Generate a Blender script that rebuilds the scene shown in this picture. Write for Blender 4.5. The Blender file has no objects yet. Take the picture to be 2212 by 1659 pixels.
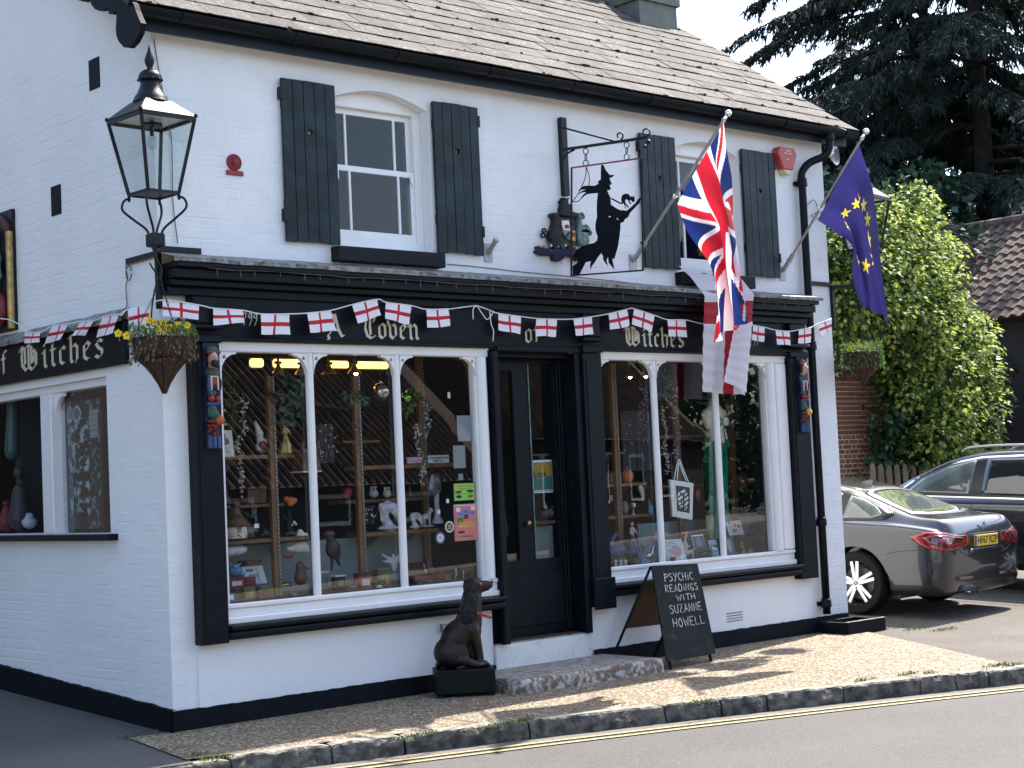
import bpy, bmesh, math, random
import numpy as np
from mathutils import Vector, Matrix, noise
from mathutils.geometry import tessellate_polygon
from mathutils.bvhtree import BVHTree

# ------------------------------------------------------------------ camera, sky, sun, exposure
S = bpy.context.scene
COL = S.collection
Rm = np.array([[0.74807814, -0.00520946, -0.6635902], [-0.66202112, -0.07502885, -0.74572027], [-0.04590361, 0.99716776, -0.05957622]])
CP = np.array([-5.56741932, -9.84946694, 1.55359019])
FL = 3503.0
cam = bpy.data.objects.new('camera', bpy.data.cameras.new('camera'))
COL.objects.link(cam)
M4 = Matrix([list(Rm[i]) + [CP[i]] for i in range(3)] + [[0, 0, 0, 1]])
cam.matrix_world = M4
cam.data.sensor_width = 36
cam.data.lens = FL / 2212 * 36
cam.data.clip_end = 2000
S.camera = cam
SUN = Vector((.74, .16, 1.0)).normalized()
W = bpy.data.worlds.new('World'); S.world = W; W.use_nodes = True
wn = W.node_tree.nodes; wl = W.node_tree.links; wn.clear()
sky = wn.new('ShaderNodeTexSky'); sky.sky_type = 'NISHITA'; sky.sun_disc = False
sky.sun_elevation = math.asin(SUN.z); sky.sun_rotation = math.atan2(SUN.x, SUN.y)
sky.altitude = 50; sky.air_density = 1.0; sky.dust_density = 2.0; sky.ozone_density = 1.0
bg = wn.new('ShaderNodeBackground'); bg.inputs[1].default_value = 0.15
wo = wn.new('ShaderNodeOutputWorld'); wl.new(sky.outputs[0], bg.inputs[0]); wl.new(bg.outputs[0], wo.inputs[0])
sun = bpy.data.objects.new('sun', bpy.data.lights.new('sun', 'SUN')); COL.objects.link(sun)
sun.data.energy = 4.3; sun.data.angle = math.radians(.55); sun.data.color = (1, .93, .84)
sun.rotation_euler = SUN.to_track_quat('Z', 'Y').to_euler()
S.view_settings.view_transform = 'Standard'; S.view_settings.look = 'None'
S.view_settings.gamma = 1; S.view_settings.use_curve_mapping = False
S.view_settings.exposure = 1.56
S.cycles.max_bounces = 8; S.cycles.transparent_max_bounces = 16; S.cycles.diffuse_bounces = 4
S.cycles.use_denoising = True

# ------------------------------------------------------------------ survey: photo pixel (2212 x 1659) to a point of a real plane
def rayw(p):
    return Rm @ np.array([p[0] - 1106, -(p[1] - 829.5), -FL])
def oy(px, py, y=0.):
    r = rayw((px, py)); q = CP + r * ((y - CP[1]) / r[1]); return (float(q[0]), float(y), float(q[2]))
def ox(px, py, x=0.):
    r = rayw((px, py)); q = CP + r * ((x - CP[0]) / r[0]); return (float(x), float(q[1]), float(q[2]))
def oz(px, py, z=0.):
    r = rayw((px, py)); q = CP + r * ((z - CP[2]) / r[2]); return (float(q[0]), float(q[1]), float(z))
def c1(x, y): return (1141 + .2182 * x, 241.4 + .2182 * y)
def c2(x, y): return (449.8 + .1785 * x, 735.1 + .1785 * y)
def c3(x, y): return (449.8 + .18525 * x, 1020.4 + .18525 * y)
def c4(x, y): return (713.2 + .17194 * x, 746.1 + .17194 * y)
def c5(x, y): return (713.2 + .17194 * x, 1009.4 + .17194 * y)
def c6(x, y): return (1272.8 + .2843 * x, 768 + .2843 * y)
def c8(x, y): return (1426.4 + .3969 * x, 219.4 + .3969 * y)

# ------------------------------------------------------------------ helpers
R = random.Random(7)
def tag(o, label=None, cat=None, group=None, kind=None):
    if label: o['label'] = label
    if cat: o['category'] = cat
    if group: o['group'] = group
    if kind: o['kind'] = kind
    return o
def thing(name, label, cat, loc=(0, 0, 0), group=None, rot=None):
    o = bpy.data.objects.new(name, None); COL.objects.link(o); o.location = loc; o.empty_display_size = .1
    if rot: o.rotation_euler = rot
    return tag(o, label, cat, group)
def origin(p):
    v = Vector((0, 0, 0))
    while p is not None: v += p.location; p = p.parent
    return v
class MB:
    def __init__(s): s.v = []; s.f = []; s.m = []
    def add(s, vs, fs, m=0):
        n = len(s.v); s.v += [tuple(v) for v in vs]; s.f += [tuple(i + n for i in f) for f in fs]; s.m += [m] * len(fs); return s
    def box(s, x0, x1, y0, y1, z0, z1, m=0):
        vs = [(x, y, z) for z in (z0, z1) for y in (y0, y1) for x in (x0, x1)]
        return s.add(vs, [(0, 2, 3, 1), (4, 5, 7, 6), (0, 1, 5, 4), (2, 6, 7, 3), (0, 4, 6, 2), (1, 3, 7, 5)], m)
    def obox(s, c, ax, ay, az, m=0):
        c = Vector(c); ax = Vector(ax); ay = Vector(ay); az = Vector(az)
        vs = [c + a * ax + b * ay + d * az for d in (-1, 1) for b in (-1, 1) for a in (-1, 1)]
        return s.add(vs, [(0, 2, 3, 1), (4, 5, 7, 6), (0, 1, 5, 4), (2, 6, 7, 3), (0, 4, 6, 2), (1, 3, 7, 5)], m)
    def bar(s, a, b, w, h=None, m=0, up=(0, 0, 1)):
        a = Vector(a); b = Vector(b); d = b - a; h = h or w
        u = Vector(up)
        if abs(d.normalized().dot(u)) > .95: u = Vector((0, 1, 0))
        x = d.cross(u).normalized(); y = x.cross(d).normalized()
        return s.obox((a + b) / 2, x * w / 2, d / 2, y * h / 2, m)
    def tube(s, pts, r, n=6, m=0, closed=False, caps=True):
        pts = [Vector(p) for p in pts]; k = len(pts)
        rs = r if isinstance(r, (list, tuple)) else [r] * k
        prev = None; vs = []
        for i, p in enumerate(pts):
            a = pts[i - 1] if (i > 0 or closed) else p; b = pts[(i + 1) % k] if (i < k - 1 or closed) else p
            t = (b - a).normalized() if (b - a).length > 1e-9 else Vector((0, 0, 1))
            if prev is None:
                u = Vector((0, 0, 1)) if abs(t.z) < .9 else Vector((1, 0, 0)); x = t.cross(u).normalized()
            else:
                x = prev - t * prev.dot(t)
                x = x.normalized() if x.length > 1e-6 else t.orthogonal().normalized()
            prev = x; y = t.cross(x)
            vs += [p + (x * math.cos(2 * math.pi * j / n) + y * math.sin(2 * math.pi * j / n)) * rs[i] for j in range(n)]
        fs = []
        for i in range(k if closed else k - 1):
            i2 = (i + 1) % k
            fs += [(i * n + j, i * n + (j + 1) % n, i2 * n + (j + 1) % n, i2 * n + j) for j in range(n)]
        if caps and not closed: fs += [tuple(range(n))[::-1], tuple((k - 1) * n + j for j in range(n))]
        return s.add(vs, fs, m)
    def lathe(s, prof, c=(0, 0, 0), n=16, m=0, sx=1, sy=1, ax=None, caps=True):
        c = Vector(c); q = Vector(ax).to_track_quat('Z', 'Y') if ax is not None else None
        vs = []
        for (r, z) in prof:
            for j in range(n):
                a = 2 * math.pi * j / n; v = Vector((r * math.cos(a) * sx, r * math.sin(a) * sy, z))
                vs.append(c + (q @ v if q else v))
        fs = [(i * n + j, i * n + (j + 1) % n, (i + 1) * n + (j + 1) % n, (i + 1) * n + j) for i in range(len(prof) - 1) for j in range(n)]
        if caps and prof[0][0] > 1e-4: fs.append(tuple(range(n))[::-1])
        if caps and prof[-1][0] > 1e-4: fs.append(tuple((len(prof) - 1) * n + j for j in range(n)))
        return s.add(vs, fs, m)
    def ball(s, c, r, n=12, m=0):
        if not isinstance(r, (tuple, list)): r = (r, r, r)
        k = max(4, n // 2); vs = []; c = Vector(c)
        for i in range(k + 1):
            t = math.pi * i / k
            for j in range(n):
                a = 2 * math.pi * j / n
                vs.append(c + Vector((r[0] * math.sin(t) * math.cos(a), r[1] * math.sin(t) * math.sin(a), -r[2] * math.cos(t))))
        return s.add(vs, [(i * n + j, i * n + (j + 1) % n, (i + 1) * n + (j + 1) % n, (i + 1) * n + j) for i in range(k) for j in range(n)], m)
    def prism(s, poly, fn, holes=(), m=0, sides=True):
        """poly and holes in 2-D, fn(a, b, t) gives the 3-D point with t = 0 (front) or 1 (back)"""
        loops = [list(poly)] + [list(h) for h in holes]
        flat = [p for l in loops for p in l]
        tris = tessellate_polygon([[Vector((p[0], p[1], 0)) for p in l] for l in loops])
        k = len(flat)
        vs = [fn(p[0], p[1], 0) for p in flat] + [fn(p[0], p[1], 1) for p in flat]
        fs = [tuple(t) for t in tris] + [tuple(i + k for i in t[::-1]) for t in tris]
        if sides:
            o = 0
            for l in loops:
                n = len(l); fs += [(o + i, o + (i + 1) % n, k + o + (i + 1) % n, k + o + i) for i in range(n)]; o += n
        return s.add(vs, fs, m)
    def pxz(s, poly, y0, y1, holes=(), m=0):
        return s.prism(poly, lambda a, b, t: (a, y0 if t == 0 else y1, b), holes, m)
    def pyz(s, poly, x0, x1, holes=(), m=0):
        return s.prism(poly, lambda a, b, t: (x0 if t == 0 else x1, a, b), holes, m)
    def build(s, name, mats, parent=None, smooth=False, bevel=0, kind=None, normals=True, seg=1):
        o0 = origin(parent)
        me = bpy.data.meshes.new(name); me.from_pydata([(v[0] - o0.x, v[1] - o0.y, v[2] - o0.z) for v in s.v], [], s.f)
        if not isinstance(mats, (list, tuple)): mats = [mats]
        for m in mats: me.materials.append(MT[m] if isinstance(m, str) else m)
        if len(mats) > 1: me.polygons.foreach_set('material_index', s.m)
        if normals:
            bm = bmesh.new(); bm.from_mesh(me); bmesh.ops.recalc_face_normals(bm, faces=bm.faces); bm.to_mesh(me); bm.free()
        if smooth: me.polygons.foreach_set('use_smooth', [True] * len(me.polygons))
        o = bpy.data.objects.new(name, me); COL.objects.link(o); o.parent = parent
        if smooth == 'a':
            me.polygons.foreach_set('use_smooth', [True] * len(me.polygons))
            try: me.set_sharp_from_angle(angle=math.radians(38))
            except Exception: pass
        if bevel:
            b = o.modifiers.new('b', 'BEVEL'); b.width = bevel; b.segments = seg; b.limit_method = 'ANGLE'; b.angle_limit = math.radians(40)
        if kind: o['kind'] = kind
        return o
def blob(name, shapes, mat, parent=None, voxel=.012, it=5, extra=None):
    """one continuous skin over ellipsoids ('e', c, r[, rot]) and tapered limbs ('c', a, b, ra, rb)"""
    mb = MB(); o0 = origin(parent)
    for sh in shapes:
        if sh[0] == 'e':
            t = MB().ball((0, 0, 0), sh[2], 20); q = sh[3].to_matrix() if len(sh) > 3 else None
            mb.add([(q @ Vector(v) if q else Vector(v)) + Vector(sh[1]) for v in t.v], t.f)
        else:
            a, b = Vector(sh[1]), Vector(sh[2]); ra, rb = sh[3], sh[4]; n = 6
            L = []; d = (b - a)
            pts = [a - d.normalized() * ra * .97, a - d.normalized() * ra * .7] + [a + d * i / n for i in range(n + 1)] + [b + d.normalized() * rb * .7, b + d.normalized() * rb * .97]
            rs = [ra * .2, ra * .7] + [ra + (rb - ra) * i / n for i in range(n + 1)] + [rb * .7, rb * .2]
            mb.tube(pts, rs, 12)
    o = mb.build(name, mat, parent)
    m = o.modifiers.new('r', 'REMESH'); m.mode = 'VOXEL'; m.voxel_size = voxel; m.use_smooth_shade = True
    m2 = o.modifiers.new('s', 'SMOOTH'); m2.iterations = it; m2.factor = .6
    dg = bpy.context.evaluated_depsgraph_get(); me = bpy.data.meshes.new_from_object(o.evaluated_get(dg))
    o.modifiers.clear(); old = o.data; o.data = me; bpy.data.meshes.remove(old)
    me.polygons.foreach_set('use_smooth', [True] * len(me.polygons))
    return o
def clone(o, parent=None, **kw):
    c = o.copy(); COL.objects.link(c)
    if parent is not None: c.parent = parent
    for ch in o.children: clone(ch, c)
    for k, v in kw.items(): setattr(c, k, v)
    return c
def inst(name, me, parent, loc, rot=(0, 0, 0), sc=(1, 1, 1)):
    o = bpy.data.objects.new(name, me); COL.objects.link(o); o.parent = parent; o.location = Vector(loc) - origin(parent)
    o.rotation_euler = rot; o.scale = sc; return o
def smoothpts(pts, n=6):
    P = [Vector(p) for p in pts]; P = [P[0] * 2 - P[1]] + P + [P[-1] * 2 - P[-2]]; out = []
    for i in range(1, len(P) - 2):
        for k in range(n):
            t = k / n; a, b, c, d = P[i - 1:i + 3]
            out.append(.5 * ((2 * b) + (c - a) * t + (2 * a - 5 * b + 4 * c - d) * t * t + (3 * b - a - 3 * c + d) * t ** 3))
    out.append(P[-2]); return out
def arc(cx, cy, r, a0, a1, n): return [(cx + r * math.cos(math.radians(a0 + (a1 - a0) * i / n)), cy + r * math.sin(math.radians(a0 + (a1 - a0) * i / n))) for i in range(n + 1)]
def text(s, name, mat, parent, loc, size, rot=(math.pi / 2, 0, 0), ext=.001, sx=1, align='CENTER'):
    cu = bpy.data.curves.new('t', 'FONT'); cu.body = s; cu.size = size; cu.extrude = ext; cu.align_x = align; cu.align_y = 'CENTER'
    t = bpy.data.objects.new('t', cu); COL.objects.link(t)
    me = bpy.data.meshes.new_from_object(t.evaluated_get(bpy.context.evaluated_depsgraph_get())); bpy.data.objects.remove(t); bpy.data.curves.remove(cu)
    me.materials.clear(); me.materials.append(MT[mat]); o = bpy.data.objects.new(name, me); COL.objects.link(o); o.parent = parent
    o.location = Vector(loc) - origin(parent); o.rotation_euler = rot; o.scale = (sx, 1, 1); return o

# ------------------------------------------------------------------ materials
MT = {}
def mat(name, col, rough=.6, metal=0., var=0., vs=4., bump=0., bs=40., col2=None, spec=.5, island=0., dirt=None, coat=0., objrand=0., det=3):
    m = bpy.data.materials.new(name); m.use_nodes = True; nt = m.node_tree; n = nt.nodes; l = nt.links
    b = n['Principled BSDF']; b.inputs['Roughness'].default_value = rough; b.inputs['Metallic'].default_value = metal
    b.inputs['Specular IOR Level'].default_value = spec; b.inputs['Coat Weight'].default_value = coat
    b.inputs['Base Color'].default_value = (*col, 1); MT[name] = m
    geo = n.new('ShaderNodeNewGeometry'); out = None
    if var or col2 or dirt:
        nz = n.new('ShaderNodeTexNoise'); nz.inputs['Scale'].default_value = vs; nz.inputs['Detail'].default_value = det; l.new(geo.outputs['Position'], nz.inputs['Vector'])
        mx = n.new('ShaderNodeMix'); mx.data_type = 'RGBA'
        c2 = col2 or tuple(c * (1 - var) for c in col)
        mx.inputs[6].default_value = (*col, 1); mx.inputs[7].default_value = (*c2, 1)
        mr = n.new('ShaderNodeMapRange'); mr.inputs[1].default_value = .38; mr.inputs[2].default_value = .62; l.new(nz.outputs[0], mr.inputs[0]); l.new(mr.outputs[0], mx.inputs[0])
        out = mx.outputs[2]
    if dirt:
        dc, ds, lo, hi = dirt
        nz = n.new('ShaderNodeTexNoise'); nz.inputs['Scale'].default_value = ds; nz.inputs['Detail'].default_value = 8; nz.inputs['Roughness'].default_value = .7; l.new(geo.outputs['Position'], nz.inputs['Vector'])
        mr = n.new('ShaderNodeMapRange'); mr.inputs[1].default_value = lo; mr.inputs[2].default_value = hi; l.new(nz.outputs[0], mr.inputs[0])
        mx = n.new('ShaderNodeMix'); mx.data_type = 'RGBA'; l.new(mr.outputs[0], mx.inputs[0]); l.new(out, mx.inputs[6]); mx.inputs[7].default_value = (*dc, 1); out = mx.outputs[2]
    if island or objrand:
        hs = n.new('ShaderNodeHueSaturation'); mr = n.new('ShaderNodeMapRange'); k = island or objrand
        mr.inputs[3].default_value = 1 - k; mr.inputs[4].default_value = 1 + k
        if island: l.new(geo.outputs['Random Per Island'], mr.inputs[0])
        else:
            oi = n.new('ShaderNodeObjectInfo'); l.new(oi.outputs['Random'], mr.inputs[0])
        l.new(mr.outputs[0], hs.inputs['Value'])
        if out: l.new(out, hs.inputs['Color'])
        else: hs.inputs['Color'].default_value = (*col, 1)
        out = hs.outputs[0]
    if out: l.new(out, b.inputs['Base Color'])
    if bump:
        nb = n.new('ShaderNodeTexNoise'); nb.inputs['Scale'].default_value = bs; nb.inputs['Detail'].default_value = 5; l.new(geo.outputs['Position'], nb.inputs['Vector'])
        bp = n.new('ShaderNodeBump'); bp.inputs['Strength'].default_value = 1; bp.inputs['Distance'].default_value = bump; l.new(nb.outputs[0], bp.inputs['Height']); l.new(bp.outputs[0], b.inputs['Normal'])
    return m
def leafmat(name, c_lo, c_hi, trans=.35, rough=.45, edge=None):
    m = bpy.data.materials.new(name); m.use_nodes = True; nt = m.node_tree; n = nt.nodes; l = nt.links; MT[name] = m
    b = n['Principled BSDF']; b.inputs['Roughness'].default_value = rough
    geo = n.new('ShaderNodeNewGeometry'); mx = n.new('ShaderNodeMix'); mx.data_type = 'RGBA'
    mx.inputs[6].default_value = (*c_lo, 1); mx.inputs[7].default_value = (*c_hi, 1); l.new(geo.outputs['Random Per Island'], mx.inputs[0])
    tr = n.new('ShaderNodeBsdfTranslucent'); ms = n.new('ShaderNodeMixShader'); ms.inputs[0].default_value = trans
    l.new(mx.outputs[2], b.inputs['Base Color']); l.new(mx.outputs[2], tr.inputs[0]); l.new(b.outputs[0], ms.inputs[1]); l.new(tr.outputs[0], ms.inputs[2]); l.new(ms.outputs[0], n['Material Output'].inputs[0])
def glassmat(name, tint=(1, 1, 1), boost=1., rough=0.0, ior=1.5):
    m = bpy.data.materials.new(name); m.use_nodes = True; nt = m.node_tree; n = nt.nodes; l = nt.links; n.remove(n['Principled BSDF']); MT[name] = m
    f = n.new('ShaderNodeFresnel'); ge = n.new('ShaderNodeNewGeometry'); io = n.new('ShaderNodeMapRange'); io.inputs[3].default_value = ior; io.inputs[4].default_value = 1 / ior; l.new(ge.outputs['Backfacing'], io.inputs[0]); l.new(io.outputs[0], f.inputs[0]); t = n.new('ShaderNodeBsdfTransparent'); t.inputs[0].default_value = (*tint, 1)
    g = n.new('ShaderNodeBsdfGlossy'); g.inputs['Roughness'].default_value = rough; g.inputs[0].default_value = (1, 1, 1, 1)
    mu = n.new('ShaderNodeMath'); mu.operation = 'MULTIPLY'; mu.inputs[1].default_value = boost; mu.use_clamp = True; l.new(f.outputs[0], mu.inputs[0])
    ms = n.new('ShaderNodeMixShader'); l.new(mu.outputs[0], ms.inputs[0]); l.new(t.outputs[0], ms.inputs[1]); l.new(g.outputs[0], ms.inputs[2]); l.new(ms.outputs[0], n['Material Output'].inputs[0])
def emis(name, col, s):
    m = bpy.data.materials.new(name); m.use_nodes = True; b = m.node_tree.nodes['Principled BSDF']; MT[name] = m
    b.inputs['Base Color'].default_value = (*col, 1); b.inputs['Emission Color'].default_value = (*col, 1); b.inputs['Emission Strength'].default_value = s
def printmat(name, trans=0., rough=.6):
    m = bpy.data.materials.new(name); m.use_nodes = True; nt = m.node_tree; n = nt.nodes; l = nt.links; MT[name] = m
    b = n['Principled BSDF']; b.inputs['Roughness'].default_value = rough; a = n.new('ShaderNodeAttribute'); a.attribute_name = 'print'; l.new(a.outputs['Color'], b.inputs['Base Color'])
    if trans:
        tr = n.new('ShaderNodeBsdfTranslucent'); ms = n.new('ShaderNodeMixShader'); ms.inputs[0].default_value = trans
        l.new(a.outputs['Color'], tr.inputs[0]); l.new(b.outputs[0], ms.inputs[1]); l.new(tr.outputs[0], ms.inputs[2]); l.new(ms.outputs[0], n['Material Output'].inputs[0])
def sheet(name, fn, col, nu, nv, mat, parent=None, smooth=True, thick=0):
    """printed sheet: fn(u, v) gives the point, col(u, v) the printed colour, one flat colour per cell"""
    o0 = origin(parent); vs = [Vector(fn(i / nu, j / nv)) - o0 for j in range(nv + 1) for i in range(nu + 1)]
    fs = [(j * (nu + 1) + i, j * (nu + 1) + i + 1, (j + 1) * (nu + 1) + i + 1, (j + 1) * (nu + 1) + i) for j in range(nv) for i in range(nu)]
    me = bpy.data.meshes.new(name); me.from_pydata(vs, [], fs); me.materials.append(MT[mat])
    at = me.attributes.new('print', 'FLOAT_COLOR', 'CORNER'); d = []
    for j in range(nv):
        for i in range(nu): d += [*col((i + .5) / nu, (j + .5) / nv), 1.] * 4
    at.data.foreach_set('color', d)
    if smooth: me.polygons.foreach_set('use_smooth', [True] * len(me.polygons))
    o = bpy.data.objects.new(name, me); COL.objects.link(o); o.parent = parent
    if thick:
        s = o.modifiers.new('t', 'SOLIDIFY'); s.thickness = thick; s.offset = 0
    return o

mat('white_wall', (.80, .80, .79), .75, var=.05, vs=1.2, bump=.006, bs=9, dirt=((.52, .46, .38), 7, .66, .82))
mat('white_brick', (.80, .80, .80), .72, var=.06, vs=3, bump=.004, bs=22, dirt=((.45, .42, .40), 11, .68, .85))
mat('white_brick_side', (.79, .79, .785), .75, var=.05, vs=1.2, bump=.005, bs=14, dirt=((.5, .46, .42), 11, .70, .85))
mat('white_gloss', (.80, .79, .78), .28, var=.04, vs=6, bump=.0006, bs=60, coat=.2)
mat('black_paint', (.0048, .0072, .0115), .42, var=.3, vs=8, bump=.0015, bs=35, spec=.17)
mat('black_matte', (.005, .0068, .0105), .65, spec=.14, bump=.002, bs=30, var=.2)
mat('shutter_paint', (.013, .027, .036), .4, spec=.25, col2=(.006, .011, .013), vs=5, bump=.003, bs=18, dirt=((.05, .085, .09), 16, .66, .75))
mat('fascia_paint', (.009, .015, .025), .45, spec=.2, bump=.001, bs=30, var=.2)
mat('lead', (.30, .31, .30), .6, var=.5, vs=12, bump=.004, bs=25, dirt=((.05, .05, .045), 20, .5, .62))
mat('slate', (.112, .103, .095), .85, spec=.12, var=.25, vs=5, bump=.004, bs=25, dirt=((.24, .225, .205), 26, .55, .64), objrand=.2)
mat('moss', (.06, .032, .018), .95, bump=.01, bs=60, var=.4, vs=30)
mat('chimney_brick', (.10, .04, .03), .8, objrand=.3, bump=.004, bs=40, var=.2)
mat('lead_old', (.10, .115, .125), .6, col2=(.14, .15, .10), vs=9, bump=.003, bs=20)
mat('brass_letter', (.62, .56, .40), .4, var=.12, vs=20)
mat('iron', (.005, .007, .010), .42, spec=.3, bump=.001, bs=60, var=.2, vs=20)
mat('iron_silver', (.30, .30, .29), .45, metal=.9)
mat('zinc', (.42, .42, .41), .45, metal=.6, var=.2, vs=20)
mat('chrome', (.9, .9, .9), .06, metal=1)
mat('red_iron', (.26, .02, .03), .5, bump=.002, bs=50)
mat('alarm_red', (.42, .045, .04), .35)
mat('cream_plastic', (.6, .5, .3), .4)
mat('grey_plastic', (.07, .07, .07), .5)
mat('white_plastic', (.8, .8, .8), .35)
mat('wood_shelf', (.19, .095, .035), .55, var=.3, vs=10, bump=.001, bs=30)
mat('wood_dark', (.10, .045, .02), .5, var=.3, vs=10)
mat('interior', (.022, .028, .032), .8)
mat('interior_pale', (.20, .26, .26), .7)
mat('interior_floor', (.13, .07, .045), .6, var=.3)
mat('concrete', (.36, .33, .28), .85, var=.25, vs=14, bump=.006, bs=60, dirt=((.12, .085, .06), 18, .5, .6))
mat('step_side', (.50, .48, .44), .85, col2=(.17, .115, .08), vs=24, bump=.012, bs=45, dirt=((.15, .10, .07), 10, .50, .58), det=8)
mat('step_white', (.76, .75, .72), .7, var=.08, vs=10, bump=.003, bs=40, dirt=((.30, .25, .2), 16, .60, .72))
mat('kerb_stone', (.155, .145, .125), .9, col2=(.05, .05, .048), vs=13, bump=.035, bs=20, dirt=((.26, .24, .20), 12, .58, .7), objrand=.15, det=8)  # rough stained faces, base also darkened for the shade they stand in
mat('kerb_top_sunlit', (.27, .25, .21), .9, var=.3, vs=14, bump=.008, bs=50, dirt=((.12, .11, .09), 10, .56, .68))  # tops paler than the faces: their sunlight is put into the colour
mat('asphalt', (.078, .074, .070), .85, var=.2, vs=.9, bump=.006, bs=150, dirt=((.125, .118, .11), 85, .50, .62))
mat('asphalt_yard', (.090, .076, .064), .88, var=.22, vs=1.5, bump=.005, bs=150, dirt=((.18, .16, .13), 70, .54, .62))
mat('gutter_grit', (.13, .112, .094), .9, var=.2, vs=6, bump=.005, bs=110, dirt=((.26, .23, .19), 120, .5, .7))
mat('yellow_line', (.40, .33, .15), .8, var=.15, vs=30, bump=.002, bs=120, dirt=((.25, .21, .12), 60, .56, .68))
mat('grass_ground', (.06, .08, .03), .9, var=.3)
mat('chalkboard', (.008, .012, .012), .7, spec=.15, var=.3, vs=9, dirt=((.06, .075, .075), 7, .56, .8))
mat('chalk', (.72, .68, .60), .9, var=.3, vs=60)
mat('dog_bronze', (.020, .009, .007), .40, spec=.35, var=.6, vs=16, bump=.006, bs=45)
mat('dog_ear', (.005, .007, .007), .42, spec=.25, bump=.012, bs=35)
mat('red_pen', (.38, .02, .02), .35)
mat('box_green', (.004, .008, .0075), .5, spec=.15, bump=.001)
mat('coir', (.075, .038, .020), .95, var=.4, vs=40, bump=.02, bs=60)
mat('brick_red', (.27, .095, .055), .85, var=.25, vs=9, bump=.004, bs=50, objrand=.3)
mat('mortar_yellow', (.62, .52, .34), .9, var=.2, vs=12, bump=.004, bs=60)
mat('sign_yellow', (.72, .50, .03), .55, var=.1)
mat('dark_brick', (.035, .028, .026), .9, var=.2)
mat('old_tile', (.12, .078, .060), .85, var=.4, vs=7, bump=.005, bs=30, island=.35, dirt=((.22, .2, .15), 12, .6, .7))
mat('bark', (.022, .017, .014), .95, spec=.2, var=.4, vs=5, bump=.03, bs=9)
mat('picket', (.20, .155, .10), .85, var=.3, vs=9, bump=.002, objrand=.15)
mat('rubber', (.008, .008, .009), .85, spec=.2, bump=.001, bs=80)
mat('alloy', (.62, .62, .62), .25, metal=.85)
mat('brake', (.08, .08, .08), .5, metal=.6)
mat('car_grey', (.026, .029, .035), .24, metal=.35, coat=1.)
mat('car_dark', (.010, .012, .018), .2, metal=.3, coat=1.)
mat('car_trim', (.008, .008, .009), .35)
mat('car_glass', (.015, .02, .022), .03, spec=1.)
mat('car_glass_pale', (.14, .17, .155), .04, spec=1., var=.5, vs=3)  # pale base puts the reflections on the side glass into its colour
mat('rear_glass', (.62, .72, .80), .05, metal=.85, coat=1.)  # pale blue base puts the reflected sky into the glass colour
mat('tail_red', (.34, .008, .012), .12, coat=1., var=.55, vs=16)
mat('tail_dark', (.10, .004, .006), .12, coat=1.)
mat('plate_yellow', (.72, .50, .06), .4)
mat('plate_black', (.01, .01, .01), .4)
mat('eu_blue', (.02, .05, .35), .5)
mat('paper_white', (.72, .73, .70), .7)
mat('paper_grey', (.22, .24, .25), .7)
mat('string_white', (.72, .72, .70), .8)
mat('gold', (.55, .38, .14), .4, metal=.5, var=.4, vs=20)
mat('brass', (.45, .32, .14), .3, metal=.9)
mat('silver', (.6, .6, .58), .25, metal=.9)
mat('ivory', (.62, .60, .55), .6, var=.25, vs=25)
mat('lilac_white', (.58, .54, .60), .5, var=.3, vs=18)
mat('skin', (.50, .36, .27), .55)
mat('mannequin', (.60, .54, .44), .45)
mat('green_satin', (.004, .17, .09), .28, spec=.8, var=.4, vs=12)
mat('dark_satin', (.02, .10, .10), .3)
mat('navy', (.010, .016, .045), .5, spec=.3); mat('blue', (.03, .07, .19), .5, var=.5, vs=30); mat('sky_blue', (.08, .26, .42), .5, var=.5, vs=20)
mat('red', (.32, .02, .022), .5, var=.3, vs=30); mat('dark_red', (.16, .012, .012), .45); mat('orange', (.55, .12, .03), .5, var=.3, vs=15); mat('yellow', (.62, .40, .03), .5)
mat('green', (.015, .085, .045), .55, var=.4, vs=30); mat('olive', (.09, .11, .04), .45); mat('grey', (.16, .16, .16), .5, var=.3, vs=20); mat('dark_grey', (.04, .042, .045), .5, var=.3, vs=20)
mat('brown', (.13, .06, .03), .5, var=.4, vs=20); mat('black', (.008, .008, .01), .5); mat('face', (.52, .33, .24), .5); mat('cream', (.62, .55, .42), .6)
mat('pink', (.55, .28, .30), .5); mat('teal_verdigris', (.14, .26, .23), .6, var=.5, vs=30, bump=.003)
mat('resin_dark', (.010, .013, .016), .5, spec=.25, bump=.002, bs=60); mat('net_white', (.75, .75, .73), .9)
mat('petal_yellow', (.80, .55, .01), .6, island=.15); mat('petal_dark', (.05, .005, .02), .7)
mat('soil_leaf_dry', (.13, .095, .045), .85, island=.4)
leafmat('leaf_pansy', (.05, .12, .02), (.16, .26, .07), .3)
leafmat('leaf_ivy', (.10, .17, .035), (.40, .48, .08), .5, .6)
leafmat('leaf_ivy_pale', (.26, .34, .08), (.48, .52, .17), .45, .6)
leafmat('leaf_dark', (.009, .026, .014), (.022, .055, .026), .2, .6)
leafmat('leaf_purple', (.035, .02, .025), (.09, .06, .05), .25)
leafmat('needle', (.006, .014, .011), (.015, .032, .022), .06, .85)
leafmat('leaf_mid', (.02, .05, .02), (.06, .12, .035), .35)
leafmat('leaf_silk', (.03, .10, .05), (.07, .18, .10), .2)
leafmat('leaf_ivory', (.45, .45, .38), (.62, .60, .52), .3)
leafmat('flower_lilac', (.16, .10, .22), (.30, .20, .38), .3)
leafmat('flower_pink', (.30, .08, .16), (.45, .2, .3), .3)
leafmat('grass_blade', (.05, .10, .015), (.16, .20, .05), .3)
glassmat('shop_glass', (.95, .97, .97), 1.5)
glassmat('sash_glass', (.5, .56, .6), 1.0)
glassmat('lamp_glass', (.86, .90, .89), .8, .0)
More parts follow.
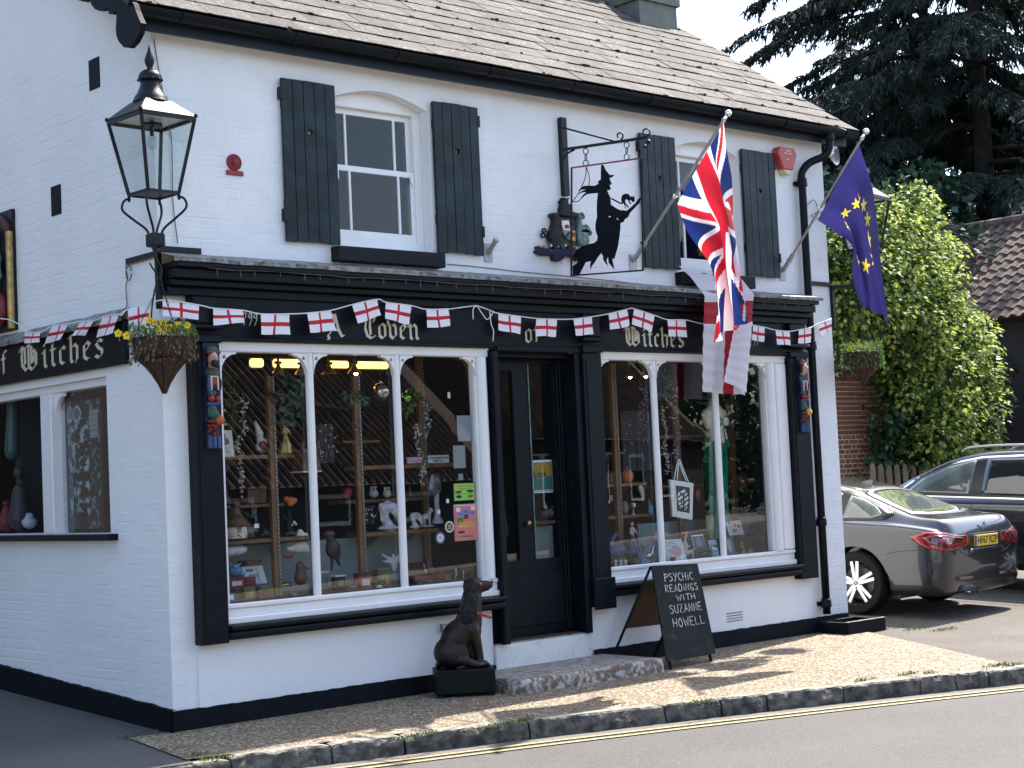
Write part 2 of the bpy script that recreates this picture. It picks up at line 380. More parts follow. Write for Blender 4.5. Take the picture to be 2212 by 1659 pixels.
glassmat('mirror_ball', (.15, .15, .14), 12., .0, 1.8)
emis('tube_yellow', (1., .62, .16), 1.2)
emis('bulb', (1., .72, .38), 14.)
printmat('print_cloth', .45, .7); printmat('print_bunting', .12, .8); printmat('print_paper', 0., .5); printmat('print_board', 0., .5)

# pebble-dash pavement
m = bpy.data.materials.new('pebbles'); m.use_nodes = True; MT['pebbles'] = m; nt = m.node_tree; n = nt.nodes; l = nt.links; b = n['Principled BSDF']; b.inputs['Roughness'].default_value = .8
geo = n.new('ShaderNodeNewGeometry'); vo = n.new('ShaderNodeTexVoronoi'); vo.inputs['Scale'].default_value = 54; l.new(geo.outputs['Position'], vo.inputs['Vector'])
sp = n.new('ShaderNodeSeparateColor'); l.new(vo.outputs['Color'], sp.inputs[0]); cr = n.new('ShaderNodeValToRGB'); l.new(sp.outputs[0], cr.inputs[0])
e = cr.color_ramp.elements; e[0].color = (.12, .082, .048, 1); e[1].color = (.60, .52, .40, 1)
for p_, c_ in ((.4, (.25, .185, .11, 1)), (.75, (.36, .28, .18, 1))): q_ = e.new(p_); q_.color = c_
mr = n.new('ShaderNodeMapRange'); mr.inputs[1].default_value = .35; mr.inputs[2].default_value = .62; mr.inputs[3].default_value = 1; mr.inputs[4].default_value = .45; l.new(vo.outputs['Distance'], mr.inputs[0])
mx = n.new('ShaderNodeMix'); mx.data_type = 'RGBA'; mx.blend_type = 'MULTIPLY'; mx.inputs[0].default_value = 1; l.new(cr.outputs[0], mx.inputs[6]); l.new(mr.outputs[0], mx.inputs[7])
nz = n.new('ShaderNodeTexNoise'); nz.inputs['Scale'].default_value = 2.2; l.new(geo.outputs['Position'], nz.inputs['Vector']); mr2 = n.new('ShaderNodeMapRange'); mr2.inputs[3].default_value = .78; mr2.inputs[4].default_value = 1.12; l.new(nz.outputs[0], mr2.inputs[0])
mx2 = n.new('ShaderNodeMix'); mx2.data_type = 'RGBA'; mx2.blend_type = 'MULTIPLY'; mx2.inputs[0].default_value = 1; l.new(mx.outputs[2], mx2.inputs[6]); l.new(mr2.outputs[0], mx2.inputs[7]); l.new(mx2.outputs[2], b.inputs['Base Color'])
bp = n.new('ShaderNodeBump'); bp.inputs['Distance'].default_value = .008; bp.invert = True; l.new(vo.outputs['Distance'], bp.inputs['Height']); l.new(bp.outputs[0], b.inputs['Normal'])

# ================================================================== THE SETTING
KL = [(-60, 4.5), (-15, .1), (-5, -.62), (-2.2, -.92), (-.3, -1.17), (.41, -1.34), (1.7, -1.70), (2.81, -2.05), (4.08, -2.48), (5.6, -3.04), (7.5, -3.80), (10, -4.85), (20, -9.3), (60, -28), (160, -80)]
def kerb_at(x):
    for a, b in zip(KL, KL[1:]):
        if x <= b[0]: return a[1] + (b[1] - a[1]) * (x - a[0]) / (b[0] - a[0])
def poly_sheet(name, pts, mat_, zf, kind='structure', cut=1):
    s = MB(); tr = tessellate_polygon([[Vector((p[0], p[1], 0)) for p in pts]])
    s.add([(p[0], p[1], zf(p[0], p[1])) for p in pts], [tuple(t) for t in tr]); o = s.build(name, mat_, kind=kind)
    return o
g = MB().add([(-900, -900, -.3), (900, -900, -.3), (900, 900, -.3), (-900, 900, -.3)], [(0, 1, 2, 3)]).build('ground', 'grass_ground', kind='structure')
OPP = [(p[0] - 1.6, p[1] - 6.6) for p in KL]
poly_sheet('road', KL + OPP[::-1], 'asphalt', lambda x, y: -.17)
OP2 = [(p[0] - .7, p[1] - 9.5) for p in OPP]
s = MB(); n_ = len(OPP)
for i in range(n_ - 1):
    a, b, c, d = OPP[i], OPP[i + 1], OP2[i + 1], OP2[i]
    s.add([(*a, -.06), (*b, -.06), (*c, -.06), (*d, -.06), (*a, -.25), (*b, -.25)], [(0, 1, 2, 3), (0, 4, 5, 1)])
s.build('opposite_pavement', 'concrete', kind='structure')
# gritty channel and the double yellow lines
def strip(name, d0, d1, z, mat_, x0=-8, x1=30, gap=False):
    s = MB(); N = 150; pts = []
    for i in range(N + 1):
        x = x0 + (x1 - x0) * i / N; y = kerb_at(x); t = Vector((1, (kerb_at(x + .1) - kerb_at(x - .1)) / .2, 0)).normalized(); nn = Vector((t.y, -t.x, 0))
        pts += [(x + nn.x * d0, y + nn.y * d0, z), (x + nn.x * d1, y + nn.y * d1, z)]
    s.add(pts, [(2 * i, 2 * i + 1, 2 * i + 3, 2 * i + 2) for i in range(N)]); return s.build(name, mat_, kind='structure')
strip('road_gutter', 0.0, .15, -.166, 'gutter_grit')
strip('yellow_line', .165, .203, -.162, 'yellow_line'); strip('yellow_line', .285, .323, -.162, 'yellow_line')
# pavement, yard and side road
LE = [(-.32, -.03), (-.42, -.55), (-.5, -1.0)]; RE = [(7.25, -.37), (6.6, -1.48), (5.9, -2.66), (5.78, -2.93)]
pk = [(x, kerb_at(x) + .12) for x in (-.5, .41, 1.7, 2.81, 4.08, 5.3, 5.78)]
pv = [(0, .02)] + [(-.32, .02)] + LE[1:2] + pk + RE[::-1][1:] + [(7.5, -.1), (7.5, .02)]
poly_sheet('pavement', pv, 'pebbles', lambda x, y: -.03 + .012 * min(0, y))
slope_s = lambda x, y: -.038 + .012 * min(0, y) + .045 * max(0, y)
poly_sheet('side_road', [(-40, -.25), (-40, 0)] + [(-40, 45), (.1, 45), (.1, .0), (-.30, .0), (-.41, -.55), (-.49, -1.05)] + [(x, kerb_at(x) + .02) for x in (-.5, -2.2, -5, -15)], 'asphalt', slope_s)
slope_y = lambda x, y: -.043 + .012 * min(0, y) + .06 * max(0, y + .3)
s = MB(); NX, NY = 24, 24
gx = lambda i, j: 7.3 + 34 * (i / NX) ** 1.4
V_ = []
for j in range(NY + 1):
    for i in range(NX + 1):
        t = j / NY; x = gx(i, j); yk = kerb_at(x) + .10; y0 = yk
        y = y0 + (26 - y0) * t ** 1.8; V_.append((x, y, slope_y(x, y)))
s.add(V_, [(j * (NX + 1) + i, j * (NX + 1) + i + 1, (j + 1) * (NX + 1) + i + 1, (j + 1) * (NX + 1) + i) for j in range(NY) for i in range(NX)])
s.add([(7.3, -.3, -.046), (7.3, kerb_at(7.3) + .1, slope_y(0, kerb_at(7.3))), (5.7, kerb_at(5.7) + .1, slope_y(0, kerb_at(5.7))), (5.7, -2.6, -.07)], [(0, 1, 2, 3)])
s.build('car_park', 'asphalt_yard', kind='structure')
# kerb stones
kerb = thing('kerb', 'rough granite kerb of long chipped stones along the gravelly pavement', 'kerb', (0, -1.2, -.1)); kerb['kind'] = 'structure'; del kerb['category']
jx = []
for px, py in ((497, 1636), (705, 1608), (870, 1590), (1150, 1559), (1425, 1524), (1540, 1510), (1645, 1500), (1823, 1483), (1993, 1466), (2068, 1458), (2141, 1451)): jx.append(oz(px, py, -.05)[0])
jx = [-3.2, -2.3, -1.3] + jx + [5.95, 6.6, 7.4, 8.2, 9.0, 9.9]
for k, (a, b) in enumerate(zip(jx, jx[1:])):
    s = MB(); nx, low = 14, k < 3; gap = .006 + .006 * R.random(); top = -.045 if not low else -.058
    ya, yb = kerb_at(a + gap), kerb_at(b - gap); A = Vector((a + gap, ya, 0)); B = Vector((b - gap, yb, 0)); t = (B - A).normalized(); nn = Vector((-t.y, t.x, 0))
    prof = [(0.0, -.24), (0., -.16), (.0, -.12), (.004, -.085), (.008, top - .012), (.02, top), (.07, top + .002), (.125, top), (.135, -.2)]
    vs = []
    for i in range(nx + 1):
        for (d, z) in prof:
            p = A + (B - A) * (i / nx) + nn * d; p.z = z
            ed = .5 if i in (0, nx) else 1
            q = p * 9; w = noise.noise_vector(q) * (.020 if d < .03 else .003) + noise.noise_vector(p * 31) * (.012 if d < .03 else .0015)
            if not low: p += nn * w.x * 1.3 + Vector((0, 0, w.z * (.5 if z > -.1 else 1))) 
            if i in (0, nx) and z > -.06: p.z -= .012
            vs.append(p)
    m_ = len(prof); fs = [(i * m_ + j, i * m_ + j + 1, (i + 1) * m_ + j + 1, (i + 1) * m_ + j) for i in range(nx) for j in range(m_ - 1)]
    fs += [tuple(range(m_)), tuple(nx * m_ + j for j in range(m_))[::-1]]
    s.add(vs, fs); s.m = [1 if (k_ < nx * (m_ - 1) and 5 <= k_ % (m_ - 1) <= 6) else 0 for k_ in range(len(fs))]; s.build('kerb_stone', ['kerb_stone', 'kerb_top_sunlit'], kerb)
# patches of weeds and grass along kerb and wall foot
def grass(name, spots, n, h, label):
    s = MB(); r = random.Random(3)
    for (x, y, z, rad, rad2) in spots:
        for _ in range(int(n * rad / .2)):
            a = r.random() * 6.3; d = r.random() ** .6; px, py = x + math.cos(a) * rad * d, y + math.sin(a) * rad2 * d
            b = r.random() * 6.3; hh = h * (.4 + r.random()); w = .0035; dx, dy = math.cos(b), math.sin(b); lx, ly = r.uniform(-.6, .6) * hh, r.uniform(-.6, .6) * hh
            s.add([(px - dy * w, py + dx * w, z), (px + dy * w, py - dx * w, z), (px + lx * .4 + dy * w * .7, py + ly * .4 - dx * w * .7, z + hh * .6), (px + lx, py + ly, z + hh * .8)], [(0, 1, 2), (0, 2, 3)])
    o = s.build(name, 'grass_blade', kind='stuff', normals=False); return tag(o, label, 'grass')
sp = []
for px, py, a_, b_ in ((300, 1592, .12, .06), (345, 1580, .12, .05), (270, 1598, .1, .04), (370, 1620, .1, .05), (420, 1634, .12, .05), (470, 1640, .14, .05), (1120, 1562, .16, .035), (1060, 1570, .2, .03), (1135, 1556, .08, .05), (900, 1590, .2, .02), (1960, 1458, .14, .03), (2010, 1455, .08, .04), (2150, 1440, .18, .04), (2190, 1438, .16, .03), (1870, 1470, .15, .02), (870, 1600, .05, .03), (1500, 1520, .2, .015)):
    q = oz(px, py, -.045); sp.append((q[0], q[1], -.045, a_, b_))
grass('pavement_grass', sp, 90, .028, 'short tufts of grass growing along the kerb and pavement edge')
sp = [(oz(px, py, -.04)[0], oz(px, py, -.04)[1], -.045, .22, .07) for px, py in ((1890, 1352), (1930, 1356), (1980, 1358), (2040, 1360), (1880, 1362))]
grass('yard_grass', sp, 90, .025, 'strip of weeds at the corner of the car park beside the drain trough')

# ================================================================== THE SHOP BUILDING
B_ = thing('shop_building', 'white painted brick shop with slate roof and black shopfront on the corner', 'shop', (0, 0, -.03))
T = math.tan(math.radians(35)); CA, SA = math.cos(math.radians(35)), math.sin(math.radians(35))
WX = [(1.50, 2.43), (5.27, 6.18)]
def arch_hole(x0, x1): return [(x0, 3.36), (x1, 3.36), (x1, 4.50)] + [(x1 - (x1 - x0) * t, 4.50 + .10 * math.sin(math.pi * t)) for t in [i / 10 for i in range(1, 10)]] + [(x0, 4.50)]
s = MB()
s.pxz([(0, 2.63), (7.47, 2.63), (7.47, 4.86), (0, 4.86)], 0, .3, [arch_hole(*w) for w in WX])
s.box(0, .2, 0, .3, -.3, 2.63); s.box(6.9, 7.47, 0, .3, -.3, 2.63)
s.box(.2, 2.86, -.012, .25, -.3, .56); s.box(3.93, 6.9, -.012, .25, -.3, .56); s.box(2.86, 3.93, 0., .25, -.3, .262)
front = s.build('front_wall', 'white_wall', B_)
s = MB(); sh = [(.80, 1.31), (3.4, 1.31), (3.4, 2.44), (.80, 2.44)]
s.pyz([(.3, -.3), (6, -.3), (6, 4.85), (3.03, 6.98), (.3, 5.03)], 0, .3, [sh])
side = s.build('side_wall', 'white_wall', B_)
MB().box(7.17, 7.47, .3, 6, -.3, 4.9).build('end_wall', 'white_wall', B_)
MB().box(.3, 7.17, 5.7, 6, -.3, 4.9).build('rear_wall', 'white_wall', B_)
# painted brickwork, each brick proud of its joints
def brick_mesh(L, Hh, pr, seed):
    r = random.Random(seed); e = .006; j = lambda: r.uniform(-.0015, .0015)
    vs = [(-L / 2, 0, -Hh / 2), (L / 2, 0, -Hh / 2), (L / 2, 0, Hh / 2), (-L / 2, 0, Hh / 2)]
    vs += [(-L / 2 + e + j(), -pr + j() * .4, -Hh / 2 + e + j()), (L / 2 - e + j(), -pr + j() * .4, -Hh / 2 + e + j()), (L / 2 - e + j(), -pr + j() * .4, Hh / 2 - e + j()), (-L / 2 + e + j(), -pr + j() * .4, Hh / 2 - e + j())]
    return vs, [(4, 5, 6, 7), (0, 1, 5, 4), (1, 2, 6, 5), (2, 3, 7, 6), (3, 0, 4, 7)]
def mesh_of(name, vs, fs, mt):
    me = bpy.data.meshes.new(name); me.from_pydata(vs, [], fs); me.materials.append(MT[mt]); return me
bmesh_side = [mesh_of('brick', *brick_mesh(.220, .0695, .0019, k), 'white_brick_side') for k in range(6)]
hmesh_side = [mesh_of('half_brick', *brick_mesh(.108, .0695, .0019, k), 'white_brick_side') for k in range(4)]
cand = []; stuff = MB(); r = random.Random(11)
for c in range(66):
    z = .30 + .075 * c - .225
    bond = c % 2; y = .0 + (.0 if bond else .055)
    k = 0
    while y < 5.8:
        L = .225 if (bond or k % 2) else .1125
        if c % 3 == 2: L = .1125
        yc = y + L / 2; y += L; k += 1
        if z < .18 or z > 4.85 + max(0, min(yc, 6 - yc)) * T * .98 - .08: continue
        if .76 - L / 2 < yc < 3.5 and 1.24 < z < 2.86: continue
        if yc < 3.6 and 2.46 < z < 2.86: continue
        if 2.15 < yc < 3.4 and 2.86 < z < 3.9: continue
        if (.74 < yc < .92 and 4.54 < z < 4.78) or (1.41 < yc < 1.6 and 3.71 < z < 3.95): continue
        cand.append((abs(z - 1.0) * .5 + yc * 1.1 + (0 if z < 2.5 else 1.0), yc, z, L))
cand.sort()
rot_side = Matrix.Rotation(math.radians(-90), 4, 'Z')
for i, (_, yc, z, L) in enumerate(cand):
    if i < 300:
        me = (bmesh_side if L > .2 else hmesh_side)[R.randrange(4)]
        inst('brick', me, side, (R.uniform(-.0002, .0022), yc, z + R.uniform(-.002, .002)), (0, 0, math.radians(-90)))
    else:
        vs, fs = brick_mesh(L - .004, .0695, .0019 + R.uniform(-.0010, .0006), i)
        stuff.add([(v[1], -v[0] + yc, v[2] + z) for v in vs], fs)
stuff.build('brickwork', 'white_brick_side', side, kind='stuff', normals=False)
stuff = MB()
for c in range(64):
    z = -.02 + .075 * c + .10; x = -.1125 * (c % 2)
    while x < 7.47:
        L = .225; xa, xb = max(x, 0), min(x + L, 7.47); x += L; xc = (xa + xb) / 2
        if xb - xa < .05 or z > 4.70: continue
        if z < 3.3 and .2 < xb and xa < 6.9: continue
        if any(w[0] - .03 < xb and xa < w[1] + .03 and z < 4.66 for w in WX) and z > 3.2: continue
        vs, fs = brick_mesh(xb - xa - .003, .070, .0013 + R.uniform(-.0010, .0008), c * 50 + int(x * 9)); stuff.add([(v[0] + xc, v[1], v[2] + z) for v in vs], fs)
stuff.build('brickwork', 'white_brick', front, kind='stuff', normals=False)
# black plinths, with wavering painted top edge
def plinth(name, pts_top, fn, zb):
    s = MB(); n = len(pts_top); vs = []
    for (u, z) in pts_top: vs += [fn(u, 0, zb), fn(u, 0, z), fn(u, .03, z)]
    s.add(vs, [(3 * i + k, 3 * i + k + 1, 3 * i + k + 4, 3 * i + k + 3) for i in range(n - 1) for k in (0, 1)]); return s.build(name, 'black_matte', B_)
rp = random.Random(5)
plinth('plinth', [(x / 20, .105 + rp.uniform(-.003, .003)) for x in range(-1, 58)] + [(2.87, .10)], lambda u, d, z: (u, -.030 + d, z), -.2)
plinth('plinth', [(x / 20, .112 + rp.uniform(-.003, .003)) for x in range(79, 138)] + [(6.94, .11)], lambda u, d, z: (u, -.030 + d, z), -.2)
plinth('plinth', [(x / 20, .115 + rp.uniform(-.003, .003)) for x in range(139, 150)], lambda u, d, z: (u, -.022 + d, z), -.2)
plinth('plinth', [(y / 20, .12 + .058 * y / 20 + rp.uniform(-.005, .005)) for y in range(-1, 120)], lambda u, d, z: (-.028 + d, u, z), -.2)
# floors, ceiling, inner walls
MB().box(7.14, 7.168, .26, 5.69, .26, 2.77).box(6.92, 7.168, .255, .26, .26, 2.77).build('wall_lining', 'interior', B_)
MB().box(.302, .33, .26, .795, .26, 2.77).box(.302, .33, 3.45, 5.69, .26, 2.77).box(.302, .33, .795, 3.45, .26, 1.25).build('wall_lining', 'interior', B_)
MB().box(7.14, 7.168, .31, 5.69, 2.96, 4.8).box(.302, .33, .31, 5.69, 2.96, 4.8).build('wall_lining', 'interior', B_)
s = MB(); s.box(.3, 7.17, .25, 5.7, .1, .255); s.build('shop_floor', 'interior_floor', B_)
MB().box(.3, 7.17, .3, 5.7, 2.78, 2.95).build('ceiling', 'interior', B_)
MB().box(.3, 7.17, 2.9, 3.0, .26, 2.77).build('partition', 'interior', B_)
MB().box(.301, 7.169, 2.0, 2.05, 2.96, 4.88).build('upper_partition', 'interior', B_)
MB().box(.3, 2.80, .05, .78, .72, .785).build('window_board', 'wood_dark', B_)
MB().box(4.15, 6.9, .05, .78, .66, .70).build('window_board', 'wood_dark', B_)
MB().box(.301, 2.8, .70, .72, .79, 1.16).build('display_back', 'interior_pale', B_)
MB().box(5.3, 6.9, .70, .72, .705, 1.10).build('display_back', 'interior_pale', B_)
MB().box(2.99, 3.84, .0, .118, .2685, .276).build('door_mat', 'coir', B_)
# ---------------- roof
roof = MB().pyz([(-.20, 4.86), (3.03, 4.86 + 3.23 * T), (6.26, 4.86), (6.26, 4.80), (3.03, 4.79 + 3.23 * T), (-.20, 4.80)], -.22, 7.72).build('roof', 'wood_dark', B_)
def slate_mesh(seed):
    r = random.Random(seed); w = .198; l = .30; t = .006
    bl = [(-w, 0), (-w * .4 + r.uniform(-.05, .05), r.uniform(-.002, .004)), (w * .5, r.uniform(-.002, .003)), (w, 0)]
    if r.random() < .5: bl[0] = (-w + r.uniform(.01, .03), .0); bl.insert(0, (-w, r.uniform(.01, .03)))
    if r.random() < .5: bl[-1] = (w - r.uniform(.01, .03), .0); bl.append((w, r.uniform(.01, .025)))
    poly = bl + [(w, l), (-w, l)]
    s = MB(); s.prism(poly, lambda a, b, q: (a, b, (t if q == 0 else 0) + (.010 - b * .032)))
    bm = bmesh.new(); me = mesh_of('slate', s.v, s.f, 'slate'); bm.from_mesh(me); bmesh.ops.recalc_face_normals(bm, faces=bm.faces); bm.to_mesh(me); bm.free(); return me, s
SL = [slate_mesh(k) for k in range(7)]
rq = Matrix.Rotation(math.radians(35), 3, 'X'); st = MB(); cnt = 0; moss = MB()
for row in range(17):
    sl = row * .24; x = -.28 + (0 if row % 2 else -.2); 
    while x < 7.74:
        xc = x + .2; x += .4; cx0 = max(xc - .2, -.28); cx1 = min(xc + .2, 7.76); wsc = (cx1 - cx0) / .4
        if wsc < .2: continue
        xc = (cx0 + cx1) / 2; y = -.25 + sl * CA; z = 4.862 + sl * SA
        v = Rm.T @ (np.array([xc, y + .1, z + .07]) - CP); px = 1106 - FL * v[0] / v[2]; py = 829.5 + FL * v[1] / v[2]
        vis = -60 < px < 2260 and py > -15 and row > -1
        me, smb = SL[R.randrange(7)]; jz = R.uniform(-.003, .004); ja = R.uniform(-.006, .006)
        if vis and cnt < 300:
            inst('slate', me, roof, (xc, y, z + .012 + jz), (math.radians(35), R.uniform(-.006, .006), ja), (wsc, 1, 1)); cnt += 1
        else:
            st.add([rq @ Vector((v_[0] * wsc, v_[1], v_[2])) + Vector((xc, y, z + .012)) for v_ in smb.v], smb.f)
        if row < 16:
            for _ in range(R.choice((0, 0, 1, 1, 2))):
                mx_ = xc + R.uniform(-.2, .2); rr_ = R.uniform(.006, .02); sc = R.choice((1, 1, 1.8))
                for _k in range(3): moss.ball((mx_ + R.uniform(-.02, .02) * sc, y - .002 + R.uniform(-.004, .01), z + .028 + R.uniform(-.004, .006)), (rr_ * sc, rr_ * .9, rr_ * .6), 6)
st.build('slates', 'slate', roof, kind='stuff'); moss.build('moss', 'moss', roof, kind='stuff', smooth=True)
# far slope
MB().add([(-.28, 3.03, 7.16), (7.76, 3.03, 7.16), (7.76, 6.4, 4.83), (-.28, 6.4, 4.83)], [(0, 1, 2, 3)]).build('rear_slope', 'slate', roof)
ridge = MB().tube([(-.28, 3.03, 7.17), (7.76, 3.03, 7.17)], .09, 10).build('ridge_tiles', 'chimney_brick', roof)
# chimney
ch = MB().box(6.20, 7.50, 2.46, 3.5, 6.3, 7.75).box(6.15, 7.55, 2.41, 3.55, 7.76, 7.86).build('chimney', 'chimney_brick', B_)
MB().box(6.96, 7.55, 1.90, 2.45, 6.1, 6.64).build('lead_apron', 'lead_old', ch); MB().box(6.93, 7.58, 1.87, 2.45, 6.643, 6.80).build('lead_cap', 'lead_old', ch)
MB().box(6.15, 7.0, 2.40, 2.455, 6.3, 6.9).build('lead_flashing', 'lead_old', ch)
bm_ = mesh_of('brick', [(v[0], v[1], v[2]) for v in brick_mesh(.213, .064, .006, 3)[0]], brick_mesh(.213, .064, .006, 3)[1], 'chimney_brick')
for c in range(8):
    for k in range(6):
        xx = 6.31 + k * .225 - (.11 if c % 2 else 0)
        if 6.25 < xx < 7.45: inst('brick', bm_, ch, (xx, 2.458, 6.95 + c * .075))
    for k in range(4): 
        yy = 2.6 + k * .225 - (.05 if c % 2 else 0); inst('brick', bm_, ch, (6.198, yy, 6.95 + c * .075), (0, 0, math.radians(-90)))
# bargeboard with scrolled foot
bp_ = [(.328, 5.045), (.30, 4.99), (.25, 4.945), (.195, 4.921), (.118, 4.907), (.059, 4.915), (.058, 4.866), (-.003, 4.85), (-.033, 4.869), (-.055, 4.841), (-.046, 4.795), (-.036, 4.74), (-.039, 4.696), (-.065, 4.648), (-.137, 4.588), (-.21, 4.568), (-.291, 4.589), (-.355, 4.635), (-.382, 4.695), (-.351, 4.739), (-.32, 4.79), (-.29, 4.85)]
bb = MB(); up = []
for k in range(1, 9):
    y0 = .328 + (k - 1) * .34; up += [(y0 + t * .34, 5.045 + (y0 + t * .34 - .328) * T - .09 * math.sin(math.pi * t) * (1 if t else 0)) for t in (.0, .25, .5, .75)]
bb.pyz([p for p in bp_[::-1]] + up[1:] + [(3.03, 6.98), (3.03, 7.12)] , -.285, -.245)
bb.build('bargeboard', 'black_matte', B_); MB().bar((-.30, -.28, 4.86), (-.30, 3.03, 4.86 + 3.31 * T), .03, .05).build('verge_trim', 'black_paint', B_)
# fascia, soffit, gutter
MB().box(-.24, 7.70, -.135, -.105, 4.735, 4.87).build('fascia_board', 'fascia_paint', B_); MB().box(-.24, 7.70, -.104, .0, 4.83, 4.85).build('soffit', 'white_wall', B_)
gt = MB(); prof = [(-.215 + .058 * math.cos(a), 4.858 + .058 * math.sin(a)) for a in [math.pi + math.pi * i / 10 for i in range(11)]]
prof = prof + [(p[0] * 1 + (.215 + p[0]) * -.08, 4.858 + (p[1] - 4.858) * .9) for p in prof[::-1]]
gt.pyz(prof, -.24, 7.74)
G_ = gt.build('gutter', 'black_paint', B_, smooth='a')
for k in range(9):
    x = .1 + k * .93; u = MB(); pr = [(-.215 + .065 * math.cos(a), 4.858 + .065 * math.sin(a)) for a in [math.pi + math.pi * i / 10 for i in range(11)]]
    u.pyz(pr, x, x + (.05 if k % 2 else .02)); u.build('gutter_bracket', 'black_paint', G_, smooth='a')
# downpipe with swan neck
dp = smoothpts([(7.32, -.215, 4.80), (7.32, -.215, 4.70), (7.28, -.19, 4.60), (7.12, -.11, 4.52), (7.04, -.075, 4.42), (7.04, -.07, 4.30)], 5) + [(7.04, -.07, 2.0), (7.045, -.07, .14)]
D_ = MB().tube(dp, .038, 12).build('downpipe', 'black_paint', B_, smooth=True)
for z in (4.74, 4.28, 2.68, .98, .20):
    u = MB().lathe([(.039, 0), (.052, .01), (.052, .05), (.046, .07), (.05, .08), (.04, .09)], (7.04 if z < 4.5 else 7.32, -.07 if z < 4.5 else -.215, z), 14).build('pipe_collar', 'black_paint', D_, smooth='a')
    if z < 4.5: MB().box(6.985, 7.095, -.03, .0, z + .02, z + .06).build('pipe_bracket', 'black_paint', D_)
# ---------------- sash windows
def sash(x0, x1, blind):
    w = thing('sash_window', None, None, ((x0 + x1) / 2, .12, 3.4)); w.parent = B_; w.location = Vector(((x0 + x1) / 2, .12, 3.4)) - origin(B_)
    y = .10; s = MB()
    poly = [(x0, 3.37), (x1, 3.37), (x1, 4.50)] + [(x1 - (x1 - x0) * t, 4.50 + .10 * math.sin(math.pi * t)) for t in [i / 10 for i in range(1, 10)]] + [(x0, 4.50)]
    hole = [(x0 + .07, 3.46), (x1 - .07, 3.46), (x1 - .07, 4.47), (x0 + .07, 4.47)]
    s.pxz(poly, y, y + .09, [hole]); s.build('frame', 'white_gloss', w, bevel=.004)
    gx0, gx1 = x0 + .07, x1 - .07
    for (z0, z1, yy, nm) in ((3.98, 4.47, .135, 'upper_sash'), (3.46, 4.02, .10, 'lower_sash')):
        yy = y + yy - .10 + .012
        q = MB(); q.pxz([(gx0, z0), (gx1, z0), (gx1, z1), (gx0, z1)], yy, yy + .03, [[(gx0 + .04, z0 + (.06 if nm[0] == 'l' else .045)), (gx1 - .04, z0 + (.06 if nm[0] == 'l' else .045)), (gx1 - .04, z1 - .045), (gx0 + .04, z1 - .045)]])
        o = q.build(nm, 'white_gloss', w, bevel=.003)
    for xb in (gx0 + .16, gx1 - .16):
        MB().box(xb - .010, xb + .010, .14, .165, 4.024, 4.43).build('glazing_bar', 'white_gloss', w, bevel=.003); MB().box(xb - .010, xb + .010, .105, .135, 3.52, 3.976).build('glazing_bar', 'white_gloss', w, bevel=.003)
    xs = [gx0 + .04, gx0 + .15, gx0 + .17, gx1 - .17, gx1 - .15, gx1 - .04]
    for a, b in ((0, 1), (2, 3), (4, 5)):
        for z0, z1, yy in ((4.025, 4.43, .155), (3.52, 3.975, .12)):
            t = R.uniform(-.0015, .0015); MB().add([(xs[a], yy, z0), (xs[b], yy + t, z0), (xs[b], yy + t * .5, z1), (xs[a], yy - t, z1)], [(0, 1, 2, 3)]).build('pane', 'sash_glass', w)
    for sx_ in (gx0 + .02, gx1 - .045): MB().pxz([(sx_, 3.94), (sx_ + .03, 3.90), (sx_ + .03, 3.99), (sx_, 3.99)], .095, .112).build('sash_horn', 'white_gloss', w)
    if blind: MB().box(gx0, gx1, .30, .31, 4.2, 4.5).build('blind', 'dark_grey', w)
    else:
        MB().box(gx1 - .12, gx1 - .02, .26, .30, 3.4, 4.5).build('curtain', 'dark_grey', w)
    # inner reveal and room
    MB().box(x0 - .05, x1 + .05, -.095, .1, 3.245, 3.358).build('sill', 'black_paint', w, bevel=.006)
sash(*WX[0], False); sash(*WX[1], True)
# ---------------- shutters
def heart(cx, cz, r):
    P = []
    for i in range(24):
        t = 2 * math.pi * i / 24; P.append((cx + r * math.sin(t) ** 3, cz + r * 1.25 * (13 * math.cos(t) - 5 * math.cos(2 * t) - 2 * math.cos(3 * t) - math.cos(4 * t)) / 16))
    return P
for k, (x0, x1) in enumerate(((1.035, 1.515), (2.455, 2.925), (4.805, 5.265), (6.185, 6.67))):
    sh_ = thing('shutter', None, None, (x0, -.03, 3.38)); sh_.parent = B_; sh_.location = Vector((x0, -.03, 3.38)) - origin(B_)
    n = 5; w = (x1 - x0) / n
    for i in range(n):
        a, b = x0 + i * w + .0022, x0 + (i + 1) * w - .0022; dz = R.uniform(-.006, .006); yy = -.045 + R.uniform(-.002, .002)
        q = MB(); hz = 4.195; q.pxz([(a, 3.375 + dz), (b, 3.375 + dz), (b, 4.58 + dz * .5), (a, 4.58 + dz * .5)], yy, -.018, [heart((a + b) / 2, hz, .026)] if i == 2 else [])
        q.build('plank', 'shutter_paint', sh_, bevel=.003)
    for z in (3.6, 4.36): MB().box(x0 + .01, x1 - .01, -.017, -.003, z, z + .08).build('batten', 'shutter_paint', sh_)
    hx = x0 if k % 2 == 0 else x1
    for z in (3.52, 4.42): MB().box(hx - .012, hx + .012, -.05, -.0, z, z + .09).build('hinge', 'iron', sh_)
# vents in the side wall
for (y0, z0) in ((.83, 4.545), (1.50, 3.72)): MB().box(-.006, .05, y0 - .08, y0 + .08, z0, z0 + .225).build('air_vent', 'black_matte', B_)
# little perforated vent
mv = MB()
for i in range(4):
    for j in range(16): mv.box(5.66 + j * .014, 5.667 + j * .014, -.0145, -.012, .185 + i * .024, .195 + i * .024)
mv.build('wall_vent', 'dark_grey', B_)

